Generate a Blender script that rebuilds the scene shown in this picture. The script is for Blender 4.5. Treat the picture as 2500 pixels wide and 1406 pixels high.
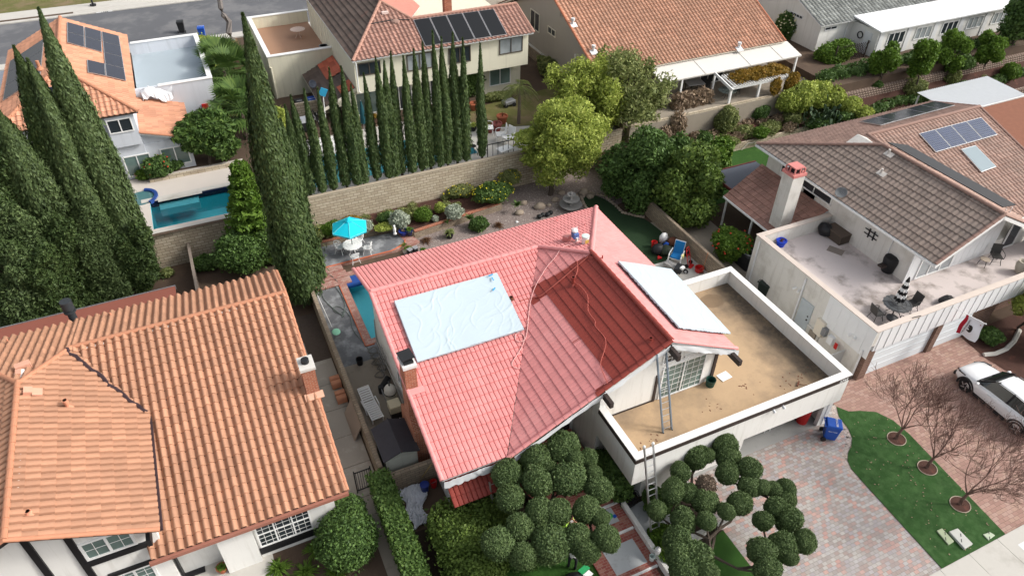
import bpy, bmesh, math, random
import numpy as np
from mathutils import Vector, Matrix
for o in list(bpy.data.objects): bpy.data.objects.remove(o)
S = bpy.context.scene; COL = S.collection
R_ = math.radians
# ---------------- camera ----------------
F_, PI_, RO_, YA_, CH = 1771.0, R_(39.39), R_(.715), R_(25.17), 28.0
def cam_axes():
    cp, sp = math.cos(PI_), math.sin(PI_); cy, sy = math.cos(YA_), math.sin(YA_); cr, sr = math.cos(RO_), math.sin(RO_)
    m = np.array([[cy, -sy, 0], [-sy*sp, -cy*sp, -cp], [sy*cp, cy*cp, -sp]])
    return np.array([[cr, -sr, 0], [sr, cr, 0], [0, 0, 1]]) @ m
CA = cam_axes()
cam = bpy.data.objects.new('camera', bpy.data.cameras.new('camera')); COL.objects.link(cam)
r, d, f = CA
cam.matrix_world = Matrix(((r[0], -d[0], -f[0], 0), (r[1], -d[1], -f[1], 0), (r[2], -d[2], -f[2], CH), (0, 0, 0, 1)))
cam.data.sensor_fit = 'HORIZONTAL'; cam.data.sensor_width = 36; cam.data.lens = F_/2500*36
cam.data.clip_start = .5; cam.data.clip_end = 3000; S.camera = cam
# ---------------- light ----------------
SUN_EL, SUN_AZ = R_(37), math.atan2(.91, -.41)     # azimuth measured from +Y towards +X
w = bpy.data.worlds.new('World'); S.world = w; w.use_nodes = True
nt = w.node_tree; bg = nt.nodes['Background']
sky = nt.nodes.new('ShaderNodeTexSky'); sky.sky_type = 'NISHITA'; sky.sun_disc = False
sky.sun_elevation = SUN_EL; sky.sun_rotation = SUN_AZ; sky.air_density = 1.2; sky.dust_density = 5; sky.ozone_density = 1
hs = nt.nodes.new('ShaderNodeHueSaturation'); hs.inputs['Saturation'].default_value = .30; hs.inputs['Value'].default_value = 1
nt.links.new(sky.outputs[0], hs.inputs['Color']); nt.links.new(hs.outputs[0], bg.inputs[0]); bg.inputs[1].default_value = .15
sl = bpy.data.lights.new('sun', 'SUN'); sl.energy = 1.5; sl.angle = R_(8); sl.color = (1, .95, .88)
so = bpy.data.objects.new('sun', sl); COL.objects.link(so)
so.rotation_euler = Vector((-math.sin(SUN_AZ)*math.cos(SUN_EL), -math.cos(SUN_AZ)*math.cos(SUN_EL), -math.sin(SUN_EL))).to_track_quat('-Z', 'Y').to_euler()
S.view_settings.view_transform = 'Standard'; S.view_settings.look = 'None'; S.view_settings.exposure = 0.55; S.view_settings.gamma = 1
# ---------------- geometry helpers ----------------
def ray(px, py): return CA.T @ np.array([(px-1250)/F_, (py-703)/F_, 1.])
def G(px, py, z=0.):                      # ground point of the site survey: photo pixel -> place at height z
    v = ray(px, py); t = (z-CH)/v[2]; return (v[0]*t, v[1]*t)
def GX(px, py, x): v = ray(px, py); t = x/v[0]; return (x, v[1]*t, CH+v[2]*t)
def GY(px, py, y): v = ray(px, py); t = y/v[1]; return (v[0]*t, y, CH+v[2]*t)
def GP(px, py, p0, n):
    v = ray(px, py); n = np.array(n, float); t = float(np.dot(np.array(p0)-np.array([0, 0, CH]), n)/np.dot(v, n)); return (v[0]*t, v[1]*t, CH+v[2]*t)
# ---------------- materials ----------------
MATS = {}
def _new(name):
    m = bpy.data.materials.new(name); m.use_nodes = True; n = m.node_tree.nodes; b = n['Principled BSDF']; return m, m.node_tree, n, b
def N(nt, t, **kw):
    x = nt.nodes.new('ShaderNode'+t)
    for k, v in kw.items(): setattr(x, k, v)
    return x
def L(nt, a, b): nt.links.new(a, b)
def math_n(nt, op, a, b=None):
    x = N(nt, 'Math', operation=op)
    for i, v in enumerate((a, b)):
        if v is None: continue
        if isinstance(v, (int, float)): x.inputs[i].default_value = v
        else: L(nt, v, x.inputs[i])
    return x.outputs[0]
def mixc(nt, f, a, b, bt='MIX'):
    x = N(nt, 'Mix', data_type='RGBA', blend_type=bt)
    for s, v in ((x.inputs[0], f), (x.inputs[6], a), (x.inputs[7], b)):
        if isinstance(v, (int, float)): s.default_value = v
        elif isinstance(v, tuple): s.default_value = (*v, 1)
        else: L(nt, v, s)
    return x.outputs[2]
def noise(nt, vec, scale, detail=4, rough=.6):
    x = N(nt, 'TexNoise'); x.inputs['Scale'].default_value = scale; x.inputs['Detail'].default_value = detail; x.inputs['Roughness'].default_value = rough
    L(nt, vec, x.inputs['Vector']); return x.outputs['Fac']
def ramp(nt, f, stops, interp='LINEAR'):
    x = N(nt, 'ValToRGB'); cr = x.color_ramp; cr.interpolation = interp
    while len(cr.elements) > 1: cr.elements.remove(cr.elements[0])
    for i, (p, c) in enumerate(stops):
        e = cr.elements[0] if i == 0 else cr.elements.new(p)
        e.position = p; e.color = (*c, 1) if len(c) == 3 else c
    L(nt, f, x.inputs[0]); return x.outputs[0]
def pos(nt): return N(nt, 'NewGeometry').outputs['Position']
def ocoord(nt): return N(nt, 'TexCoord').outputs['Object']
def bump(nt, b, h, s=.3, d=.02):
    x = N(nt, 'Bump'); x.inputs['Strength'].default_value = s; x.inputs['Distance'].default_value = d
    L(nt, h, x.inputs['Height']); L(nt, x.outputs[0], b.inputs['Normal'])
def sc(c, k): return tuple(min(1, max(0, v*k)) for v in c)
def mat(name, col, rough=.8, var=.12, scale=2., bmp=0., bscale=40., metal=0., stain=None, stain_scale=.6, stain_lo=.55, stain_hi=.75, spec=.3, coat=0., streak=None):
    if name in MATS: return MATS[name]
    m, t, n, b = _new(name); p = ocoord(t)
    a = noise(t, p, scale); c = mixc(t, a, sc(col, 1-var), sc(col, 1+var))
    f2 = noise(t, p, scale*14, 2); c = mixc(t, math_n(t, 'MULTIPLY', f2, .5), c, sc(col, 1-var*1.3))
    if stain:
        s = noise(t, p, stain_scale, 6, .65); s = ramp(t, s, [(stain_lo, (0, 0, 0)), (stain_hi, (1, 1, 1))])
        c = mixc(t, s, c, stain)
    if streak:
        mp = N(t, 'Mapping'); mp.inputs['Scale'].default_value = (4, 4, .22); L(t, pos(t), mp.inputs[0]); s = ramp(t, noise(t, mp.outputs[0], 1.1, 5, .7), [(.52, (0, 0, 0)), (.78, (1, 1, 1))]); c = mixc(t, math_n(t, 'MULTIPLY', s, .6), c, streak)
    L(t, c, b.inputs['Base Color']); b.inputs['Roughness'].default_value = rough; b.inputs['Metallic'].default_value = metal
    b.inputs['Specular IOR Level'].default_value = spec
    if coat: b.inputs['Coat Weight'].default_value = coat; b.inputs['Coat Roughness'].default_value = .03
    if bmp: bump(t, b, noise(t, p, bscale, 3), bmp, .02)
    MATS[name] = m; return m
def boxvec(t):
    g = N(t, 'NewGeometry'); p = N(t, 'SeparateXYZ'); L(t, g.outputs['Position'], p.inputs[0])
    nn = N(t, 'SeparateXYZ'); L(t, g.outputs['Normal'], nn.inputs[0])
    ax = math_n(t, 'GREATER_THAN', math_n(t, 'ABSOLUTE', nn.outputs[0]), .6); az = math_n(t, 'GREATER_THAN', math_n(t, 'ABSOLUTE', nn.outputs[2]), .6)
    def mixf(f, a, bb):
        x = N(t, 'Mix', data_type='FLOAT'); L(t, f, x.inputs[0]); L(t, a, x.inputs[2]); L(t, bb, x.inputs[3]); return x.outputs[0]
    u = mixf(ax, p.outputs[0], p.outputs[1]); v = mixf(az, p.outputs[2], p.outputs[1])
    c = N(t, 'CombineXYZ'); L(t, u, c.inputs[0]); L(t, v, c.inputs[1]); return c.outputs[0], g.outputs['Position']
def brick(name, tones, mortar, bw, rh, ms=.012, rough=.9, bmp=.5, offset=.5, rot=0, dirt=None, dirt_scale=.5, bias=0., sq=(1, 2), dlo=.5, dhi=.8):
    """tones: list of colours picked per brick"""
    m, t, n, b = _new(name); v, p = boxvec(t)
    if rot:
        mp = N(t, 'Mapping'); mp.inputs['Rotation'].default_value[2] = rot; L(t, v, mp.inputs[0]); v = mp.outputs[0]
    k = N(t, 'TexBrick'); L(t, v, k.inputs['Vector'])
    k.inputs['Color1'].default_value = (0, 0, 0, 1); k.inputs['Color2'].default_value = (1, 1, 1, 1); k.inputs['Mortar'].default_value = (.5, .5, .5, 1)
    k.inputs['Scale'].default_value = 1; k.inputs['Brick Width'].default_value = bw; k.inputs['Row Height'].default_value = rh
    k.inputs['Mortar Size'].default_value = ms; k.inputs['Mortar Smooth'].default_value = .2; k.offset = offset; k.inputs['Bias'].default_value = bias
    c = ramp(t, k.outputs['Color'], [(i/len(tones), x) for i, x in enumerate(tones)], 'CONSTANT')
    nz = noise(t, p, 9, 4); c = mixc(t, math_n(t, 'MULTIPLY', nz, .55), c, sc(tones[0], .55))
    c = mixc(t, k.outputs['Fac'], c, mortar)
    if dirt:
        s = ramp(t, noise(t, p, dirt_scale, 6, .6), [(dlo, (0, 0, 0)), (dhi, (1, 1, 1))]); c = mixc(t, math_n(t, 'MULTIPLY', s, .75), c, dirt)
    L(t, c, b.inputs['Base Color']); b.inputs['Roughness'].default_value = rough; b.inputs['Specular IOR Level'].default_value = .2
    h = math_n(t, 'SUBTRACT', math_n(t, 'MULTIPLY', nz, .3), k.outputs['Fac']); bump(t, b, h, bmp, .015)
    MATS[name] = m; return m
def tile_mat(name, col, var=.18, stain=None, slo=.5, shi=.72, sscale=.5, rough=.75, paint=None, streak=.0):
    m, t, n, b = _new(name); p = pos(t)
    at = N(t, 'Attribute'); at.attribute_name = 'rnd'; f = at.outputs['Fac']
    c = mixc(t, f, sc(col, 1-var), sc(col, 1+var))
    c = mixc(t, math_n(t, 'MULTIPLY', noise(t, p, 22, 3), .45), c, sc(col, .72))
    if stain:
        s = ramp(t, noise(t, p, sscale, 6, .65), [(slo, (0, 0, 0)), (shi, (1, 1, 1))]); c = mixc(t, math_n(t, 'MULTIPLY', s, .8), c, stain)
    if paint:
        a2 = N(t, 'Attribute'); a2.attribute_name = 'paint'
        pc = mixc(t, noise(t, p, 1.3, 4), sc(paint, .85), sc(paint, 1.2)); c = mixc(t, a2.outputs['Fac'], c, pc)
        r_ = math_n(t, 'SUBTRACT', rough, math_n(t, 'MULTIPLY', a2.outputs['Fac'], .3)); L(t, r_, b.inputs['Roughness'])
    else: b.inputs['Roughness'].default_value = rough
    L(t, c, b.inputs['Base Color']); b.inputs['Specular IOR Level'].default_value = .25
    bump(t, b, noise(t, p, 60, 2), .25, .006)
    MATS[name] = m; return m
def leaf_mat(name, cols, trans=.25, rough=.6):
    m, t, n, b = _new(name)
    g = N(t, 'NewGeometry'); oi = N(t, 'ObjectInfo')
    f = math_n(t, 'ADD', math_n(t, 'MULTIPLY', g.outputs['Random Per Island'], .62), math_n(t, 'MULTIPLY', noise(t, g.outputs['Position'], 1.6, 3), .55))
    f = math_n(t, 'SUBTRACT', f, .1)
    k = len(cols); c = ramp(t, f, [(i/max(1, k-1), x) for i, x in enumerate(cols)])
    c = mixc(t, math_n(t, 'MULTIPLY', oi.outputs['Random'], .35), c, sc(cols[len(cols)//2], .9))
    L(t, c, b.inputs['Base Color']); b.inputs['Roughness'].default_value = rough; b.inputs['Specular IOR Level'].default_value = .25
    tr = N(t, 'BsdfTranslucent'); L(t, c, tr.inputs[0]); mx = N(t, 'MixShader'); mx.inputs[0].default_value = trans
    L(t, b.outputs[0], mx.inputs[1]); L(t, tr.outputs[0], mx.inputs[2]); L(t, mx.outputs[0], n['Material Output'].inputs[0])
    MATS[name] = m; return m
def glass_mat(name, col=(.02, .025, .03), rough=.08):
    m, t, n, b = _new(name); p = pos(t)
    c = mixc(t, noise(t, p, .8, 2), sc(col, .6), sc(col, 2.2)); L(t, c, b.inputs['Base Color']); b.inputs['Roughness'].default_value = rough; b.inputs['Specular IOR Level'].default_value = .6
    MATS[name] = m; return m
def water_mat(name, tint):
    m, t, n, b = _new(name); n.remove(b)
    tp = N(t, 'BsdfTransparent'); tp.inputs[0].default_value = (*tint, 1)
    gl = N(t, 'BsdfGlossy'); gl.inputs['Roughness'].default_value = .04; fr = N(t, 'Fresnel'); fr.inputs[0].default_value = 1.33
    bp = N(t, 'Bump'); bp.inputs['Strength'].default_value = .12; bp.inputs['Distance'].default_value = .05; L(t, noise(t, pos(t), 2.5, 3), bp.inputs['Height'])
    L(t, bp.outputs[0], gl.inputs['Normal']); L(t, bp.outputs[0], fr.inputs['Normal'])
    mx = N(t, 'MixShader'); L(t, fr.outputs[0], mx.inputs[0]); L(t, tp.outputs[0], mx.inputs[1]); L(t, gl.outputs[0], mx.inputs[2]); L(t, mx.outputs[0], n['Material Output'].inputs[0])
    MATS[name] = m; return m
# ---------------- objects ----------------
ORG = {}
def org(o):
    v = Vector((0, 0, 0))
    while o is not None: v = v+o.location; o = o.parent
    return v
def tag(o, label=None, cat=None, group=None, kind=None):
    if label: o['label'] = label
    if cat: o['category'] = cat
    if group: o['group'] = group
    if kind: o['kind'] = kind
    return o
def thing(name, label, cat, loc=(0, 0, 0), rz=0, group=None, kind=None):
    o = bpy.data.objects.new(name, None); COL.objects.link(o); o.location = loc; o.rotation_euler = (0, 0, rz); o.empty_display_size = .1
    return tag(o, label, cat, group, kind)
def link_mesh(name, me, m, parent=None, loc=None):
    o = bpy.data.objects.new(name, me); COL.objects.link(o)
    if m is not None and len(me.materials) == 0:
        for q in (m if isinstance(m, (list, tuple)) else [m]): me.materials.append(q)
    if parent is not None: o.parent = parent
    if loc is not None: o.location = loc
    return o
def dup(root, loc, rz=None, label=None, scale=None, group=None):
    def cp(o, par):
        c = o.copy(); COL.objects.link(c); c.parent = par
        for ch in o.children: cp(ch, c)
        return c
    kids = list(root.children); r2 = root.copy(); COL.objects.link(r2); r2.location = loc
    for k in kids: cp(k, r2)
    if rz is not None: r2.rotation_euler = (0, 0, rz)
    if label: r2['label'] = label
    if scale: r2.scale = (scale,)*3 if isinstance(scale, (int, float)) else scale
    if group: r2['group'] = group
    return r2
class MB:
    def __init__(s): s.v = []; s.f = []; s.mi = []; s.k = 0
    def add(s, vs, fs):
        b = len(s.v); s.v += [tuple(map(float, v)) for v in vs]; s.f += [tuple(b+i for i in q) for q in fs]; s.mi += [s.k]*len(fs); return s
    def box(s, x0, x1, y0, y1, z0, z1):
        return s.add([(x0, y0, z0), (x1, y0, z0), (x1, y1, z0), (x0, y1, z0), (x0, y0, z1), (x1, y0, z1), (x1, y1, z1), (x0, y1, z1)],
                     [(3, 2, 1, 0), (4, 5, 6, 7), (0, 1, 5, 4), (1, 2, 6, 5), (2, 3, 7, 6), (3, 0, 4, 7)])
    def obox(s, c, size, rx=0, ry=0, rz=0):
        m = Matrix.Rotation(rz, 3, 'Z') @ Matrix.Rotation(ry, 3, 'Y') @ Matrix.Rotation(rx, 3, 'X'); h = Vector(size)/2; vs = []
        for z in (-1, 1):
            for x, y in ((-1, -1), (1, -1), (1, 1), (-1, 1)): vs.append(Vector(c)+m @ Vector((x*h.x, y*h.y, z*h.z)))
        return s.add(vs, [(3, 2, 1, 0), (4, 5, 6, 7), (0, 1, 5, 4), (1, 2, 6, 5), (2, 3, 7, 6), (3, 0, 4, 7)])
    def beam(s, p0, p1, w, h):
        p0, p1 = Vector(p0), Vector(p1); d = (p1-p0).normalized(); up = Vector((0, 0, 1)) if abs(d.z) < .95 else Vector((0, 1, 0))
        a = d.cross(up).normalized()*w/2; b = a.cross(d).normalized()*h/2
        vs = [p+q for p in (p0, p1) for q in (-a-b, a-b, a+b, -a+b)]
        return s.add(vs, [(3, 2, 1, 0), (4, 5, 6, 7), (0, 1, 5, 4), (1, 2, 6, 5), (2, 3, 7, 6), (3, 0, 4, 7)])
    def prism(s, poly, z0, z1):              # poly in xy
        n = len(poly); return s.add([(x, y, z0) for x, y in poly]+[(x, y, z1) for x, y in poly], [tuple(range(n))[::-1], tuple(range(n, 2*n))]+[(i, (i+1) % n, n+(i+1) % n, n+i) for i in range(n)])
    def prismx(s, poly, x0, x1):             # poly in yz
        n = len(poly); return s.add([(x0, y, z) for y, z in poly]+[(x1, y, z) for y, z in poly], [tuple(range(n))[::-1], tuple(range(n, 2*n))]+[(i, (i+1) % n, n+(i+1) % n, n+i) for i in range(n)])
    def prismy(s, poly, y0, y1):             # poly in xz
        n = len(poly); return s.add([(x, y0, z) for x, z in poly]+[(x, y1, z) for x, z in poly], [tuple(range(n)), tuple(range(n, 2*n))[::-1]]+[(i, n+i, n+(i+1) % n, (i+1) % n) for i in range(n)])
    def slab(s, pts, n, t):                  # polygon extruded along -n*t
        n = Vector(n).normalized()*t; k = len(pts); P = [Vector(p) for p in pts]
        return s.add(P+[p-n for p in P], [tuple(range(k)), tuple(range(k, 2*k))[::-1]]+[(i, k+i, k+(i+1) % k, (i+1) % k) for i in range(k)])
    def cyl(s, p0, p1, r0, r1=None, n=10, cap=True):
        r1 = r0 if r1 is None else r1; p0, p1 = Vector(p0), Vector(p1); d = p1-p0
        if d.length < 1e-6: return s
        q = d.to_track_quat('Z', 'Y'); vs = []
        for p, r in ((p0, r0), (p1, r1)):
            for i in range(n): a = 2*math.pi*i/n; vs.append(p+q @ Vector((r*math.cos(a), r*math.sin(a), 0)))
        fs = [(i, (i+1) % n, n+(i+1) % n, n+i) for i in range(n)]
        if cap: fs += [tuple(range(n))[::-1], tuple(range(n, 2*n))]
        return s.add(vs, fs)
    def tube(s, pts, r, n=6):
        P = [Vector(p) for p in pts]; rs = r if isinstance(r, (list, tuple)) else [r]*len(P); vs = []
        for i, p in enumerate(P):
            d = (P[min(i+1, len(P)-1)]-P[max(i-1, 0)]); q = d.to_track_quat('Z', 'Y')
            for k in range(n): a = 2*math.pi*k/n; vs.append(p+q @ Vector((rs[i]*math.cos(a), rs[i]*math.sin(a), 0)))
        fs = [(i*n+k, i*n+(k+1) % n, (i+1)*n+(k+1) % n, (i+1)*n+k) for i in range(len(P)-1) for k in range(n)]
        fs += [tuple(range(n))[::-1], tuple(range((len(P)-1)*n, len(P)*n))]
        return s.add(vs, fs)
    def lathe(s, prof, c=(0, 0, 0), n=16, sx=1, sy=1):   # prof [(r,z)]
        vs = []
        for r, z in prof:
            for k in range(n): a = 2*math.pi*k/n; vs.append((c[0]+r*math.cos(a)*sx, c[1]+r*math.sin(a)*sy, c[2]+z))
        m = len(prof); fs = [(i*n+k, i*n+(k+1) % n, (i+1)*n+(k+1) % n, (i+1)*n+k) for i in range(m-1) for k in range(n)]
        fs += [tuple(range(n))[::-1], tuple(range((m-1)*n, m*n))]
        return s.add(vs, fs)
    def blob(s, c, r, n=10, m=6, jit=0., seed=0):
        rg = random.Random(seed); vs = [(c[0], c[1], c[2]-r[2])]
        for i in range(1, m):
            ph = -math.pi/2+math.pi*i/m
            for k in range(n):
                a = 2*math.pi*k/n; j = 1+rg.uniform(-jit, jit); vs.append((c[0]+r[0]*math.cos(ph)*math.cos(a)*j, c[1]+r[1]*math.cos(ph)*math.sin(a)*j, c[2]+r[2]*math.sin(ph)*j))
        vs.append((c[0], c[1], c[2]+r[2])); T = len(vs)-1
        fs = [(0, 1+(k+1) % n, 1+k) for k in range(n)]+[(T, 1+(m-2)*n+k, 1+(m-2)*n+(k+1) % n) for k in range(n)]
        fs += [(1+i*n+k, 1+i*n+(k+1) % n, 1+(i+1)*n+(k+1) % n, 1+(i+1)*n+k) for i in range(m-2) for k in range(n)]
        return s.add(vs, fs)
    def build(s, name, m, parent=None, smooth=False, bevel=0, local=False):
        me = bpy.data.meshes.new(name); o0 = Vector((0, 0, 0)) if (parent is None or local) else org(parent)
        me.from_pydata([Vector(v)-o0 for v in s.v], [], s.f)
        if isinstance(m, (list, tuple)): me.polygons.foreach_set('material_index', s.mi)
        bm = bmesh.new(); bm.from_mesh(me); bmesh.ops.recalc_face_normals(bm, faces=bm.faces)
        if bevel: bmesh.ops.bevel(bm, geom=[e for e in bm.edges if len(e.link_faces) == 2 and e.calc_face_angle(0) > .6], offset=bevel, segments=2, affect='EDGES', profile=.5)
        bm.to_mesh(me); bm.free()
        if smooth:
            me.polygons.foreach_set('use_smooth', [True]*len(me.polygons))
            if smooth != True: me.set_sharp_from_angle(angle=R_(smooth))
        return link_mesh(name, me, m, parent)
def single(mb, name, m, label, cat, group=None, loc=None, **kw):
    """a thing that is one mesh; its origin is put at loc"""
    o = mb.build(name, m, None, **kw)
    if loc is not None: o.data.transform(Matrix.Translation(-Vector(loc))); o.location = loc
    return tag(o, label, cat, group)
def quads_mesh(name, V):
    n = len(V)//4; me = bpy.data.meshes.new(name); me.vertices.add(4*n); me.vertices.foreach_set('co', V.astype(np.float32).ravel())
    me.loops.add(4*n); me.loops.foreach_set('vertex_index', np.arange(4*n, dtype=np.int32)); me.polygons.add(n)
    me.polygons.foreach_set('loop_start', np.arange(0, 4*n, 4, dtype=np.int32)); me.update(calc_edges=True); return me
def text_mesh(txt, size, name='lettering', extr=.004):
    c = bpy.data.curves.new(name, 'FONT'); c.body = txt; c.size = size; c.extrude = extr; c.align_x = 'CENTER'; c.align_y = 'CENTER'
    o = bpy.data.objects.new(name, c); COL.objects.link(o); dg = bpy.context.evaluated_depsgraph_get(); dg.update()
    me = bpy.data.meshes.new_from_object(o.evaluated_get(dg)); bpy.data.objects.remove(o); me.name = name; me.materials.clear(); return me
# ---------------- roofs ----------------
def prof_S(u, amp):                       # tall barrel + pan
    return amp*(math.sin(math.pi*u/.62) if u < .62 else -.25*math.sin(math.pi*(u-.62)/.38))
def prof_low(u, amp): return amp*(1 if u < .14 else (.35 if .45 < u < .58 else 0))
def prof_P(u, amp): return amp*(-1.6 if u < .1 else (.5+.5*math.sin(math.pi*(u-.1)/.9)))
def prof_B(u, amp): return amp*(math.sin(math.pi*u/.7) if u < .7 else -.45*math.sin(math.pi*(u-.7)/.3))
def prof_G(u, amp): return amp*(-.9 if u < .12 else math.sin(math.pi*(u-.12)/.88)**.5)
def prof_flat(u, amp): return amp*(1 if u < .07 else 0)
def tile_plane(parent, poly, m, W=.33, Lc=.42, amp=.06, thick=.035, prof=prof_S, samp=6, stagger=0., name='roof', paint=None, seed=1, under=.14, under_m=None, acc=None):
    P = [np.array(p, float) for p in poly]; n = np.zeros(3)
    for i in range(len(P)): n += np.cross(P[i], P[(i+1) % len(P)])
    if n[2] < 0: P = P[::-1]; n = -n
    n /= np.linalg.norm(n); u = np.array([0, 0, 1.])-n*n[2]; u /= np.linalg.norm(u); a = np.cross(u, n)
    o = P[0]; A = [float(np.dot(p-o, a)) for p in P]; B = [float(np.dot(p-o, u)) for p in P]
    b0, b1, a0, a1 = min(B), max(B), min(A), max(A); rg = np.random.RandomState(seed)
    us = np.linspace(0, 1, samp, endpoint=False); h1 = np.array([prof(x, amp) for x in us]); nw = int((a1-a0)/W)+3
    V, Fc, rn = [], [], []
    nc = int((b1-b0)/Lc)+1
    aa = np.concatenate([(k+us)*W for k in range(nw)]); hh = np.tile(h1, nw); m_ = len(aa)
    for c in range(nc):
        bb = b0+c*Lc; off = a0-W*1.0+(stagger*W if c % 2 else 0); r = rg.rand(nw); base = len(V)*1
        for row, (db, dh) in enumerate(((0, -.02), (0, thick), (Lc+.0, 0.004))):
            for i in range(m_): V.append(o+a*(off+aa[i])+u*(bb+db)+n*(hh[i]*(1 if row else 1)+dh))
        for row in range(2):
            for i in range(m_-1): q = base+row*m_+i; Fc.append((q, q+1, q+m_+1, q+m_)); rn.append(r[i//samp])
    me = bpy.data.meshes.new(name); oo = org(parent) if parent is not None else Vector((0, 0, 0)); oo = np.array(oo)
    me.from_pydata([tuple(v-oo) for v in V], [], Fc)
    at = me.attributes.new('rnd', 'FLOAT', 'FACE'); at.data.foreach_set('value', rn)
    if paint:
        pv = []
        V2 = np.array(V)
        for q in Fc:
            ctr = V2[list(q)].mean(0); pv.append(1. if paint(ctr) else 0.)
        at2 = me.attributes.new('paint', 'FLOAT', 'FACE'); at2.data.foreach_set('value', pv)
    bm = bmesh.new(); bm.from_mesh(me)
    for i in range(len(P)):
        e = P[(i+1) % len(P)]-P[i]
        if np.linalg.norm(e) < 1e-6: continue
        nn = np.cross(e, n); nn /= np.linalg.norm(nn)
        bmesh.ops.bisect_plane(bm, geom=bm.verts[:]+bm.edges[:]+bm.faces[:], plane_co=Vector(P[i]-oo), plane_no=Vector(nn), clear_outer=True, clear_inner=False)
    bm.to_mesh(me); bm.free()
    ob = link_mesh(name, me, m, parent)
    ob['_n'] = 0
    del ob['_n']
    return ob, P, n, u, a
def join_meshes(name, obs, m, parent):
    bm = bmesh.new()
    for o in obs: bm.from_mesh(o.data)
    me = bpy.data.meshes.new(name); bm.to_mesh(me); bm.free()
    for o in obs: bpy.data.objects.remove(o)
    return link_mesh(name, me, m, parent)
def ridge_caps(mb, p0, p1, r=.13, seg=.42, lift=.03):
    p0, p1 = Vector(p0), Vector(p1); d = p1-p0; n = max(1, int(round(d.length/seg))); q = d.to_track_quat('Z', 'Y'); dn = d.normalized()
    up = (Vector((0, 0, 1))-dn*dn.z).normalized(); sd = dn.cross(up)
    for i in range(n):
        a, b = p0+d*i/n, p0+d*((i+1.08)/n); K = 7; vs = []
        for p, rr in ((a, r), (b, r*.84)):
            for k in range(K+1): t = math.pi*(k/K*1.16-.08); vs.append(p+sd*(rr*math.cos(t))+up*(rr*math.sin(t)*.85+lift-.02))
        mb.add(vs, [(k, k+1, K+2+k, K+1+k) for k in range(K)]+[tuple(range(K+1))[::-1], tuple(range(K+1, 2*K+2))])
def window(parent, axis, c, u0, u1, z0, z1, face, fm, gm, nx=2, nz=1, fw=.07, grid=0, name='window', gcol=None):
    """axis 'y': wall plane y=c, u along x; axis 'x': wall plane x=c, u along y; face: outward sign"""
    f = MB(); g = MB(); e0, e1 = sorted((c, c+face*.06)); g0, g1 = sorted((c, c+face*.02))
    def bx(mb, a0, a1, b0, b1, q0, q1):
        if axis == 'y': mb.box(a0, a1, q0, q1, b0, b1)
        else: mb.box(q0, q1, a0, a1, b0, b1)
    bx(f, u0, u0+fw, z0, z1, e0, e1); bx(f, u1-fw, u1, z0, z1, e0, e1); bx(f, u0+fw, u1-fw, z0, z0+fw, e0, e1); bx(f, u0+fw, u1-fw, z1-fw, z1, e0, e1)
    for i in range(1, nx): u = u0+(u1-u0)*i/nx; bx(f, u-fw*.45, u+fw*.45, z0+fw, z1-fw, e0, e1)
    for i in range(1, nz): z = z0+(z1-z0)*i/nz; bx(f, u0+fw, u1-fw, z-fw*.35, z+fw*.35, e0+.005, e1-.005)
    if grid:
        d0, d1 = sorted((c+face*.02, c+face*.035)); k = max(1, int((u1-u0)/grid)); kz = max(1, int((z1-z0)/grid))
        for i in range(1, k): u = u0+(u1-u0)*i/k; bx(f, u-.009, u+.009, z0+fw, z1-fw, d0, d1)
        for i in range(1, kz): z = z0+(z1-z0)*i/kz; bx(f, u0+fw, u1-fw, z-.009, z+.009, d0+.003, d1+.003)
    o = f.build(name, fm, parent)
    bx(g, u0+.02, u1-.02, z0+.02, z1-.02, g0-.03 if face > 0 else g0, g1 if face > 0 else g1+.03)
    p = g.build('pane', gm, None)
    me = p.data; me.transform(Matrix.Translation(-org(o))); p.parent = o
    return o
# ================= materials =================
STUC = mat('white_stucco', (.76, .75, .72), .9, .04, 1.2, .35, 45, stain=(.5, .47, .42), stain_lo=.62, stain_hi=.95, streak=(.5, .48, .43))
STUC_W = mat('aged_stucco', (.66, .64, .6), .9, .08, .9, .3, 45, stain=(.4, .37, .32), stain_scale=.8, stain_lo=.5, stain_hi=.85, streak=(.38, .35, .31))
STUC_C = mat('cream_stucco', (.68, .65, .52), .9, .04, 1, .3, 45, streak=(.48, .45, .36))
STUC_G = mat('taupe_stucco', (.37, .33, .29), .9, .06, .8, .3, 45)
STUC_B = mat('pale_blue_stucco', (.58, .61, .66), .9, .05, 1, .3, 45, streak=(.42, .45, .48))
WHITE = mat('white_paint', (.8, .8, .79), .5, .03)
OFFW = mat('offwhite_panel', (.62, .6, .56), .6, .06)
WHITE2 = mat('white_siding', (.72, .73, .74), .6, .04)
CREAM = mat('cream_paint', (.72, .66, .56), .6, .05)
BLACK = mat('black_paint', (.015, .015, .017), .5, .2)
DKBROWN = mat('dark_brown_paint', (.045, .032, .028), .6, .15)
GREYM = mat('grey_metal', (.33, .34, .36), .45, .1, metal=.6)
ALU = mat('aluminium', (.62, .63, .64), .35, .1, metal=.8)
DARK = mat('dark_plastic', (.02, .021, .023), .5, .2)
BLUEP = mat('blue_plastic', (.015, .09, .45), .4, .08)
REDP = mat('red_plastic', (.5, .02, .02), .4, .1)
WOOD = mat('weathered_wood', (.22, .17, .13), .9, .2, 5)
RUST = mat('rusty_metal', (.16, .06, .035), .9, .3, 8)
GLASS = glass_mat('dark_window_glass'); GLASS_G = glass_mat('green_window_glass', (.09, .13, .12), .1); GLASS_B = glass_mat('curtained_window_glass', (.22, .24, .25), .15)
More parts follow.
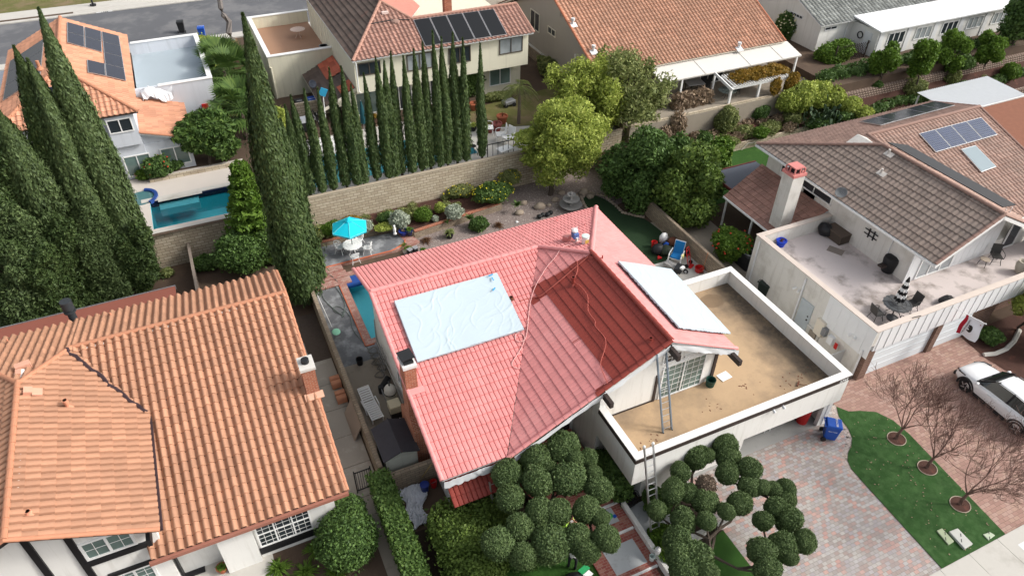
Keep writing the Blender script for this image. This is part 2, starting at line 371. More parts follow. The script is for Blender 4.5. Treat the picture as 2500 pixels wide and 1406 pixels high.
BLOCK = brick('cream_block', [(.56, .48, .36), (.5, .42, .31), (.6, .52, .4), (.47, .39, .29)], (.2, .16, .115), .46, .2, .016, dirt=(.2, .15, .11), dirt_scale=.4, dlo=.55, dhi=.95)
BLOCK_D = brick('brown_block', [(.34, .27, .2), (.3, .24, .18), (.38, .31, .23)], (.15, .12, .09), .42, .155, .012, dirt=(.14, .1, .07), dirt_scale=.5)
REDBR = brick('red_brick', [(.38, .1, .05), (.44, .13, .065), (.32, .08, .045), (.47, .16, .09)], (.42, .3, .22), .22, .075, .011)
BROWNBR = brick('brown_brick', [(.16, .085, .06), (.2, .1, .07), (.13, .07, .05), (.22, .13, .1)], (.22, .18, .15), .22, .075, .01)
PAV = brick('grey_pink_pavers', [(.4, .37, .35), (.46, .44, .43), (.34, .3, .28), (.42, .3, .27), (.5, .29, .25), (.38, .35, .36), (.48, .45, .42), (.36, .28, .255), (.43, .4, .4), (.55, .34, .29), (.4, .36, .33), (.46, .43, .4)], (.17, .15, .14), .23, .155, .006, rough=.85, bmp=.3, dirt=(.27, .245, .24), dirt_scale=.3)
PAV_R = brick('brown_pink_pavers', [(.4, .25, .205), (.36, .22, .18), (.44, .3, .25), (.33, .2, .165), (.42, .28, .22)], (.16, .1, .08), .3, .17, .007, rough=.85, bmp=.3, dirt=(.25, .16, .135), dirt_scale=.35)
PAV_E = brick('edge_pavers', [(.46, .39, .36), (.4, .35, .32), (.5, .42, .37)], (.16, .13, .12), .16, .24, .006)
BRICKW = brick('brick_paving', [(.34, .1, .08), (.38, .13, .1), (.3, .085, .07), (.42, .2, .15)], (.36, .25, .21), .24, .115, .008, bmp=.3, dirt=(.4, .3, .27), dirt_scale=.9, dlo=.6, dhi=1)
BRICKP = brick('faded_pink_brick_paving', [(.42, .21, .17), (.46, .26, .21), (.4, .18, .145), (.5, .33, .28)], (.25, .15, .13), .22, .11, .01, dirt=(.45, .35, .31), dirt_scale=1.5)
HEX = brick('stepped_block', [(.42, .32, .26), (.38, .29, .235), (.45, .35, .29)], (.1, .07, .055), .3, .22, .05, bmp=1)
DIRT = mat('brown_dirt', (.1, .068, .048), 1, .25, 1.2, .6, 18, stain=(.13, .09, .06))
SOIL = mat('reddish_mulch', (.075, .036, .027), 1, .3, 3, .8, 30, stain=(.14, .055, .04), stain_scale=1.5)
DARKSOIL = mat('dark_soil', (.04, .028, .02), 1, .3, 3, .8, 30)
GRAVEL = mat('river_gravel', (.26, .21, .19), 1, .5, 12, .9, 22, stain=(.5, .45, .42), stain_scale=9, stain_lo=.55, stain_hi=.66)
CONC = mat('light_concrete', (.5, .48, .44), .9, .07, .8, .2, 50, stain=(.36, .34, .3))
CONC_D = mat('stained_concrete', (.3, .26, .21), .9, .12, 1, .2, 40, stain=(.16, .13, .1), stain_scale=.8)
SLAB = mat('grey_patio_slab', (.46, .48, .49), .85, .08, 2, .1, stain=(.3, .3, .3), stain_scale=2)
STAMP = mat('stamped_concrete', (.15, .155, .165), .75, .25, 2.2, .3, 10, stain=(.34, .35, .36), stain_scale=1.3, stain_lo=.48, stain_hi=.72)
ASPH = mat('asphalt', (.115, .118, .128), .9, .14, .35, .3, 60, stain=(.165, .165, .17), stain_scale=.3, stain_lo=.48, stain_hi=.62)
GRASS = mat('lawn_green', (.035, .1, .015), 1, .35, 1.6, .8, 55, stain=(.055, .125, .025), stain_scale=1.2)
GRASS_A = mat('artificial_turf', (.024, .078, .014), .95, .45, 1.1, 1, 70, stain=(.055, .12, .035), stain_scale=2.5, stain_lo=.42, stain_hi=.75)
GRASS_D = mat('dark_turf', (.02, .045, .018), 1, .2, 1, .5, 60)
GRASS_Y = mat('dry_lawn', (.13, .13, .04), 1, .3, 1.4, .7, 40, stain=(.2, .15, .085), stain_scale=.45, stain_lo=.45, stain_hi=.62)
POOLDECK = mat('pale_pool_deck', (.55, .5, .45), .85, .06, 1)
ORANGE_E = mat('orange_painted_edge', (.5, .13, .06), .8, .1)
PLASTER = mat('pool_plaster', (.2, .6, .66), .7, .1, 1)
PLASTER_D = mat('deep_pool_plaster', (.07, .6, .68), .7, .1, 1)
PLASTER_L = mat('pool_step_plaster', (.2, .62, .68), .7, .08, 1)
BLUETILE = mat('blue_pool_tile', (.03, .08, .3), .3, .2, 8)
WATER = water_mat('pool_water', (.74, .93, .95)); WATER_D = water_mat('deep_pool_water', (.8, .95, .97))
T_PINK = tile_mat('pink_primed_tile', (.70, .275, .265), .08, paint=(.265, .05, .037), stain=(.72, .33, .315), sscale=.35)
T_PINKP = mat('pink_primed_cap', (.72, .29, .28), .7, .1)
T_REDP = mat('red_painted_cap', (.265, .05, .037), .45, .12)
T_ORANGE = tile_mat('orange_clay_tile', (.455, .24, .15), .16, stain=(.33, .18, .115), slo=.45, shi=.72, sscale=.3)
C_ORANGE = mat('orange_clay_cap', (.48, .22, .13), .8, .15)
MORT = mat('white_mortar', (.7, .66, .6), .9, .1)
T_BROWN = tile_mat('brown_concrete_tile', (.255, .2, .17), .2, stain=(.2, .17, .15), sscale=.5)
C_BROWN = mat('brown_ridge_cap', (.3, .19, .155), .85, .15)
T_TAN = tile_mat('pinkish_brown_tile', (.36, .235, .19), .2, stain=(.27, .2, .165), sscale=.4)
T_RUST = tile_mat('red_brown_tile', (.42, .225, .15), .26, stain=(.33, .19, .13), sscale=.25, slo=.4, shi=.7)
T_MAR = tile_mat('maroon_brown_tile', (.34, .19, .15), .22, stain=(.26, .16, .13), sscale=.5)
T_DKB = tile_mat('dark_brown_tile', (.115, .085, .07), .25, stain=(.16, .09, .07), sscale=.8, slo=.58, shi=.7)
T_GREY = tile_mat('grey_white_tile', (.3, .31, .29), .35, stain=(.16, .17, .16), sscale=.6)
T_SAL = tile_mat('salmon_tile', (.55, .275, .175), .2, stain=(.5, .26, .15), sscale=.5)
FLAT_P = mat('salmon_flat_roof', (.48, .22, .17), .9, .08)
DECKTAN = mat('tan_deck_coating', (.47, .33, .2), .85, .14, .7, .1, 40, stain=(.2, .15, .105), stain_scale=.28, stain_lo=.5, stain_hi=.72)
def deck_stain(m):
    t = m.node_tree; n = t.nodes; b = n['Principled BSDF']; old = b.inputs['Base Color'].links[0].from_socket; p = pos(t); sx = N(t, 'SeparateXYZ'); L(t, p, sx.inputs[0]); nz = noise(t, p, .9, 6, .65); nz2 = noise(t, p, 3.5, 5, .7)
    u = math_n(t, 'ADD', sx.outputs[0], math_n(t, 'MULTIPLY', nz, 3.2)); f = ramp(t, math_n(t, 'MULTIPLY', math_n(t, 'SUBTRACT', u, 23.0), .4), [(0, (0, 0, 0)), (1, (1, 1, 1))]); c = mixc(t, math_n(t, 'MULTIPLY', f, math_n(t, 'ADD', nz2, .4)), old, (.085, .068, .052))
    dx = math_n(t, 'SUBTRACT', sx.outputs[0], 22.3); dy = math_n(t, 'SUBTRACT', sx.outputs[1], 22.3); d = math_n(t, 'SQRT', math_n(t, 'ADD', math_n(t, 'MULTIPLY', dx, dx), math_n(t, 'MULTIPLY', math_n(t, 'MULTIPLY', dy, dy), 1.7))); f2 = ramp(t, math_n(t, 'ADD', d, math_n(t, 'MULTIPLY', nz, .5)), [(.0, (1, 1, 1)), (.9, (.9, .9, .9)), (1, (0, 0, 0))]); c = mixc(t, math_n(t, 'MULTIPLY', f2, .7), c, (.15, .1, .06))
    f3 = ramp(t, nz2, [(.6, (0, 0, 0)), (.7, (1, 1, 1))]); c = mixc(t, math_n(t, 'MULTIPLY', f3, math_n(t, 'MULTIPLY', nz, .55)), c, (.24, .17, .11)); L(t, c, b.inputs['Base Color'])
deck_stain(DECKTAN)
DECKGR = mat('pale_deck_coating', (.62, .55, .53), .85, .1, .6, .1, 40, stain=(.2, .17, .15), stain_scale=.6, stain_lo=.49, stain_hi=.68)
DECKBL = mat('grey_blue_deck_coating', (.36, .42, .46), .6, .06, .5, stain=(.46, .51, .55), stain_scale=.3)
DECKBR = mat('brown_deck_coating', (.34, .2, .13), .85, .07, .8)
FILM = mat('plastic_film', (.47, .56, .61), .4, .05, 2, spec=.35)
FILMW = mat('white_masking_film', (.72, .74, .76), .5, .05, 2)
PANEL = mat('solar_cell', (.013, .015, .03), .18, .15, 2, spec=.6)
PANELB = brick('blue_solar_cell', [(.05, .065, .12), (.06, .08, .15)], (.16, .18, .22), .16, .16, .012, rough=.2, bmp=0, offset=0)
BARK = mat('bark', (.09, .07, .055), 1, .3, 8, .8, 30)
TWIG = mat('grey_brown_twig', (.19, .115, .095), 1, .25, 6)
CARW = mat('white_car_paint', (.78, .79, .8), .25, .02, coat=1)
TYRE = mat('tyre_rubber', (.018, .018, .019), .85, .2)
TERRA = mat('terracotta', (.36, .11, .055), .8, .15)
STONE = mat('grey_stone', (.3, .29, .28), .9, .25, 4, .5, 20)
ROCK = mat('tan_rock', (.33, .27, .21), .95, .25, 3, .8, 14)
LF_CYP = leaf_mat('cypress_foliage', [(0.023, 0.041, 0.014), (0.042, 0.074, 0.022), (0.073, 0.113, 0.034), (0.121, 0.162, 0.051)], .12)
LF_JUN = leaf_mat('juniper_foliage', [(0.034, 0.056, 0.023), (0.064, 0.099, 0.034), (0.102, 0.15, 0.054), (0.159, 0.198, 0.08)], .12)
LF_TOP = leaf_mat('topiary_foliage', [(0.036, 0.06, 0.02), (0.065, 0.108, 0.037), (0.11, 0.163, 0.057), (0.177, 0.232, 0.09)], .12)
LF_DED = leaf_mat('dried_topiary_foliage', [(0.081, 0.068, 0.047), (0.149, 0.115, 0.081), (0.216, 0.155, 0.115), (0.121, 0.115, 0.068)], .1)
LF_HED = leaf_mat('hedge_foliage', [(0.032, 0.066, 0.017), (0.06, 0.116, 0.027), (0.106, 0.179, 0.041), (0.183, 0.263, 0.061)], .2)
LF_MID = leaf_mat('mid_green_foliage', [(0.042, 0.078, 0.017), (0.084, 0.138, 0.029), (0.144, 0.216, 0.042), (0.216, 0.288, 0.072)], .25)
LF_DRK = leaf_mat('dark_green_foliage', [(0.029, 0.054, 0.016), (0.058, 0.111, 0.029), (0.1, 0.174, 0.042), (0.146, 0.248, 0.058)], .18)
LF_BRT = leaf_mat('bright_green_foliage', [(0.044, 0.094, 0.013), (0.081, 0.156, 0.02), (0.138, 0.237, 0.031), (0.213, 0.312, 0.056)], .3)
LF_YEL = leaf_mat('yellow_green_foliage', [(0.132, 0.186, 0.038), (0.262, 0.328, 0.065), (0.414, 0.481, 0.103), (0.59, 0.6, 0.158)], .3)
LF_OLV = leaf_mat('olive_foliage', [(0.086, 0.116, 0.039), (0.166, 0.205, 0.069), (0.253, 0.283, 0.098), (0.369, 0.369, 0.166)], .25)
LF_SIL = leaf_mat('silver_foliage', [(0.176, 0.209, 0.154), (0.297, 0.341, 0.264), (0.44, 0.484, 0.385), (0.55, 0.583, 0.484)], .15)
LF_RED = leaf_mat('bronze_foliage', [(0.055, 0.022, 0.013), (0.099, 0.044, 0.022), (0.143, 0.072, 0.033), (0.11, 0.088, 0.033)], .2)
LF_GLD = leaf_mat('autumn_foliage', [(0.11, 0.077, 0.017), (0.22, 0.143, 0.022), (0.33, 0.209, 0.033), (0.33, 0.121, 0.022)], .3)
LF_DRY = leaf_mat('dry_brush', [(0.132, 0.099, 0.066), (0.242, 0.176, 0.121), (0.33, 0.242, 0.165), (0.22, 0.187, 0.11)], .2)
FLW_Y = mat('yellow_flower', (.7, .6, .03), .7); FLW_R = mat('red_flower', (.6, .06, .03), .7); FLW_W = mat('cream_flower', (.75, .7, .45), .7)
# ================= ground =================
def sheet(name, rect, z, m, holes=(), kind='structure'):
    x0, x1, y0, y1 = rect; xs = sorted({x0, x1, *[h[i] for h in holes for i in (0, 1) if x0 < h[i] < x1]}); ys = sorted({y0, y1, *[h[i] for h in holes for i in (2, 3) if y0 < h[i] < y1]})
    b = MB()
    for i in range(len(xs)-1):
        for j in range(len(ys)-1):
            cx, cy = (xs[i]+xs[i+1])/2, (ys[j]+ys[j+1])/2
            if any(h[0] < cx < h[1] and h[2] < cy < h[3] for h in holes): continue
            b.add([(xs[i], ys[j], z), (xs[i+1], ys[j], z), (xs[i+1], ys[j+1], z), (xs[i], ys[j+1], z)], [(0, 1, 2, 3)])
    return tag(b.build(name, m), kind=kind)
def poly_sheet(name, pts, z, m, kind='structure', label=None, cat=None):
    b = MB(); n = len(pts); b.add([(x, y, z) for x, y in pts], [tuple(range(n))]); o = b.build(name, m); me = o.data
    bm = bmesh.new(); bm.from_mesh(me); bmesh.ops.triangulate(bm, faces=bm.faces); bmesh.ops.recalc_face_normals(bm, faces=bm.faces)
    if bm.faces[0].normal.z < 0: bmesh.ops.reverse_faces(bm, faces=bm.faces)
    bm.to_mesh(me); bm.free(); return tag(o, label, cat, kind=kind)
def smooth_poly(pts, it=2):
    for _ in range(it):
        q = []
        for i in range(len(pts)):
            a, b = pts[i], pts[(i+1) % len(pts)]; q += [(a[0]*.75+b[0]*.25, a[1]*.75+b[1]*.25), (a[0]*.25+b[0]*.75, a[1]*.25+b[1]*.75)]
        pts = q
    return pts
PP = (5.45, 11.5, 30.0, 36.0); PL = (-4.4, 1.0, 42.25, 45.6); PC = (5.2, 17.4, 43.1, 47.0)
sheet('ground', (-600, 600, -300, 41.5), -.012, DIRT, [PP])
sheet('terrace_ground', (-600, 28.9, 41.5, 700), 2.4, DIRT, [PL, PC])
tag(MB().box(28.9, 47.4, 41.12, 300, -1, 2.9).build('upper_terrace_ground', CONC_D), kind='structure')
tag(MB().box(47.41, 300, 39.72, 300, -1, 3.5).build('hill_ground', DIRT), kind='structure')
b = MB()
for x0, x1 in ((26.4, 47.4),):
    X = np.linspace(x0, x1, 22); Y = np.linspace(39.3, 41.35, 5); rg = random.Random(3)
    vs = [(x, y, .5+.75*(y-39.3)/2.0+rg.uniform(-.06, .06)) for y in Y for x in X]; n = len(X)
    b.add(vs, [(j*n+i, j*n+i+1, (j+1)*n+i+1, (j+1)*n+i) for j in range(len(Y)-1) for i in range(n-1)])
b.add([(47.4, 34, 0), (120, 34, 0), (120, 38.6, 1.5), (47.4, 38.6, 1.5), (120, 39.7, 2.4), (47.4, 39.7, 2.4)], [(0, 1, 2, 3), (3, 2, 4, 5)])
tag(b.build('planted_slope', SOIL), kind='structure')
# P lot
sheet('side_yard_concrete', (3.36, 5.55, 20.6, 28.45), .002, CONC_D)
sheet('pool_patio', (3.36, 5.02, 28.45, 35.3), .002, STAMP)
sheet('pool_patio_end', (5.02, 5.6, 28.45, 29.6), .002, STAMP)
b = MB(); b.box(5.02, 5.43, 29.55, 36.1, -.05, .05); b.box(5.43, 11.5, 29.6, 29.98, -.05, .05); b.box(5.43, 11.5, 36.02, 36.4, -.05, .05); tag(b.build('pool_coping', BRICKP), kind='structure')
b = MB(); b.box(4.97, 5.02, 29.5, 35.3, -.02, .055); b.box(4.97, 5.5, 29.5, 29.55, -.02, .055); tag(b.build('pool_edge', ORANGE_E), kind='structure')
b = MB()
for i in range(3): b.box(3.36, 5.8-.1*i, 35.35+.62*i, 35.97+.62*i if i < 2 else 37.2, -.05, .06+.07*i)
tag(b.build('patio_steps', BRICKP), kind='structure')
def basin(name, rc, zt, depth, m):
    x0, x1, y0, y1 = rc; b = MB(); z = zt-depth
    b.add([(x0, y0, zt), (x1, y0, zt), (x1, y1, zt), (x0, y1, zt), (x0, y0, z), (x1, y0, z), (x1, y1, z), (x0, y1, z)], [(4, 5, 6, 7), (0, 1, 5, 4), (1, 2, 6, 5), (2, 3, 7, 6), (3, 0, 4, 7)])
    return tag(b.build(name, m), kind='structure')
basin('pool_basin', PP, .0, 1.3, PLASTER); sheet('pool_water', PP, -.14, WATER)
b = MB(); b.box(5.46, 7, 35.2, 35.98, -.3, .0); tag(b.build('pool_tile_end', BLUETILE), kind='structure')
upper = [(4.0, 37.25), (9.0, 37.25), (10.0, 37.9), (9.75, 39.15), (4.3, 39.5), (3.8, 38.6)]
poly_sheet('upper_patio', upper, .2, STAMP)
b = MB(); b.prism([(3.8, 37.2), (9.2, 37.2), (10.9, 37.5), (10.4, 39.2), (9.72, 39.15), (3.8, 39.3)], -.05, .19); tag(b.build('upper_patio_base', BRICKP), kind='structure')
b = MB(); b.tube([(4.0, 37.22, .2), (8.9, 37.22, .2), (9.9, 37.6, .2), (10.05, 38.0, .2)], .05, 4); tag(b.build('upper_patio_edge', ORANGE_E), kind='structure')
sheet('gravel_bed', (9.6, 26.2, 36.3, 39.2), .008, GRAVEL)
poly_sheet('gravel_path', [(18.0, 37), (26.2, 37), (26.2, 41.3), (17.2, 41.3)], .014, GRAVEL)
b = MB(); b.box(10.6, 20.0, 35.6, 36.55, -.02, .12); tag(b.build('brick_garden_path', BRICKP), kind='structure')
bed = [(3.6, 39.75), (9.5, 39.5), (10.7, 38.3), (17.3, 39.15), (17.6, 41.3), (3.6, 41.4)]
b = MB(); b.prism(bed, 0, .55); tag(b.build('planter_soil', SOIL), kind='structure')
turf = smooth_poly([(15, 36.2), (19.2, 36.1), (20.6, 36.4), (22, 35.6), (22.9, 36.3), (23.2, 38.0), (24.3, 38.2), (24.9, 36.9), (24.9, 35.0), (25.6, 34.4), (26.2, 33.6), (26.3, 27.5), (19, 27.5), (15, 30)], 2)
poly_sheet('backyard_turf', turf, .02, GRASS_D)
sheet('side_concrete', (19.4, 26.3, 23.4, 29.3), .026, CONC)
# front yard
lawn = [(25.62, 15.45), (25.25, 14.9), (25.1, 14.1), (24.85, 13.6), (24.45, 13.25), (24.0, 13.0), (23.65, 12.68), (23.45, 12.25), (23.4, 11.7), (23.15, 6.88), (27.0, 6.85), (27.6, 12.6), (27.55, 13.6), (27.2, 14.35), (26.5, 14.75), (25.95, 14.95)]
poly_sheet('driveway', [(15.95, -10), (23.2, -10), (23.2, 6.9), *[(x, y) for x, y in lawn[:10]][::-1], (25.62, 15.6), (15.95, 15.7)], .004, PAV)
b = MB(); e = lawn[:9]
for i in range(len(e)-1):
    p, q = Vector((*e[i], .008)), Vector((*e[i+1], .008)); nrm = Vector((p.y-q.y, q.x-p.x, 0)).normalized()*-.27; b.add([p, q, q+nrm, p+nrm], [(0, 1, 2, 3)])
tag(b.build('driveway_border', PAV_E), kind='structure')
poly_sheet('paved_driveway', [(27.0, 6.85), (60, 6.85), (60, 16.6), (25.7, 16.6), (25.62, 15.45), *lawn[12:][::-1], (27.6, 12.6)], .004, PAV_R)
poly_sheet('lawn_strip', lawn, .03, GRASS_A, kind='stuff', label='strip of dense green artificial turf between the two driveways', cat='lawn')
poly_sheet('front_lawn', [(12.7, 4), (15.95, 4), (15.95, 12.1), (12.7, 11.4)], .02, GRASS, kind='stuff', label='small green front lawn beside the paved driveway', cat='lawn')
poly_sheet('garden_lawn', [(6.2, 6), (10.1, 6), (10.1, 14.6), (6.2, 14.6)], .02, GRASS, kind='stuff', label='shaded grass under the clipped cloud tree', cat='lawn')
b = MB()
for i in range(-14, 30):
    x = 23.0+i*1.72
    b.box(x+.008, x+1.712, 4.2, 6.86, -.05, .05 if i != 2 else .052)
tag(b.build('sidewalk', CONC), kind='structure')
b = MB(); b.box(27.0, 29.4, 4.3, 6.3, .04, .056); tag(b.build('sidewalk_patch', mat('new_concrete', (.66, .67, .67), .9, .05)), kind='structure')
b = MB(); b.box(8.9, 12.45, 15.1, 19.6, -.05, .30); b.box(10.0, 12.45, 13.78, 15.1, -.05, .2); b.box(10.0, 12.45, 11.9, 13.78, -.05, .1); b.box(10.0, 12.3, 3, 11.9, -.05, .03); tag(b.build('brick_walkway', BRICKW), kind='structure')
b = MB()
for y, z in ((15.1, .302), (13.78, .202), (11.9, .102)): b.box(10.0, 12.4, y-.07, y+.02, z-.1, z)
tag(b.build('walkway_nosing', WHITE), kind='structure')
b = MB(); b.box(10.62, 12.1, 12.15, 13.35, .06, .105); b.box(11.35, 12.0, 14.25, 15.0, .16, .205); tag(b.build('walkway_slab', SLAB), kind='structure')
sheet('front_path', (12.6, 14.3, 13.3, 14.8), .012, SLAB)
sheet('garage_floor', (13.7, 24.1, 14.9, 23), .012, mat('garage_concrete', (.32, .32, .31), .8, .12, 1, stain=(.2, .2, .2)))
sheet('garden_soil', (3.3, 10.0, 2, 17.5), .006, DARKSOIL)
sheet('entry_planting_soil', (12.5, 15.9, 11.4, 15.6), .008, DARKSOIL)
# L lot side path
b = MB()
for i in range(6): b.box(1.55, 3.05, 18.3+1.86*i, 18.3+1.86*i+1.83, -.05, .012)
b.box(1.5, 1.95, 29.4, 31.2, -.05, .012); tag(b.build('side_path', mat('side_path_concrete', (.34, .31, .27), .9, .1, 1, .2, 40, stain=(.46, .43, .38), stain_scale=.9)), kind='structure')
sheet('side_path_gravel', (1.5, 3.05, 29.46, 33.5), .004, mat('dark_gravel', (.095, .072, .058), 1, .35, 6, .8, 30))
sheet('lower_side_path', (2.1, 2.85, 14.6, 18.3), .01, CONC_D)
sheet('porch_floor', (-6.5, -2.0, 14, 21), .01, CONC)
# R lot
sheet('side_lawn', (26.6, 46, 33.4, 39.2), .02, GRASS, kind='structure')
sheet('side_passage', (24.4, 30, 16.7, 33.4), .006, CONC_D)
poly_sheet('mulch_bed', [(35.9, 16.6), (60, 16.6), (60, 8), (36.6, 9), (35.7, 14.7)], .02, SOIL)
b = MB(); q = [(35.75, 14.95, .06), (36.4, 14.75, .06), (37.3, 14.75, .06), (38.3, 15.0, .06), (39.4, 15.5, .06)]
b.tube(q, .13, 6); tag(b.build('bed_kerb', CONC), kind='structure')
# rear lots
sheet('rear_pool_deck', (-6.5, 1.9, 42.0, 49.0), 2.412, POOLDECK, [PL])
basin('rear_pool_basin', PL, 2.4, 1.5, PLASTER_D); sheet('rear_pool_water', PL, 2.3, WATER_D)
b = MB(); b.box(-3.9, -1.5, 44.75, 45.58, 1.7, 2.18); tag(b.build('rear_pool_step', PLASTER_L), kind='structure')
b = MB(); b.box(-4.4, 1.0, 45.56, 45.6, 2.0, 2.414); b.box(.96, 1.0, 42.3, 45.56, 2.0, 2.414); b.box(-4.4, 1.0, 42.2, 42.27, 1.5, 2.4); tag(b.build('rear_pool_tile', mat('navy_tile', (.01, .015, .05), .3)), kind='structure')
b = MB(); b.box(-4.9, 1.25, 45.6, 46.0, 2.4, 2.46); b.box(1.0, 1.35, 42.2, 45.6, 2.4, 2.46); b.box(-3.9, -1.2, 45.35, 45.6, 2.42, 2.455); tag(b.build('rear_pool_coping', CONC), kind='structure')
b = MB()
for k in range(14): a = -.9+k*.16; b.obox((-4.9+.95*math.cos(a), 46.3+.95*math.sin(a), 2.44), (.22, .18, .2), rz=a)
tag(b.build('spa_rim', BLUETILE), kind='structure')
b = MB(); b.cyl((-4.9, 46.3, 2.3), (-4.9, 46.3, 2.425), .88, n=24); tag(b.build('spa_water', mat('spa_water', (.07, .17, .18), .05, .1, spec=.6)), kind='structure')
sheet('rear_patio', (5.0, 28.8, 42.05, 49.9), 2.41, CONC, [PC])
basin('lap_pool_basin', PC, 2.4, 1.3, PLASTER); sheet('lap_pool_water', PC, 2.32, WATER)
b = MB(); b.box(5.6, 9.3, 47.0, 49.6, 2.4, 2.47); tag(b.build('white_patio_slab', mat('white_patio', (.7, .7, .68), .8, .04)), kind='structure')
poly_sheet('dry_lawn', smooth_poly([(18.6, 47.5), (21, 45.6), (28.5, 44.4), (28.8, 51), (22, 50.2), (18.5, 49.5)], 1), 2.43, GRASS_Y)
sheet('street', (-200, 200, 74.0, 85.2), 2.408, ASPH)
b = MB(); b.box(-200, 200, 72.7, 74.0, 2.3, 2.52); b.box(-200, 200, 85.2, 85.75, 2.3, 2.5); b.box(-200, 200, 86.2, 88.4, 2.3, 2.535); b.box(-9, 8, 85.75, 86.2, 2.3, 2.515); tag(b.build('far_sidewalk', CONC), kind='structure')
b = MB(); b.box(-200, -9, 85.75, 86.2, 2.3, 2.51); tag(b.build('parkway_strip', DIRT), kind='structure')
sheet('verge', (-200, 200, 88.4, 130), 2.5, GRASS_Y)
sheet('rear_side_yard', (1.6, 5.0, 56, 72.7), 2.42, mat('tan_mulch', (.22, .13, .075), 1, .3, 3, .6, 30))
# ================= houses =================
def model_roof(root, c, mA, mcap, kw, sx=1, sy=1, paint=None, capr=.13, mL=None, kwB=None, xfl=None, xe=None, red=None, mcap2=None):
    x0, ya, za, yb, sb, yf, sf, xb, zp, yr, slp, srp = [c[k] for k in 'x0 ya za yb sb yf sf xb zp yr sl sr'.split()]
    yp = ya-(zp-za)/sb; zb = za-sb*(yb-ya); zf = za-sf*(ya-yf); xj = xb-(zp-za)/slp; xc = xb+(zp-zb)/srp; xv = xb-(zp-zf)/slp
    T = lambda *p: [(sx*x, sy*y, z) for x, y, z in p]
    kwB = kwB or kw
    zfl = lambda y: za-sf*(ya-y)
    if xe is not None:                        # B-left ends at an eave before the front eave line
        ze = zp-slp*(xb-xe); yv = ya-(za-ze)/sf
        Lp = T((xj, ya, za), (xb, yp, zp), (xb, yr, zp), (xe, yr, ze), (xe, yv, ze))
        Fp = T((x0, yf, zf), (xfl, yf, zf), (xj, ya, za), (x0, ya, za))
    else:
        Lp = T((xj, ya, za), (xb, yp, zp), (xb, yr, zp), (xv, yr, zf)); Fp = T((x0, yf, zf), (xv, yf, zf), (xj, ya, za), (x0, ya, za))
    parts = []
    parts.append(tile_plane(root, Fp, mA, name='roof', seed=1, **kw))
    parts.append(tile_plane(root, T((x0, ya, za), (xj, ya, za), (xj, yb, zb), (x0, yb, zb)), mA, name='roof', seed=2, **kw))
    parts.append(tile_plane(root, T((xj, ya, za), (xb, yp, zp), (xc, yb, zb), (xj, yb, zb)), mA, name='roof', seed=2, **kw))
    parts.append(tile_plane(root, Lp, mL or mA, name='roof', seed=3, paint=paint, **kwB))
    parts.append(tile_plane(root, T((xb, yr, zp), (xc, yr, zb), (xc, yb, zb), (xb, yp, zp)), mA, name='roof', seed=4, **kwB))
    u = MB()
    for o, P, n, *_ in parts: u.slab([Vector(p)-Vector(n)*.03 for p in P], n, .09)
    j = join_meshes('roof', [parts[0][0], parts[1][0], parts[2][0]], mA, root)
    u.build('roof_deck', c.get('under', WHITE), root)
    k = MB(); ridge_caps(k, T((x0, ya, za+.03))[0], T((xj, ya, za+.03))[0], capr); ridge_caps(k, T((xj, ya, za+.03))[0], T((xb, yp, zp+.03))[0], capr)
    ridge_caps(k, T((xc, yb, zb+.03))[0], T((xb, yp, zp+.05))[0], capr)
    ridge_caps(k, T((x0-.02, yf, zf+.02))[0], T((x0-.02, ya, za+.02))[0], capr*.8); ridge_caps(k, T((x0-.02, yb, zb+.02))[0], T((x0-.02, ya, za+.02))[0], capr*.8)
    k.build('ridge_cap', mcap, root)
    k = MB(); ridge_caps(k, T((xb, yr, zp+.05))[0], T((xb, yp+.1, zp+.05))[0], capr); k.build('ridge_cap', mcap2 or mcap, root)
    k = MB(); ridge_caps(k, T((xc, yr, zb+.03))[0], T((xb, yr, zp+.03))[0], capr*.8); k.build('rake_tile', mcap, root)
    k = MB(); e = Lp[3]
    if red:
        q = Vector(Lp[2])+(Vector(e)-Vector(Lp[2]))*red; ridge_caps(k, tuple(q+Vector((0, 0, .03))), (*Lp[2][:2], Lp[2][2]+.03), capr*.9); k.build('rake_tile', mcap2, root); k = MB()
        ridge_caps(k, (*e[:2], e[2]+.03), tuple(q+Vector((0, 0, .03))), capr*.8)
    else: ridge_caps(k, (*e[:2], e[2]+.03), (*Lp[2][:2], Lp[2][2]+.03), capr*.8)
    k.build('rake_tile', mcap, root)
    return dict(yp=yp, zb=zb, zf=zf, xj=xj, xc=xc, xv=xv, parts=parts)
# ---------- P: house being repainted ----------
P_ = thing('house', 'white house with a pink primed tile roof partly repainted dark red', 'house', (12, 22, 0))
cP = dict(x0=5.06, ya=26.19, za=6.42, yb=29.68, sb=.328, yf=17.1, sf=.327, xb=15.35, zp=7.23, yr=17.02, sl=.507, sr=.508)
nBL = (-.507, 0, 1); pBL = (15.35, 20, 7.23)
redp = [GP(x, y, pBL, nBL)[:2] for x, y in [(1303, 701), (1437, 622), (1446, 606), (1655, 835), (1530, 925), (1458, 962), (1458, 946), (1490, 928), (1470, 900), (1432, 858), (1405, 825), (1382, 785), (1358, 755), (1339, 728), (1331, 725), (1298, 748)]]
def inpoly(x, y, P):
    r = False
    for i in range(len(P)):
        (x1, y1), (x2, y2) = P[i], P[i-1]
        if (y1 > y) != (y2 > y) and x < (x2-x1)*(y-y1)/(y2-y1)+x1: r = not r
    return r
rgp = random.Random(5)
paintf = lambda c: inpoly(c[0]+rgp.uniform(-.06, .06), c[1]+rgp.uniform(-.06, .06), redp)
kwP = dict(W=.215, Lc=.42, amp=.02, thick=.055, prof=prof_P, samp=8, stagger=.0)
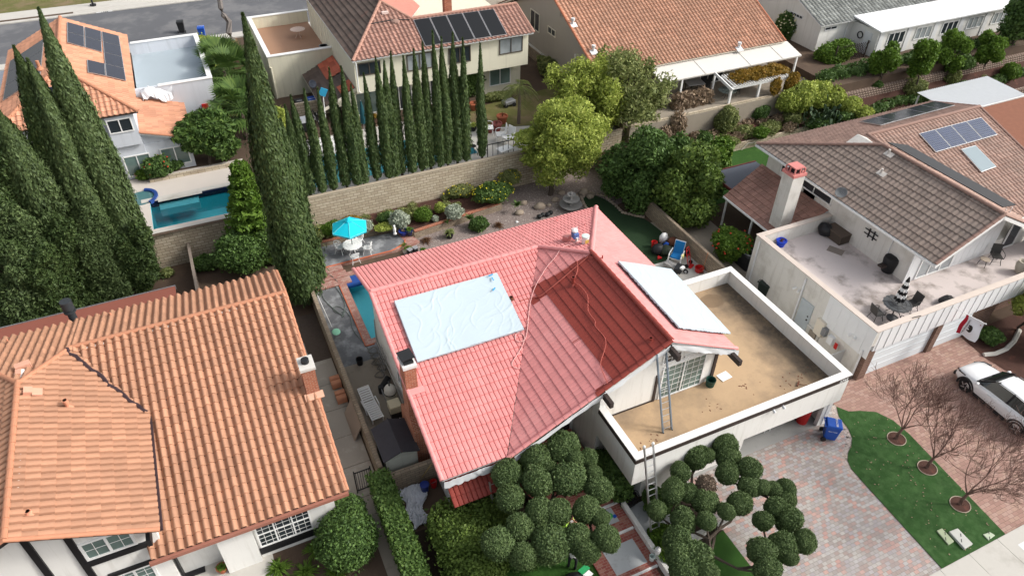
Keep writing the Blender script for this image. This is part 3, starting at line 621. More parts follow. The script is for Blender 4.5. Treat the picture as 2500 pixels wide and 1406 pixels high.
rP = model_roof(P_, cP, T_PINK, T_PINKP, kwP, paint=paintf, red=.46, mcap2=T_REDP, kwB=dict(W=.215, Lc=.42, amp=.007, thick=.034, prof=prof_P, samp=8, stagger=.0))
w = MB()
w.prismx([(17.75, 0), (29.1, 0), (29.1, 5.3), (26.19, 6.25), (17.75, 3.5)], 5.62, 8.2)
w.prismx([(19.7, 0), (29.1, 0), (29.1, 5.3), (26.19, 6.25), (19.7, 4.1)], 8.2, 15.3)
w.prismy([(12.6, 0), (18.75, 0), (18.75, 5.35), (15.35, 7.05), (12.6, 5.66)], 17.62, 24)
w.prismx([(20, 0), (29.1, 0), (29.1, 5.15), (20, 5.15)], 15.3, 18.75)
w.box(12.62, 13.0, 17.95, 18.4, 0, 5.4)
w.build('wall', STUC, P_)
g = MB()   # garage block under the deck
g.box(12.6, 12.85, 14.87, 17.62, 1.95, 3.70); g.box(12.6, 24.3, 14.62, 14.87, 1.95, 3.70); g.box(24.05, 24.3, 14.87, 23.5, 0, 3.70); g.box(19.2, 24.05, 23.22, 23.5, 0, 3.70)
g.box(13.5, 18.9, 15.05, 15.3, 0, 2.8); g.box(23.78, 24.05, 14.9, 15.1, 0, 1.95); g.box(13.5, 13.75, 15.3, 17.6, 0, 2.8)
g.box(18.65, 18.9, 14.88, 15.05, 0, 1.95)
g.build('parapet', STUC, P_)
b = MB(); b.box(12.56, 12.89, 14.58, 17.62, 3.70, 3.75); b.box(12.89, 24.34, 14.58, 14.91, 3.70, 3.75); b.box(24.01, 24.34, 14.91, 23.54, 3.70, 3.75); b.box(19.2, 24.01, 23.18, 23.54, 3.70, 3.75); b.build('parapet_cap', mat('parapet_cap_white', (.8, .79, .77), .8, .05, stain=(.6, .57, .52)), P_)
b = MB(); b.box(12.54, 24.36, 14.555, 14.62, 3.47, 3.66); b.box(12.54, 12.6, 14.62, 17.6, 3.47, 3.66); b.build('trim_band', DKBROWN, P_)
b = MB(); b.box(12.85, 24.05, 14.87, 17.62, 2.8, 2.9); b.box(18.75, 24.05, 17.62, 23.22, 2.8, 2.9); b.build('deck_floor', DECKTAN, P_)
b = MB(); b.box(14.2, 23.9, 22.6, 22.75, 0, 2.8); b.build('garage_back_wall', STUC_W, P_)
# slider and gable windows
FR = WHITE
s = window(P_, 'y', 17.62, 15.72, 18.1, 2.93, 5.0, -1, FR, GLASS_G, 2, 1, .07, .3, 'sliding_door')
for (x0, x1, za, zb) in ((15.6, 16.6, 5.75, 6.35), (16.75, 18.0, 5.15, 5.5)):
    t = window(P_, 'y', 17.62, x0, x1, 5.2, za, -1, FR, GLASS, 1, 1, .06, .22, 'transom_window')
for q in ((18.62, 18.78, 17.55, 17.63, 2.9, 5.3), (15.42, 15.55, 17.57, 17.63, 2.9, 4.6), (12.98, 15.4, 17.59, 17.63, 2.9, 2.98)): b = MB(); b.box(*q); b.build('corner_trim', DKBROWN, P_)
for x, z in ((15.35, 6.82), (18.95, 5.05), (12.3, 5.35)):
    b = MB(); b.obox((x, 16.98, z), (.17, 1.25, .3)); b.build('roof_beam', DKBROWN, P_)
b = MB(); b.box(10.6, 11.6, 19.62, 19.69, .3, 2.5); b.build('front_door', mat('brown_wood_door', (.2, .08, .035), .6, .15, 3), P_)
b = MB(); b.box(11.6, 12.4, 19.6, 19.69, .3, 2.6); b.build('door_sidelight', GLASS, P_)
# pent roof over the front window
tile_plane(P_, [(5.3, 16.55, 2.15), (8.4, 16.55, 2.15), (8.4, 17.75, 2.75), (5.3, 17.75, 2.75)], T_PINK, name='porch_roof', paint=lambda c: True, **kwP)
# brick chimney
ch = MB(); ch.box(5.0, 5.62, 20.75, 22.7, 0, 2.3); ch.prismx([(20.75, 2.3), (22.7, 2.3), (21.85, 3.1), (21.1, 3.1)], 5.0, 5.62); ch.box(4.98, 5.5, 21.1, 21.85, 3.1, 6.05)
cho = ch.build('chimney', REDBR, P_)
b = MB(); b.box(4.93, 5.55, 21.05, 21.9, 6.05, 6.2); b.build('chimney_crown', mat('mortar_white', (.72, .7, .68), .9, .08, 4), cho)
b = MB(); b.box(5.03, 5.45, 21.2, 21.75, 6.2, 6.32); b.obox((5.22, 21.55, 6.45), (.6, .62, .05), rz=.1); [b.cyl((5.04+.36*i, 21.3+.45*j, 6.2), (5.04+.36*i, 21.3+.45*j, 6.43), .02) for i in (0, 1) for j in (0, 1)]; b.build('spark_arrestor', DARK, cho)
b = MB(); b.obox((5.35, 20.95, 4.78), (.75, .3, .05), rx=.32); b.build('flashing', T_PINKP, P_)
# small pipes on the roof
def vent(parent, p, r, h, m, hood=False, rough=False):
    b = MB(); x, y, z = p; b.cyl((x, y, z-.15), (x, y, z+h), r, n=8)
    if hood: b.cyl((x, y, z+h-.12), (x, y, z+h), r*1.35, n=10)
    b.lathe([(r*2.4, -.05), (r*1.6, .05), (r, .12)], (x, y, z), 8); return b.build('vent_pipe', m, parent, smooth=40)
vent(P_, GP(1398, 697, pBL, nBL), .075, .5, T_REDP, True); vent(P_, GP(1588, 832, pBL, nBL), .07, .18, T_REDP, True); vent(P_, GP(1446, 628, pBL, nBL), .09, .12, T_REDP)
nAB = (0, .328, 1); pAB = (10, 26.19, 6.42); nAF = (0, -.327, 1); nBR = (.508, 0, 1)
for px, py in ((1358, 541), (1427, 553), (1207, 582)): vent(P_, GP(px, py, pAB, nAB), .03, .22, T_PINKP)
vent(P_, GP(1470, 632, pBL, nBR), .03, .2, T_REDP); vent(P_, GP(1248, 731, (10, 26.19, 6.42), nAF), .07, .16, RUST, True)
b = MB()
for a, q in zip([1642, 1700, 1760, 1805], [1700, 1760, 1805, 1807]): pass
# masking film along the eaves and rakes
def film_strip(name, p0, p1, h, seed, jit=.025):
    rg = random.Random(seed); b = MB(); n = 26; p0, p1 = Vector(p0), Vector(p1); vs = []
    for i in range(n+1):
        p = p0+(p1-p0)*i/n
        for k in range(4): vs.append(p+Vector((rg.uniform(-jit, jit)*.5, rg.uniform(-jit, jit)-.02, -h*k/3*(1+rg.uniform(-.12, .12)))))
    b.add(vs, [(i*4+k, (i+1)*4+k, (i+1)*4+k+1, i*4+k+1) for i in range(n) for k in range(3)]); o = b.build(name, FILMW, P_, smooth=True); return o
film_strip('masking_film', (15.4, 16.99, 7.08), (19.35, 16.99, 5.15), .34, 1); film_strip('masking_film', (15.3, 16.97, 7.08), (8.2, 17.0, 3.45), .3, 2); film_strip('masking_film', (5.1, 17.05, 3.4), (7.6, 17.05, 3.38), .45, 3)
# house number on the trim band
o = link_mesh('house_number', text_mesh('3745', .26), WHITE, P_); o.location = Vector((23.85, 14.55, 3.565))-org(P_); o.rotation_euler = (R_(90), 0, 0)
for px, py in ((1890, 1002), (1913, 992)):
    p = GY(px, py, 14.5); b = MB(); b.cyl((p[0], 14.56, p[2]), (p[0], 14.42, p[2]-.08), .05, .07, 8); b.build('flood_light', ALU, P_)
for i, (y, sgn) in enumerate(((17.7, 1), (21.5, 1))): pass
window(P_, 'x', 5.62, 24.2, 25.2, 1.2, 2.2, -1, FR, GLASS, 2)
b = MB()
for k in range(3): b.tube([(5.55-.05*k, 22.9+.05*k, .3+.1*k), (5.57-.04*k, 26, .35+.12*k), (5.58-.03*k, 29, .5+.1*k), (5.58, 29.05, 2.2)], .025, 5)
b.build('wall_pipe', mat('grey_pipe', (.4, .39, .37), .6), P_)
# ---------- L: orange tiled house ----------
L_ = thing('house', 'white and black timbered house with a bright orange barrel tile roof at the left front', 'house', (-6, 24, 0))
cL = dict(x0=-1.45, ya=28.3, za=6.0, yb=31.55, sb=.33, yf=18.55, sf=.308, xb=9.25, zp=6.8, yr=18.4, sl=.5, sr=.5, under=DKBROWN)
kwL = dict(W=.33, Lc=.43, amp=.1, thick=.055, prof=prof_B, samp=10)
rL = model_roof(L_, cL, T_ORANGE, C_ORANGE, kwL, sx=-1, xfl=5.9, xe=5.15, capr=.12, kwB=dict(W=.31, Lc=.46, amp=.075, thick=.05, prof=prof_G, samp=9))
b = MB()
for i in range(31): b.obox((-7.6+i*.295, 28.12, 5.93), (.1, .1, .05))
for i in range(22): b.obox((-9.02, 18.5+i*.34, 6.66), (.06, .16, .06))
b.build('mortar_bedding', MORT, L_)
w = MB()
w.prismx([(19.6, 0), (31.2, 0), (31.2, 4.95), (28.3, 5.85), (19.6, 3.15)], -5.4, .95)
w.prismx([(27.0, 0), (31.2, 0), (31.2, 4.95), (28.3, 5.85), (27, 5.4)], -14, -5.4)
w.prismy([(-13.2, 0), (-5.5, 0), (-5.5, 4.5), (-9.25, 6.6), (-13.2, 4.7)], 19.15, 27)
w.build('wall', STUC, L_)
class TB(MB):
    def box(s, *q): MB().add([], []); m = MB(); MB.box(m, *q); m.build('timber_trim', BLACK, L_); return s
    def beam(s, *q): m = MB(); MB.beam(m, *q); m.build('timber_trim', BLACK, L_); return s
b = TB()    # half timbering on the front gable
for x, zt in ((-12.6, 4.75), (-9.15, 5.9), (-8.02, 5.6)): b.box(x-.11, x+.11, 19.06, 19.16, 0, zt)
b.box(-13.2, -9.15, 19.05, 19.15, 2.45, 2.7); b.box(-8.1, -5.9, 19.045, 19.15, 3.2, 3.46); b.box(-7.6, -6.0, 19.045, 19.15, 2.15, 2.32); b.box(-5.45, -5.38, 19.3, 19.5, 0, 3.2)
b.beam((-9.25, 18.6, 6.62), (-5.15, 18.6, 4.6), .12, .26); b.beam((-9.25, 18.6, 6.62), (-13.3, 18.6, 4.6), .12, .26)
b.box(-5.75, -5.6, 18.5, 19.1, 3.9, 4.25); b.box(-2.4, .85, 18.95, 19.03, .3, .68)
b = MB(); b.box(-10.0, -8.9, 18.4, 19.06, 2.7, 2.76); b.box(-11.9, -9.4, 19.1, 19.155, 0, 2.2); b.build('wood_panel', mat('brown_panel', (.09, .045, .02), .7, .2, 2), L_)
window(L_, 'y', 19.15, -7.9, -6.2, 3.5, 4.55, -1, FR, GLASS_G, 2, 1, .1, .36)
window(L_, 'y', 19.15, -7.5, -6.1, .3, 2.1, -1, FR, GLASS_G, 2, 1, .1, .3)
b = MB(); b.box(-2.4, .9, 19.02, 19.6, 0, 3.0); b.build('bay_wall', STUC, L_)
window(L_, 'y', 19.02, -2.33, -.15, .75, 2.45, -1, FR, GLASS, 3, 2, .065, .27, 'bay_window')
b = MB(); b.box(-3.75, -2.42, 18.85, 19.6, 0, 2.85); b.build('wall_pier', STUC, L_)
b = MB(); b.box(-6.0, 1.5, 18.42, 18.55, 2.83, 2.99); b.build('gutter', mat('brown_gutter', (.33, .14, .1), .6), L_)
b = MB(); b.box(-5.2, -3.9, 19.0, 19.1, 2.5, 2.6); b.build('awning_bar', CREAM, L_)
ch = MB(); ch.box(1.07, 1.62, 22.96, 23.7, 0, 5.83); cho = ch.build('chimney', REDBR, L_)
b = MB(); b.box(1.02, 1.67, 22.9, 23.75, 5.83, 5.96); b.build('chimney_crown', mat('white_crown', (.6, .58, .54), .9, .15, 5), cho)
b = MB(); b.cyl((1.33, 23.36, 5.94), (1.33, 23.36, 6.14), .17, n=12); b.build('flue', DARK, cho)
b = MB(); b.obox((1.35, 22.82, 4.4), (.8, .35, .05), rx=.3); b.build('flashing', mat('pale_flashing', (.66, .38, .27), .8), L_)
b = MB(); x, y, z = GY(176, 768, 32.0); x = -8.0; b.cyl((x, 32.1, 2.6), (x, 32.1, 5.4), .18, n=14); b.cyl((x, 32.1, 5.15), (x, 32.1, 5.23), .27, n=14); b.cyl((x, 32.1, 5.35), (x, 32.1, 5.8), .26, n=14); b.build('stove_pipe', mat('charcoal_metal', (.035, .04, .045), .5, .1), L_, smooth=40)
b = MB(); b.box(-15, -3.7, 31.2, 35.6, 2.5, 2.66); b.build('patio_roof', mat('maroon_flat_roof', (.25, .085, .06), .9, .1, .6), L_)
b = MB(); b.box(-15, -3.66, 35.6, 35.66, 2.45, 2.7); b.build('patio_roof_edge', GREYM, L_)
for x in (-14, -9, -3.9): b = MB(); b.box(x, x+.12, 35.2, 35.32, 0, 2.5); b.build('patio_post', WOOD, L_)
nLg = (.5, 0, 1); pLg = (-9.25, 22, 6.8)
vent(L_, GP(168, 995, pLg, nLg), .08, .45, T_PINKP if False else mat('salmon_pipe', (.6, .27, .17), .7), True); vent(L_, GP(70, 1252, pLg, nLg), .08, .12, MATS['salmon_pipe'], True)
nLb = (0, .33, 1); pLb = (0, 28.3, 6.0)
vent(L_, GP(272, 773, pLb, nLb), .04, .25, MATS['salmon_pipe']); vent(L_, GP(22, 838, pLb, nLb), .04, .25, MATS['salmon_pipe'])
p = GP(60, 900, pLb, nLb); b = MB(); b.obox((p[0], p[1], p[2]+.16), (.55, .3, .25), rz=.2); b.obox((p[0]-.1, p[1]-.5, p[2]+.25), (.2, .3, .2)); b.build('roof_vent', mat('pink_vent', (.64, .34, .24), .8), L_)
p = GP(70, 960, pLg, nLg); b = MB(); b.obox((p[0], p[1], p[2]+.1), (.3, .35, .25), ry=.4); b.obox((p[0]+.3, p[1]-.05, p[2]), (.35, .4, .06), ry=.46); b.build('roof_vent', MATS['pink_vent'], L_)
b = MB(); v0 = Vector((-7.8, 28.1, 6.02)); v1 = Vector((-5.2, 24.3, 4.72)); rg = random.Random(2); n = 18
pts = [v0+(v1-v0)*i/n+Vector((rg.uniform(-.05, .05), rg.uniform(-.05, .05), .13)) for i in range(n+1)]
b.tube(pts, .085, 5); b.box(-5.22, -5.06, 18.45, 24.2, 4.6, 4.72); b.build('valley_flashing', mat('dark_valley', (.05, .03, .035), .7, .3), L_)
# ---------- R: brown tiled house with the wrap-around deck ----------
H_ = thing('house', 'white house with brown tile roof, pale wrap-around deck and tall pink-capped chimney', 'house', (38, 24, 0))
cR = dict(x0=-48.5, ya=28.5, za=6.4, yb=32.1, sb=.33, yf=19.4, sf=.33, xb=-36.7, zp=7.2, yr=17.9, sl=.5, sr=.5)
kwR = dict(W=.30, Lc=.40, amp=.045, thick=.045, prof=prof_S, samp=7)
rR = model_roof(H_, cR, T_TAN, C_BROWN, kwR, sx=-1, kwB=dict(W=.3, Lc=.42, amp=.035, thick=.042, prof=prof_S, samp=7))
rR['parts'][4][0].data.materials[0] = T_BROWN
w = MB()
w.prismy([(33.45, 0), (40.4, 0), (40.4, 5.3), (36.7, 7.05), (33.45, 5.45)], 19.45, 28)
w.prismx([(19.5, 0), (31.5, 0), (31.5, 5.3), (28.5, 6.25), (19.5, 3.4)], 40.3, 48.2)
w.prismx([(27, 0), (31.5, 0), (31.5, 5.25), (27, 5.25)], 33.45, 40.3)
w.box(27.9, 33.45, 16.72, 25.6, 0, 2.5)
w.build('wall', STUC_W, H_)
g = MB(); g.box(27.9, 28.15, 16.4, 25.6, 2.5, 3.5); g.box(28.15, 33.45, 25.35, 25.6, 2.5, 3.5); g.build('parapet', STUC_W, H_)
g = MB(); g.box(28.15, 60, 16.4, 16.65, 2.05, 3.5); g.box(27.88, 27.9, 16.4, 19.6, 1.6, 3.5); g.box(43.2, 43.45, 16.65, 19.4, 2.6, 3.6)
for i in range(30): g.box(28.3+i*.62, 28.34+i*.62, 16.37, 16.4, 2.05, 3.45)
for i in range(5): g.box(27.86, 27.88, 16.9+i*.6, 16.94+i*.6, 1.6, 3.45)
g.build('siding', WHITE2, H_)
b = MB(); b.box(27.86, 28.2, 16.36, 25.64, 3.5, 3.55); b.box(28.2, 33.45, 25.31, 25.64, 3.5, 3.55); b.box(28.2, 60, 16.36, 16.7, 3.5, 3.55); b.build('parapet_cap', mat('pinkish_cap', (.6, .52, .46), .8, .1, 2), H_)
b = MB(); b.box(28.15, 33.45, 16.65, 25.35, 2.5, 2.6); b.box(33.45, 60, 16.65, 19.45, 2.5, 2.6); b.build('deck_floor', DECKGR, H_)
g = MB()
for i in range(7): g.box(37.2+i*.5, 37.23+i*.5, 19.42, 19.45, 2.6, 5.9)
g.box(33.47, 40.35, 19.43, 19.447, 2.6, 5.4); g.build('gable_siding', WHITE2, H_)
window(H_, 'y', 19.43, 34.1, 36.9, 2.65, 4.55, -1, FR, GLASS_B, 3, 1, .08, 0, 'sliding_door')
window(H_, 'y', 19.45, 41.2, 42.3, 2.65, 4.7, -1, FR, GLASS, 1, 1, .08, 0, 'deck_door')
b = MB(); b.box(32.62, 32.72, 17.9, 32.1, 5.06, 5.18); b.build('gutter', WHITE, H_)
b = MB(); b.beam((32.7, 17.86, 5.06), (36.7, 17.86, 7.06), .06, .2); b.beam((40.7, 17.86, 5.06), (36.7, 17.86, 7.06), .06, .2); b.build('fascia', WHITE, H_)
# clerestory windows in the side wall above the porch roof
window(H_, 'x', 33.45, 25.7, 30.2, 4.0, 4.75, -1, FR, GLASS, 3, 1, .07, 0, 'clerestory_window')
for q in ((33.3, 33.45, 19.43, 19.47, 2.6, 5.3), (33.38, 33.44, 21.0, 21.04, 2.6, 5.2)): b = MB(); b.box(*q); b.build('corner_trim', WHITE2, H_)
tile_plane(H_, [(30.05, 25.7, 2.4), (30.05, 31.2, 2.4), (33.45, 31.9, 3.65), (33.45, 25.7, 3.65)], T_MAR, name='porch_roof', W=.3, Lc=.42, amp=.03, thick=.045, prof=prof_low, samp=7)
b = MB(); b.slab([(30.05, 25.7, 2.37), (30.05, 31.2, 2.37), (33.45, 31.9, 3.62), (33.45, 25.7, 3.62)], (-.35, 0, 1), .1); b.box(29.97, 30.05, 25.7, 31.2, 2.3, 2.42)
for y in (26, 28.4, 31): b.box(30.2, 30.3, y, y+.1, 0, 2.3)
b.build('porch_frame', WHITE, H_)
b = MB(); b.box(31.0, 35.0, 31.6, 34.0, 2.25, 2.4); b.build('flat_patio_roof', mat('slate_flat_roof', (.09, .1, .125), .7, .12, .7), H_)
b = MB(); b.beam((31.0, 31.6, 2.35), (31.0, 34.05, 2.35), .08, .2); b.beam((31.0, 34.05, 2.35), (35.0, 34.05, 2.35), .08, .2); b.build('patio_roof_edge', mat('maroon_edge', (.14, .035, .03), .7), H_)
b = MB()
b.add([(32.4, 32.3, 5.14), (33.3, 32.5, 5.25), (33.3, 28, 5.3), (32.4, 28, 5.1)], [(0, 1, 2, 3)])
ch = MB(); ch.box(30.45, 31.35, 26.4, 27.3, 0, 6.25); cho = ch.build('chimney', STUC_W, H_)
b = MB(); b.box(30.4, 31.4, 26.35, 27.35, 6.25, 6.42); b.box(30.55, 31.25, 26.5, 27.2, 6.72, 6.8)
for x in (30.5, 30.9, 31.24): 
    for y in (26.45, 26.85, 27.19): b.box(x, x+.07, y, y+.07, 6.42, 6.72)
b.build('chimney_cap', mat('pink_cap', (.6, .22, .2), .8, .12, 3), cho)
b = MB(); b.box(30.62, 31.18, 26.57, 27.13, 6.42, 6.6); b.build('flue', DARK, cho)
# garage doors and brick piers
b = MB(); b.box(28.5, 33.0, 16.58, 16.66, 0, 2.05); b.box(33.45, 36.0, 16.58, 16.66, 0, 2.05)
for k in range(1, 4): b.box(28.5, 33.0, 16.565, 16.58, k*.5, k*.5+.02); b.box(33.45, 36.0, 16.565, 16.58, k*.5, k*.5+.02)
b.build('garage_door', mat('garage_door_white', (.66, .71, .74), .5, .04), H_)
b = MB(); b.box(27.92, 28.45, 16.42, 16.95, 0, 2.05); b.build('brick_pier', BROWNBR, H_); b = MB(); b.box(33.0, 33.42, 16.42, 16.8, 0, 2.05); b.build('brick_pier', BROWNBR, H_); b = MB(); b.box(36.05, 38.2, 16.7, 17.0, 0, 2.05); b.build('brick_pier', BROWNBR, H_); b = MB(); b.box(38.6, 41, 17.3, 17.6, 0, 2.05); b.build('brick_pier', BROWNBR, H_)
d_ = MB(); d_.box(27.83, 27.9, 20.3, 21.2, 0, 2.1); d_ = d_.build('side_door', mat('grey_blue_door', (.45, .5, .53), .6), H_)
b = MB(); b.cyl((27.83, 20.45, 1.05), (27.78, 20.45, 1.05), .05, n=8); b.cyl((27.83, 20.45, 1.3), (27.79, 20.45, 1.3), .04, n=8); b.build('handle', DARK, d_)
b = MB(); b.box(27.7, 27.9, 19.2, 19.75, .8, 1.8); b.build('electric_panel', CREAM, H_)
for y, z, m_, s_ in ((18.95, 1.35, GREYM, .3), (19.5, .6, CONC_D, .45), (18.4, 1.2, WHITE2, .35)):
    b = MB(); b.box(27.68, 27.9, y, y+s_, z-.3, z+.2); b.build('meter_box', m_, H_)
b = MB(); b.box(27.66, 27.68, 18.0, 18.2, .95, 1.35); b.build('warning_sign', REDP, H_)
for y in (21.6, 17.4): b = MB(); b.cyl((27.9, y, 2.35), (27.7, y-.1, 2.3), .06, .07, 8); b.cyl((27.9, y+.2, 2.35), (27.7, y+.3, 2.25), .06, .07, 8); b.build('flood_light', WHITE, H_)
for y, z in ((25.2, 3.3), (21.35, 3.3), (16.7, 2.0)): b = MB(); b.cyl((27.83, y, 0), (27.83, y, z), .055, n=8); b.build('downspout', WHITE2, H_)
# wall ornament
b = MB()
for k in (0, 1): b.box(33.39, 33.44, 22.2+.35*k, 22.27+.35*k, 3.7, 4.3); b.box(33.38, 33.39, 21.95, 22.9, 3.85+.28*k, 3.92+.28*k)
b.build('wall_ornament', BLACK, H_)
nRl = (-.5, 0, 1); pRl = (36.7, 22, 7.2)
for px, py in ((2150, 425), (2168, 378)):
    p = GP(px, py, pRl, nRl); b = MB(); b.cyl(p, (p[0], p[1], p[2]+.35), .07, n=8); b.obox((p[0], p[1]-.05, p[2]+.05), (.35, .55, .06), ry=-.46); b.build('roof_vent', mat('pale_vent', (.6, .56, .52), .7), H_)
b = MB(); b.slab([(36.95, 18.3, 7.36), (38.9, 18.7, 6.75), (38.9, 26, 6.75), (36.95, 26, 7.36)], (.3, 0, 1), -.05); b.build('solar_heater_mat', mat('black_solar_mat', (.03, .032, .036), .5, .15, 2), H_)
nRf = (0, -.33, 1); pRf = (44, 28.5, 6.4); nRb = (0, .33, 1)
def roof_panel(label, corners, n, m, group, lift=.14, th=.05, frame=ALU, nx=1, ny=1, gap=.02, name='solar_panel', cat='solar panel', fw=.035):
    """quad corners p00,p10,p11,p01 on a roof plane: each cell of the grid is one panel thing"""
    n = Vector(n).normalized(); C = [Vector(c)+n*lift for c in corners]; outs = []
    if isinstance(label, str): label = [label]*(nx*ny)
    for i in range(nx):
        for j in range(ny):
            def q(u, v): return (C[0]*(1-u)+C[1]*u)*(1-v)+(C[3]*(1-u)+C[2]*u)*v
            du, dv = gap/max(.1, (C[1]-C[0]).length), gap/max(.1, (C[3]-C[0]).length); u0, u1, v0, v1 = i/nx+du, (i+1)/nx-du, j/ny+dv, (j+1)/ny-dv
            t = thing(name, label[i*ny+j], cat, tuple(q((u0+u1)/2, (v0+v1)/2)), 0, group)
            a = [q(u0, v0), q(u1, v0), q(u1, v1), q(u0, v1)]; f = MB(); f.slab(a, n, th); f.build('frame', frame, t)
            k = .04; W_ = (a[1]-a[0]).length; H2 = (a[3]-a[0]).length; eu, ev = fw/W_*(u1-u0), fw/H2*(v1-v0)
            g = MB(); g.slab([p+n*.012 for p in (q(u0+eu, v0+ev), q(u1-eu, v0+ev), q(u1-eu, v1-ev), q(u0+eu, v1-ev))], n, .008); g.build('cells', m, t); outs.append(t)
    return outs
roof_panel(['%s of four blue gridded solar panels on the brown roof' % s for s in ('leftmost', 'second from left', 'third from left', 'rightmost')], [GP(x, y, pRf, nRf) for x, y in ((2282, 376), (2433, 333), (2392, 290), (2240, 330))], nRf, PANELB, 'blue solar panels on the right-hand roof', nx=4)
roof_panel(['%s dark solar panel on the far slope of the brown roof' % s for s in ('nearest', 'second nearest', 'third nearest', 'fourth nearest', 'farthest')], [GP(x, y, pRf, nRb) for x, y in ((2097, 302), (2150, 311), (2330, 262), (2282, 252))][::-1] if False else [GP(x, y, pRf, nRb) for x, y in ((2150, 311), (2332, 262), (2282, 252), (2097, 302))], nRb, PANEL, 'dark solar panels on the far slope', nx=5)
sk = roof_panel('pale grey pool heating panel lying below the blue solar panels', [GP(x, y, pRf, nRf) for x, y in ((2393, 425), (2430, 411), (2378, 358), (2342, 368))], nRf, mat('grey_glazing', (.24, .3, .33), .25, .05), None, name='heater_panel', cat='roof panel')
# ================= rear houses =================
# ---------- rear left: pale blue house with orange roof ----------
B_ = thing('house', 'pale blue house with an orange tile roof and solar panels by the rear pool', 'house', (-7, 53, 2.4))
xr, yb, yr0, zr, ze = -7.55, 63.0, 53.0, 9.1, 7.2
xe, yf, xw = -3.55, 48.6, -11.6
kwB = dict(W=.33, Lc=.4, amp=.05, thick=.04, prof=prof_S, samp=6)
pl = [[(xr, yr0, zr), (xe, yf, ze), (xe, yb, ze), (xr, yb, zr)], [(xw, yf, ze), (xe, yf, ze), (xr, yr0, zr)], [(xr, yb, zr), (xw, yb, ze), (xw, yf, ze), (xr, yr0, zr)]]
ps = [tile_plane(B_, p, T_SAL, name='roof', seed=i+7, **kwB) for i, p in enumerate(pl)]
u = MB()
for o, P, n, *_ in ps: u.slab([Vector(p)-Vector(n)*.03 for p in P], n, .09)
join_meshes('roof', [p[0] for p in ps], T_SAL, B_); u.build('roof_deck', DKBROWN, B_)
k = MB(); ridge_caps(k, (xr, yb, zr+.03), (xr, yr0, zr+.03)); ridge_caps(k, (xe, yf, ze+.03), (xr, yr0, zr+.03)); ridge_caps(k, (xw, yf, ze+.03), (xr, yr0, zr+.03)); k.build('ridge_cap', C_ORANGE, B_)
w = MB(); w.box(-11.2, -3.9, 49.1, 62.6, 2.4, 7.2); w.box(-5.6, -3.9, 48.85, 49.1, 4.9, 7.1); w.box(-20, -11.2, 51, 62, 2.4, 6.2)
w.prismx([(49.3, 2.4), (55.2, 2.4), (55.2, 4.6), (49.3, 4.6)], -3.9, -1.15)
w.prismy([(-3.9, 4.6), (-1.15, 4.6), (-3.9, 5.5)], 49.35, 55.2); w.build('wall', STUC_B, B_)
tile_plane(B_, [(-3.9, 48.95, 5.62), (-.85, 48.95, 4.62), (-.85, 55.3, 4.62), (-3.9, 55.3, 5.62)], T_SAL, name='low_roof', **kwB)
k = MB(); ridge_caps(k, (-.85, 48.95, 4.66), (-3.9, 48.95, 5.66), .14); k.build('rake_tile', C_ORANGE, B_)
k = MB(); k.slab([(-3.9, 48.97, 5.58), (-.85, 48.97, 4.58), (-.85, 55.28, 4.58), (-3.9, 55.28, 5.58)], (.33, 0, 1), .12); k.build('roof_deck', WHITE, B_)
tile_plane(B_, [(-20, 49.6, 5.9), (-11.0, 49.6, 5.9), (-11.0, 53.5, 7.3), (-20, 53.5, 7.3)], T_SAL, name='low_roof', **kwB)
g = MB(); g.box(-3.75, 1.45, 54.75, 55.0, 2.4, 6.15); g.box(1.2, 1.45, 55.0, 64.3, 2.4, 6.15); g.box(-3.75, 1.2, 64.05, 64.3, 2.4, 6.15); g.build('parapet', STUC_B, B_)
b = MB(); b.box(-2.2, 1.5, 54.7, 55.05, 6.15, 6.21); b.box(1.15, 1.5, 55.05, 64.35, 6.15, 6.21); b.box(-3.6, 1.15, 64.0, 64.35, 6.15, 6.21); b.build('parapet_cap', WHITE, B_)
b = MB(); b.box(-3.75, 1.2, 55.0, 64.05, 5.15, 5.25); b.build('deck_floor', DECKBL, B_)
rg = random.Random(8); b = MB(); n = 14; vs = []
for i in range(n+1):
    for j in range(4): vs.append((-3.4+i*.15+rg.uniform(-.05, .05), 54.7-.18*j+rg.uniform(-.05, .05), 6.05-.13*j*j*.5+rg.uniform(-.1, .1)+.25*math.sin(i*.45)))
b.add(vs, [(i*4+j, i*4+4+j, i*4+5+j, i*4+1+j) for i in range(n) for j in range(3)]); b.build('torn_sheeting', FILMW, B_)
window(B_, 'y', 48.85, -5.55, -4.1, 5.9, 6.85, -1, WHITE, GLASS, 2)
window(B_, 'y', 49.3, -3.1, -1.35, 2.75, 4.1, -1, WHITE, GLASS_G, 2); window(B_, 'y', 49.1, -5.4, -3.75, 2.6, 4.1, -1, WHITE, GLASS_G, 2)
nB = (zr-ze, 0, 4.0); pB = (xr, 57, zr); T_ = lambda *q: [GP(x, y, pB, nB) for x, y in q]
grp = 'black solar panels on the orange roof'
roof_panel(['black solar panel near the orange roof ridge, %s, %s column from the ridge' % (a, c) for c in ('first', 'second') for a in ('lower row', 'upper row')], T_((163, 108), (249, 132), (247, 81), (162, 58)), nB, PANEL, grp, lift=.13, nx=2, ny=2)
roof_panel(['black solar panel in the outer column of the orange roof, %s' % a for a in ('nearest the eave corner', 'second from the corner', 'third from the corner', 'fourth, nearest the street')], T_((258, 190), (308, 202), (290, 92), (247, 81)), nB, PANEL, grp, lift=.13, ny=4)
roof_panel('lone inner black solar panel low on the orange roof, forming the foot of the L', T_((213, 181), (258, 190), (256, 160), (211, 150)), nB, PANEL, grp, lift=.13)
nBf = (0, -(zr-ze), 4.4); pBf = (xr, yr0, zr); T2 = lambda *q: [GP(x, y, pBf, nBf) for x, y in q]
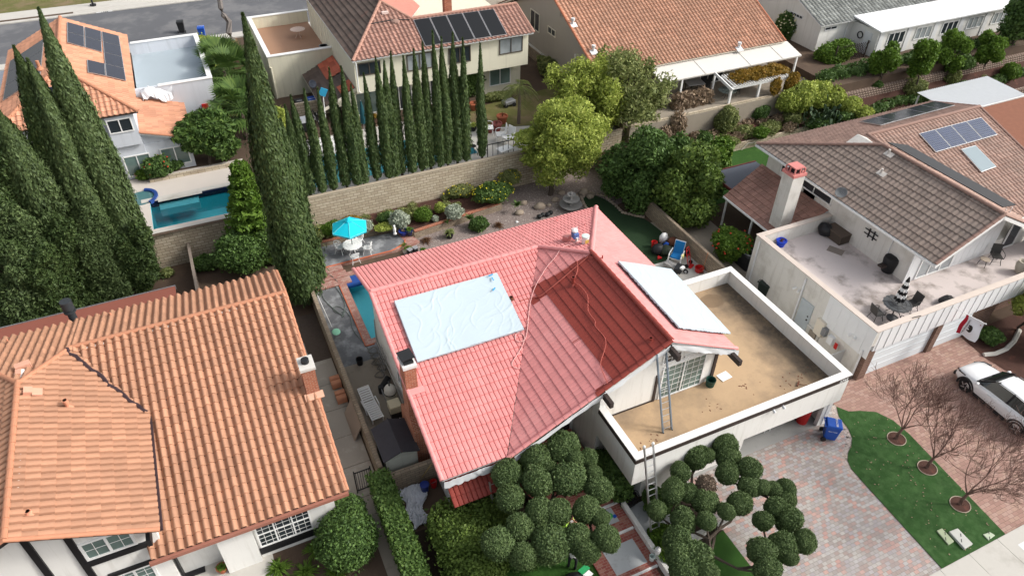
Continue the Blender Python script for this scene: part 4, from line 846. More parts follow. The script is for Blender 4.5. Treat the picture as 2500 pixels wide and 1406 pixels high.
roof_panel(['dark solar panel on the front slope behind the cypresses, %s' % a for a in ('left lower', 'left upper', 'right lower', 'right upper')], T2((128, 277), (190, 268), (180, 210), (115, 217)), nBf, PANEL, grp, nx=2, ny=2)
nBl = (-(zr-ze), 0, 4.05); pBl = (xr, 57, zr)
roof_panel(['dark solar panel on the far left slope of the orange roof, %s' % a for a in ('nearest', 'middle', 'farthest')], [(-11.2, 53, 7.36), (-11.2, 60, 7.36), (-8.6, 60, 8.6), (-8.6, 53, 8.6)], nBl, PANEL, grp, nx=3)
for px, py in ((80, 140), (100, 140)): p = GP(px, py, pBf, nBf); vent(B_, (max(p[0], -11), min(p[1], 52), p[2]), .1, .5, C_ORANGE)
# ---------- rear centre: cream two-storey house ----------
C_ = thing('house', 'cream two-storey house with mottled brown tile roof behind the cypress row', 'house', (18, 56, 2.4))
cC = dict(x0=-25.15, ya=-53.45, za=8.8, yb=-50.1, sb=.36, yf=-61.5, sf=.36, xb=-14.75, zp=9.6, yr=-66.5, sl=.5, sr=.51)
kwC = dict(W=.33, Lc=.42, amp=.06, thick=.045, prof=prof_S, samp=6)
rC = model_roof(C_, cC, T_MAR, mat('maroon_cap', (.42, .235, .18), .85, .12), kwC, sx=-1, sy=-1, mL=FLAT_P, kwB=dict(W=.6, Lc=.42, amp=.01, thick=.06, prof=prof_flat, samp=4))
rC['parts'][4][0].data.materials[0] = T_DKB; rC['parts'][3][0].data.materials[0] = tile_mat('salmon_smooth_tile', (.52, .225, .175), .05)  # left slope gets a darker brown tile than the front slope
w = MB(); w.box(10.95, 24.9, 51.9, 62, 2.4, 7.4); w.box(10.95, 24.9, 50.55, 51.9, 4.95, 7.5); w.box(10.95, 18.5, 62, 66, 2.4, 7.4); w.prismx([(50.55, 7.5), (53.45, 8.5), (56.2, 7.5)], 24.3, 24.9); w.build('wall', STUC_C, C_)
g = MB(); g.box(5.9, 11, 57.9, 58.15, 2.4, 5.8); g.box(5.9, 6.15, 58.15, 67.6, 2.4, 5.8); g.box(6.15, 11, 67.35, 67.6, 2.4, 5.8); g.box(6.15, 10.95, 58.15, 58.2, 2.4, 4.5); g.build('parapet', STUC_C, C_)
b = MB(); b.box(5.85, 11, 57.85, 58.2, 5.8, 5.87); b.box(5.85, 6.2, 58.2, 67.65, 5.8, 5.87); b.box(6.2, 11.2, 67.3, 67.65, 5.8, 5.87); b.build('parapet_cap', WHITE, C_)
b = MB(); b.box(6.15, 10.95, 58.15, 67.35, 4.75, 4.85); b.build('deck_floor', DECKBR, C_)
b = MB()
for i in range(10): b.box(6.5+i*.5, 6.53+i*.5, 67.33, 67.35, 4.85, 5.78)
for i in range(9): b.box(10.92, 10.95, 58.6+i*.9, 58.64+i*.9, 4.85, 7.3)
b.build('siding_batten', CREAM, C_)
cream_win = mat('bronze_frame', (.09, .075, .06), .6)
for x0, x1, z0, z1, gm in ((11.2, 12.9, 6.25, 7.2, GLASS), (14.9, 16.9, 6.0, 7.25, GLASS_B), (18.2, 20, 6.0, 7.25, GLASS), (22.4, 24.4, 6.1, 7.35, GLASS_B)): window(C_, 'y', 50.55, x0, x1, z0, z1, -1, cream_win, gm, 2)
window(C_, 'y', 51.9, 11.0, 12.8, 2.6, 4.4, -1, WHITE, GLASS_G, 2, name='patio_door'); window(C_, 'y', 51.9, 13.4, 15.5, 2.45, 4.6, -1, WHITE, GLASS, 2, name='patio_door'); window(C_, 'y', 51.9, 17, 20, 2.45, 4.6, -1, WHITE, GLASS, 3, name='patio_door'); window(C_, 'y', 51.9, 22.1, 24.0, 3.0, 4.7, -1, WHITE, GLASS_G, 2)
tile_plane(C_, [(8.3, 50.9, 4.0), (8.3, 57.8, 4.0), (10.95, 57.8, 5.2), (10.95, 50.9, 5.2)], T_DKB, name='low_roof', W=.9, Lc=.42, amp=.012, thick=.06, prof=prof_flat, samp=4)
tile_plane(C_, [(9.6, 54.5, 4.65), (9.6, 57.7, 4.65), (10.9, 57.7, 5.24), (10.9, 54.5, 5.24)], tile_mat('red_patch_tile', (.5, .13, .075), .25), name='low_roof', W=.9, Lc=.42, amp=.012, thick=.06, prof=prof_flat, samp=4)
tile_plane(C_, [(9.9, 51.0, 4.78), (9.9, 52.6, 4.78), (10.9, 52.6, 5.24), (10.9, 51.0, 5.24)], MATS['red_patch_tile'], name='low_roof', W=.9, Lc=.42, amp=.012, thick=.06, prof=prof_flat, samp=4)
b = MB(); b.prismy([(8.3, 3.9), (10.95, 5.1), (10.95, 2.4), (10.2, 2.4), (10.2, 3.9)], 51.2, 57.7); b.build('low_wall', STUC_C, C_)
b = MB(); b.beam((8.3, 50.9, 3.95), (10.95, 50.9, 5.15), .08, .2); b.build('fascia', CREAM, C_)
b = MB(); b.tube([(11.0, 50.0, 7.5), (11.0, 50.2, 5.3), (11.2, 50.5, 5.0)], .05, 6); b.box(10.8, 10.9, 50.1, 66, 7.5, 7.6); b.build('downspout', WHITE, C_)
b = MB(); b.cyl((6.0, 57.85, 5.0), (6.0, 57.85, 2.4), .07, n=8); b.build('downspout', STUC_C, C_)
nC = (0, -.36, 1); pC = (20, 53.45, 8.8)
roof_panel(['black pool heating mat on the cream house roof, %s of five' % s for s in ('first from left', 'second from left', 'middle', 'fourth from left', 'rightmost')], [GP(x, y, pC, nC) for x, y in ((1038, 117), (1238, 88), (1205, 25), (1008, 52))], nC, mat('black_heater', (.008, .009, .011), .5, .1), 'black heating mats on the cream house roof', nx=5, lift=.12)
p = GP(965, 55, pC, nC); b = MB(); b.lathe([(.3, 0), (.26, .12), (.12, .2), (.02, .22)], p, 10, 1.3); b.build('roof_vent', C_BROWN, C_)
p = GP(940, 35, pC, nC); b = MB(); b.obox((p[0], p[1], p[2]+.1), (.5, .25, .16)); b.build('roof_vent', mat('pale_pink_vent', (.7, .55, .5), .8), C_)
b = MB(); b.box(19.5, 20.1, 54.5, 55.0, 8.3, 9.7); b.build('chimney', REDBR, C_)
b = MB(); ppx = [GP(x, y, pC, nC) for x, y in ((1000, 52), (960, 52), (905, 62))]; b.tube([(q[0], q[1], q[2]+.1) for q in ppx], .04, 5); b.build('solar_pipe', DARK, C_)
# ---------- rear right: red-brown single-storey house ----------
D_ = thing('house', 'taupe house with a big red-brown tile roof and white patio cover', 'house', (37, 50, 2.9))
kwD = dict(W=.33, Lc=.42, amp=.06, thick=.045, prof=prof_S, samp=6)
o1 = tile_plane(D_, [(28.1, 44.9, 5.6), (46.1, 44.9, 5.6), (46.1, 54, 9.7), (28.1, 54, 9.7)], T_RUST, name='roof', **kwD)
o2 = tile_plane(D_, [(28.1, 54, 9.7), (46.1, 54, 9.7), (46.1, 64, 5.2), (28.1, 64, 5.2)], T_RUST, name='roof', **kwD)
u = MB()
for o, P, n, *_ in (o1, o2): u.slab([Vector(p)-Vector(n)*.03 for p in P], n, .09)
join_meshes('roof', [o1[0], o2[0]], T_RUST, D_); u.build('roof_deck', CREAM, D_)
k = MB(); ridge_caps(k, (28.1, 54, 9.72), (46.1, 54, 9.72)); ridge_caps(k, (28.1, 44.9, 5.65), (28.1, 54, 9.72), .11); ridge_caps(k, (46.1, 44.9, 5.65), (46.1, 54, 9.72), .11); k.build('ridge_cap', mat('rust_cap', (.44, .175, .1), .85), D_)
w = MB(); w.prismx([(45.4, 2.9), (63, 2.9), (63, 5.4), (54, 9.5), (45.4, 5.6)], 28.75, 45.5); w.build('wall', STUC_G, D_)
for y0, y1, z0, z1 in ((56.2, 58.0, 5.0, 6.6), (53.2, 54.6, 5.6, 6.2)): window(D_, 'x', 28.75, y0, y1, z0, z1, -1, CREAM, GLASS, 2)
b = MB(); b.box(28.7, 28.75, 52.5, 52.9, 7.6, 8.4); b.build('gable_vent', STUC_G, D_)
b = MB(); b.obox((28.68, 49.5, 5.4), (.15, .25, .3)); b.build('wall_lamp', STUC_W, D_)
nD = (0, -.4505, 1); pD = (36, 44.9, 5.6)
for px, py in ((1398, 62), (1448, 128), (1803, 120)):
    p = GP(px, py, pD, nD); b = MB(); b.obox((p[0], p[1]-.1, p[2]+.03), (.6, .5, .05), rx=.42); b.cyl(p, (p[0], p[1], p[2]+.5), .09, n=8); b.cyl((p[0], p[1], p[2]+.38), (p[0], p[1], p[2]+.55), .16, n=10); b.build('roof_vent', mat('galvanised', (.66, .67, .68), .4, .1), D_)
pcv = MB(); pcv.slab([(32.8, 43.2, 4.95), (46.6, 43.2, 4.95), (46.6, 45.2, 5.45), (32.8, 45.2, 5.45)], (0, -.25, 1), .12)
for x in (36.9, 41.3, 44.6): pcv.slab([(x, 43.19, 4.98), (x+.03, 43.19, 4.98), (x+.03, 45.2, 5.48), (x, 45.2, 5.48)], (0, -.25, 1), .02)
pcv.build('patio_cover', OFFW, D_)
for x, y, z in ((34.75, 43.3, 4.9), (37.9, 43.3, 4.9), (46.2, 43.3, 4.9)): b = MB(); b.box(x-.07, x+.07, y-.07, y+.07, 2.9, z); b.build('patio_post', WHITE, D_)
window(D_, 'y', 45.4, 38.2, 40.6, 2.95, 4.9, -1, WHITE, GLASS, 3, name='patio_door')
# pergola with a vine
pg = thing('pergola', 'white timber pergola covered by an autumn coloured vine beside the brick wall', 'pergola', (41, 42, 2.9))
b = MB(); b.box(38.2, 44.0, 41.55, 41.7, 4.05, 4.25); b.box(38.2, 44.0, 43.0, 43.15, 4.3, 4.5)
b.beam((38.3, 41.4, 4.1), (37.8, 43.25, 4.85), .1, .22); b.beam((44, 41.4, 4.1), (44, 43.25, 4.6), .1, .2); b.build('frame', WHITE, pg)
b = MB()
for i in range(22): b.beam((38.5+i*.25, 41.4, 4.3), (38.5+i*.25, 43.2, 4.58), .05, .09)
b.build('slats', WHITE, pg)
for x, y in ((38.35, 41.62), (43.9, 41.62), (41.2, 41.62)): b = MB(); b.box(x-.08, x+.08, y-.08, y+.08, 2.9, 4.06); b.build('post', WHITE, pg)
# ---------- upper right: white house with sunroom ----------
E_ = thing('house', 'white house with a grey tile roof and a long white-roofed sunroom', 'house', (58, 48, 3.5))
kwE = dict(W=.4, Lc=.45, amp=.08, thick=.05, prof=prof_S, samp=6)
o1 = tile_plane(E_, [(50.7, 45.7, 5.95), (80, 45.7, 5.95), (80, 54, 9.2), (50.7, 54, 9.2)], T_GREY, name='roof', **kwE)
u = MB(); u.slab([Vector(p)-Vector(o1[2])*.03 for p in o1[1]], o1[2], .1); u.build('roof_deck', WHITE, E_)
w = MB(); w.prismx([(46.1, 3.5), (62, 3.5), (62, 5.8), (54, 9.0), (46.1, 5.85)], 51.1, 79); w.box(54.85, 72.3, 43.1, 46.1, 3.5, 5.75); w.build('wall', STUC, E_)
b = MB(); b.slab([(54.6, 42.75, 5.9), (72.8, 42.75, 5.9), (72.8, 46.0, 6.25), (54.6, 46.0, 6.25)], (0, -.11, 1), .12); b.build('sunroom_roof', mat('bright_white_roof', (.85, .86, .87), .6, .03, .6, stain=(.7, .71, .72), stain_lo=.6), E_)
for i in range(5): window(E_, 'y', 43.1, 56.1+i*3.3, 58.1+i*3.3, 4.35, 5.45, -1, WHITE, GLASS if i in (0, 2) else GLASS_B, 3, 1, .08)
b = MB()
for i in range(6): b = MB(); b.box(55.0+i*3.3, 55.5+i*3.3, 43.03, 43.1, 3.5, 5.75); b.build('pilaster', WHITE2, E_)
b = MB(); b.box(54.8, 54.85, 43.7, 44.5, 3.5, 5.4); b.build('side_door', WHITE2, E_)
window(E_, 'x', 51.1, 48.4, 50.0, 5.6, 5.9, -1, WHITE2, GLASS, 4, 1, .05); window(E_, 'y', 46.1, 51.6, 53.0, 5.3, 5.6, -1, WHITE2, GLASS, 2, 1, .05)
b = MB(); b.cyl((54.2, 46.05, 3.5), (54.2, 46.05, 5.8), .05, n=6); b.build('downspout', WHITE2, E_)
b = MB(); b.box(66, 67, 47, 47.8, 6.5, 7.1); b.build('roof_fan', GREYM, E_)
# ---------- far right: brown flat roofed house and white corrugated patio cover ----------
F2 = thing('house', 'low beige house with a flat reddish-brown roof at the right edge', 'house', (62, 30, 0))
b = MB(); b.box(50.3, 75, 20, 31.6, 0, 3.4); b.build('wall', STUC_W, F2); b = MB(); b.box(49.9, 75, 19.6, 32.0, 3.4, 3.6); b.build('roof', mat('reddish_brown_flat_roof', (.25, .105, .065), .95, .2, 3, .4), F2)
F3 = thing('patio_cover', 'white corrugated metal patio cover behind the brown tiled house', 'patio cover', (57, 35, 0))
b = MB(); n = 40; vs = []
for i in range(n*2+1): x = 53.6+8.3*i/(2*n); z = .05*(i % 2); vs += [(x, 33.0, 2.9+z), (x, 36.8, 3.05+z)]
b.add(vs, [(2*i, 2*i+2, 2*i+3, 2*i+1) for i in range(2*n)]); b.build('roof', mat('white_corrugated', (.74, .76, .77), .5, .08, 3), F3)
b = MB(); b.box(53.55, 61.95, 32.9, 33.0, 2.75, 3.0); b.build('beam', WHITE, F3)
for x in (53.7, 57.7, 61.7): 
    for y in (33.1, 36.6): b = MB(); b.box(x, x+.1, y, y+.1, 0, 2.85); b.build('post', WHITE, F3)
# ================= walls and fences =================
def wall(name, label, x0, x1, y0, y1, z0, z1, m, cap=None, cat='wall'):
    t = thing(name, label, cat, ((x0+x1)/2, (y0+y1)/2, z0)); b = MB(); b.box(x0, x1, y0, y1, z0, z1); b.build('blockwork', m, t)
    if cap: b = MB(); b.box(x0-.015, x1+.015, y0-.015, y1+.015, z1, z1+.06); b.build('coping', cap, t)
    return t
wall('block_wall', 'long cream block retaining wall below the row of thin cypresses', 4.5, 28.4, 41.35, 41.6, -.3, 2.72, BLOCK, mat('tan_coping', (.4, .34, .26), .9, .1))
wall('block_wall', 'cream block wall below the left rear pool', -60, 2.2, 41.75, 42.0, -.3, 2.36, BLOCK, CONC)
wall('block_wall', 'wall end hidden behind the tall lone cypress', 2.2, 4.5, 41.4, 41.75, -.3, 2.4, BLOCK)
wall('block_wall', 'low brown block wall along the shaded turf behind the pink roofed house', 26.3, 26.5, 23.8, 41.3, -.1, 1.25, BLOCK_D)
wall('block_wall', 'narrow side wall between orange roofed house and pool patio', 3.12, 3.33, 20.4, 35.6, -.1, 1.35, BLOCK_D)
t = wall('block_wall', 'low block wall beside the grey shed, white drop cloth at its foot', 3.34, 5.6, 19.85, 20.1, -.1, 1.1, BLOCK_D)
wall('block_wall', 'cream block wall under the pergola with a gravelly slope below', 29.0, 47.4, 41.15, 41.4, .6, 3.02, BLOCK)
wall('block_wall', 'low cream block wall between bright side lawn and planted slope', 26.5, 47.0, 39.15, 39.35, -.2, .62, BLOCK)
wall('block_wall', 'dark retaining wall between cream house and taupe house', 28.55, 28.8, 41.6, 66, 2.0, 3.4, BLOCK_D, CONC)
wall('stepped_wall', 'upper stepped block wall below the bright round trees', 47.4, 90, 39.3, 39.7, 1.2, 2.75, HEX)
wall('stepped_wall', 'lower stepped block wall near the white corrugated cover', 55, 90, 36.2, 36.5, 0, 1.3, HEX)
wall('planter_wall', 'block planter wall topped with red brick behind the white table', 3.6, 9.6, 39.42, 39.62, 0, .5, BLOCK_D, REDBR)
t = thing('planter_wall', 'raised planter edge of stone capped in orange brick running along the gravel', 'wall', (14, 38.8, 0))
b = MB()
for p, q in (((9.6, 39.45), (10.75, 38.2)), ((10.75, 38.2), (17.4, 39.05)), ((17.4, 39.05), (17.7, 41.3))): b.beam((*p, .27), (*q, .27), .2, .54)
b.build('blockwork', BLOCK_D, t)
b = MB(); b.beam((10.8, 38.2, .57), (17.3, 39.04, .57), .24, .06); b.build('brick_cap', REDBR, t)
t = wall('garden_wall', 'white low garden wall bordering the brick entry walk', 12.46, 12.66, 10.2, 14.9, 0, .4, STUC)
wall('bin_wall', 'cream block screen wall hiding three trash bins', 6.6, 10.0, 53.6, 53.8, 2.4, 3.6, BLOCK)
wall('garden_curb', 'curved block curb of the planting bed by the left rear pool', -4.2, 1.0, 48.1, 48.35, 2.4, 2.62, BLOCK)
wall('garage_corner_wall', 'white low wall at the front corner under the tan deck', 13.5, 16.2, 12.15, 12.3, 0, .5, STUC)
f = thing('wood_fence', 'weathered grey wooden fence dividing the bare dirt yard', 'fence', (-2.7, 40, 0))
b = MB(); b.box(-2.8, -2.74, 35.8, 41.7, 0, 1.2); b.build('boards', WOOD, f); b = MB(); b.box(-2.85, -2.68, 35.7, 41.75, 1.2, 1.27); b.build('top_rail', mat('grey_wood', (.28, .23, .19), .9, .2, 6), f)
b = MB(); b.beam((-2.75, 36, 1.2), (-3.5, 35.4, .0), .09, .09); b.beam((-2.75, 36, 1.2), (-2.2, 35.2, 0), .09, .09); b.build('brace', WOOD, f)
g = thing('iron_gate', 'black iron bar gate beside the long clipped hedge', 'gate', (2.4, 20.5, 0))
b = MB(); [b.cyl((2.12+.1*i, 20.5, .08), (2.12+.1*i, 20.5, 1.4), .014, n=6) for i in range(7)]; b.box(2.08, 2.76, 20.48, 20.52, 1.36, 1.4); b.box(2.08, 2.76, 20.48, 20.52, .1, .14); b.build('bars', BLACK, g)
b = MB(); b.box(2.03, 2.08, 20.47, 20.53, 0, 1.5); b.build('post', BLACK, g); b = MB(); b.box(2.76, 2.81, 20.47, 20.53, 0, 1.5); b.build('post', BLACK, g)
t = thing('trellis_fence', 'dark lattice fence panel beside the white sunroom', 'fence', (52, 43.4, 3.5))
b = MB()
for i in range(12): b.beam((50.8+i*.25, 43.4, 3.5+.0), (50.8+i*.25+.9, 43.4, 4.9), .03, .03); b.beam((51.6+i*.25, 43.42, 3.5), (50.7+i*.25, 43.42, 4.9), .03, .03)
b.build('lattice', DKBROWN, t)
for x in (50.7, 54.2): b = MB(); b.box(x, x+.08, 43.35, 43.45, 3.5, 5.0); b.build('post', DKBROWN, t)
# ================= vegetation =================
def frames(Nn, rs):
    t = rs.normal(size=Nn.shape); t -= Nn*(t*Nn).sum(1, keepdims=True); t /= np.linalg.norm(t, axis=1, keepdims=True)+1e-9
    return t, np.cross(Nn, t)
def leaf_quads(C, Nn, size, aspect, rs, T=None):
    n = len(C); t, b = frames(Nn, rs)
    if T is not None:
        t = T-Nn*(T*Nn).sum(1, keepdims=True); t /= np.linalg.norm(t, axis=1, keepdims=True)+1e-9; b = np.cross(Nn, t)
    s = size*rs.uniform(.65, 1.35, (n, 1)); l = t*s*aspect; w_ = b*s*.5
    V = np.empty((n, 4, 3)); V[:, 0] = C-l*.5; V[:, 1] = C+w_; V[:, 2] = C+l*.5; V[:, 3] = C-w_
    return V.reshape(-1, 3)
def sphere_dirs(n, rs):
    d = rs.normal(size=(n, 3)); return d/np.linalg.norm(d, axis=1, keepdims=True)
def lump(d, rs, k=18, sharp=9, lo=.8, hi=.28):
    B = sphere_dirs(k, rs); f = np.exp((d @ B.T-1)*sharp).max(1); return lo+hi*f
def cloud(blobs, n, size, seed=0, aspect=1.6, shell=.22, k=18, lo=.8, hi=.28, zmin=None, outward=.6, core=.80, stray=1.22):
    """leaf quads over lumpy ellipsoids with a closed inner core of larger leaves"""
    rs = np.random.RandomState(seed); vol = np.array([b[3]*b[4]+b[3]*b[5]+b[4]*b[5] for b in blobs]); cnt = np.maximum(30, n*vol/vol.sum()).astype(int); out = []
    for b, m in zip(blobs, cnt):
        d = sphere_dirs(m, rs); r = lump(d, rs, k, 9, lo, hi); R = np.array(b[3:6]); u = 1-shell*rs.uniform(0, 1, m)**1.5; u = np.where(rs.uniform(0, 1, m) < .05, u*rs.uniform(1.02, stray, m), u)
        C = np.array(b[:3])+d*R*(r*u)[:, None]; nn = d/R; nn /= np.linalg.norm(nn, axis=1, keepdims=True)
        nn = nn*outward+sphere_dirs(m, rs)*(1-outward*.45); nn /= np.linalg.norm(nn, axis=1, keepdims=True)
        q = leaf_quads(C, nn, size, aspect, rs).reshape(-1, 4, 3)
        if zmin is not None: q = q[q[:, :, 2].min(1) > zmin]
        out.append(q.reshape(-1, 3))
        if core:
            nu, nv = 14, 9; a = np.linspace(0, 2*np.pi, nu+1); p = np.linspace(-np.pi/2, np.pi/2, nv+1)
            def pt(i, j): return np.array(b[:3])+R*core*lo*np.array([np.cos(p[j])*np.cos(a[i]), np.cos(p[j])*np.sin(a[i]), np.sin(p[j])])
            g = [[pt(i, j), pt(i+1, j), pt(i+1, j+1), pt(i, j+1)] for i in range(nu) for j in range(nv)]
            out.append(np.array(g).reshape(-1, 3))
    return np.concatenate(out)
def put_leaves(name, V, m, parent=None, at=None):
    if parent is not None: V = V-np.array(org(parent))
    elif at is not None: V = V-np.array(at)
    return link_mesh(name, quads_mesh(name, V), m, parent, at if parent is None else None)
def branch_mb(p0, p1, r0, r1, rg, n=5, wob=.06, mb=None):
    b = mb or MB(); p0, p1 = Vector(p0), Vector(p1); Ln = (p1-p0).length; pts = []
    for i in range(n+1):
        t = i/n; k = wob*Ln*(1 if 0 < i < n else 0); pts.append(p0.lerp(p1, t)+Vector((rg.uniform(-k, k), rg.uniform(-k, k), rg.uniform(-k, k)*.4+.04*Ln*math.sin(math.pi*t))))
    b.tube(pts, [r0+(r1-r0)*i/n for i in range(n+1)], 6); return b
def shrub(name, label, c, r, m, n=1400, size=.09, seed=1, cat='shrub', group=None, stem=True, blobs=None, aspect=1.6, leafn='foliage', lo=.8, hi=.28, flowers=None, core=.8, **kw):
    """c base point on the soil, r=(rx,ry,height)"""
    t = thing(name, label, cat, c, 0, group); x, y, z = c; rx, ry, h = r; rg = random.Random(seed)
    bl = blobs or [(x, y, z+h*.52, rx, ry, h*.5)]
    put_leaves(leafn, cloud(bl, n, size, seed, aspect, lo=lo, hi=hi, core=core, zmin=z-.02, **kw), m, t)
    if stem:
        b = MB()
        for k in range(3): b.tube([(x+.04*k-.04, y, z-.02), (x+rg.uniform(-.3, .3)*rx, y+rg.uniform(-.3, .3)*ry, z+h*.55)], [.03, .015], 5)
        b.build('stem', BARK, t)
    if flowers:
        fm, k, fs = flowers; b = MB(); rs = np.random.RandomState(seed+3); d = sphere_dirs(k*3, rs); d = d[d[:, 2] > -.1][:k]
        for q in d: o = bl[rg.randrange(len(bl))]; b.blob((o[0]+q[0]*o[3]*1.02, o[1]+q[1]*o[4]*1.02, o[2]+q[2]*o[5]*1.02), (fs, fs, fs*.7), 5, 3)
        b.build('flowers', fm, t)
    return t
def cypress_verts(h, R, seed, n, size=.1, low=.82, aspect=3.2, ex=1.9):
    rs = np.random.RandomState(seed); t = rs.uniform(0, 1, n)**.85; a = rs.uniform(0, 2*np.pi, n)
    def f(t): return np.where(t < .16, low+(1-low)*t/.16, np.maximum(.02, 1-((t-.16)/.84)**ex))
    K = 26; ka = rs.uniform(0, 2*np.pi, K); kt = rs.uniform(-.1, 1, K); kh = rs.uniform(.08, .2, K)
    da = np.abs((a[:, None]-ka[None]+np.pi) % (2*np.pi)-np.pi); g = np.exp(-(da/.42)**2-((t[:, None]-kt[None])/kh[None])**2).max(1)
    rr = R*f(t)*(.76+.32*g); u = 1-.28*rs.uniform(0, 1, n)**1.6; u = np.where(rs.uniform(0, 1, n) < .07, rs.uniform(1.0, 1.22, n), u); out = np.stack([np.cos(a), np.sin(a), 0*a], 1)
    sway = .06*R*np.stack([np.sin(t*9+seed), np.cos(t*7+seed*2), 0*t], 1)
    C = out*(rr*u)[:, None]+np.stack([0*t, 0*t, .02*h+t*h], 1)+sway
    nn = out+sphere_dirs(n, rs)*.55+np.array([0, 0, .15]); nn /= np.linalg.norm(nn, axis=1, keepdims=True)
    T = np.array([0, 0, 1.])+out*.35+rs.normal(size=(n, 3))*.22
    V = [leaf_quads(C, nn, size, aspect, rs, T)]
    nu, nv = 12, 16; A = np.linspace(0, 2*np.pi, nu+1); P = np.linspace(0, 1, nv+1); q = []
    F = f(P)*R*.66
    for i in range(nu):
        for j in range(nv):
            q.append([[F[jj]*np.cos(A[ii]), F[jj]*np.sin(A[ii]), .02*h+P[jj]*h*.97] for ii, jj in ((i, j), (i+1, j), (i+1, j+1), (i, j+1))])
    V.append(np.array(q).reshape(-1, 3)); return np.concatenate(V)
def cypress(label, x, y, z0, h, R, seed, n, size, group=None, m=None, low=.82, trunk=.1, aspect=3.2, ex=1.9):
    t = thing('cypress', label, 'tree', (x, y, z0), 0, group)
    V = cypress_verts(h-.25, R, seed, n, size, low, aspect, ex)+np.array([x, y, z0+.25]); put_leaves('crown', V, m or LF_CYP, t)
    b = MB(); b.cyl((x, y, z0-.1), (x, y, z0+h*.5), trunk, trunk*.4, 8); b.build('trunk', BARK, t); return t
ctop = [(697, 262), (712, 239), (744, 225), (776, 222), (803, 174), (833, 171), (857, 213), (889, 186), (919, 148), (938, 156), (953, 134), (984, 145), (1010, 128), (1032, 111), (1057, 85), (1078, 100), (1104, 88), (1129, 102), (1172, 114)]
ords = ['leftmost', 'second from left', 'third from left', 'fourth from left', 'fifth from left', 'sixth from left', 'seventh from left', 'eighth from left', 'ninth from left', 'middle', 'ninth from right', 'eighth from right', 'seventh from right', 'sixth from right', 'fifth from right', 'fourth from right', 'third from right', 'second from right', 'rightmost']
for i, (px, py) in enumerate(ctop):
    x, y, z = GY(px, py, 42.0+.12*math.sin(i*2.1)); cypress('slim pencil cypress behind the block wall, %s of nineteen' % ords[i], x, y, 2.4, z-2.4, .455+.06*math.sin(i*1.7), i+1, 5200, .07, 'row of slim pencil cypresses')
x, y = G(748, 742); tx, ty, tz = GY(594, 57, y)
t = cypress('tall lone cypress rising between the two front roofs', x, y, 0, tz, 1.3, 50, 36000, .085, trunk=.22, low=.8); put_leaves('side_spire', cypress_verts(tz*.62, .75, 57, 13000, .085, .9)+np.array([x+.75, y+.45, 1.0]), LF_CYP, t)
def jun(label, px, py, y, R, seed, n=12000, low=.9, size=.14):
    x, _, z = GY(px, py, y); return cypress(label, x, y, 0, z, R, seed, int(n*1.9), size*.62, 'big cypresses at the left edge', LF_JUN if seed % 2 else LF_CYP, low, .2, 2.6, 3.0)
jun('tallest pointed cypress of the left clump, reaching past the orange roof', 98, 38, 40.6, 1.05, 61, 18000); jun('broad cypress at the left edge whose blunt top overlaps the orange roof', 36, 130, 40.9, 1.15, 62, 16000)
jun('cypress squeezed between the two tallest of the left clump', 72, 160, 40.2, 1.0, 63, 14000); jun('short cypress on the right flank of the left clump', 203, 228, 40.7, .6, 64, 8000)
jun('low cypress cut by the left photo edge', 2, 276, 40.2, 1.35, 65)
def crown_tree(name, label, base, blobs, m, n, size, seed, tr=.12, group=None, cat='tree', core=.75, lo=.75, hi=.36, aspect=1.7, k=22, shell=.35, limbs=True):
    t = thing(name, label, cat, base, 0, group); rg = random.Random(seed)
    put_leaves('crown', cloud(blobs, n, size, seed, aspect, shell=shell, lo=lo, hi=hi, k=k, core=core, outward=.45), m, t)
    b = MB(); zc = np.mean([q[2] for q in blobs]); top = (np.mean([q[0] for q in blobs]), np.mean([q[1] for q in blobs]), zc)
    mid = Vector(base).lerp(Vector(top), .55); branch_mb((base[0], base[1], base[2]-.1), mid, tr, tr*.7, rg, mb=b); b.build('trunk', BARK, t)
    if limbs:
        b = MB(); [branch_mb(mid, (q[0], q[1], q[2]+q[5]*.3), tr*.6, tr*.15, rg, mb=b) for q in blobs]; b.build('limbs', BARK, t)
    return t
def jb(c, R, k, seed, sub=.55, flat=.8):     # clump blobs through a crown volume
    rg = random.Random(seed); out = []
    for i in range(k):
        d = Vector((rg.gauss(0, 1), rg.gauss(0, 1), rg.gauss(0, 1))).normalized()*rg.uniform(.35, .78); s = sub*rg.uniform(.7, 1.2)
        out.append((c[0]+d.x*R[0], c[1]+d.y*R[1], c[2]+d.z*R[2], R[0]*s, R[1]*s, R[2]*s*flat))
    return out
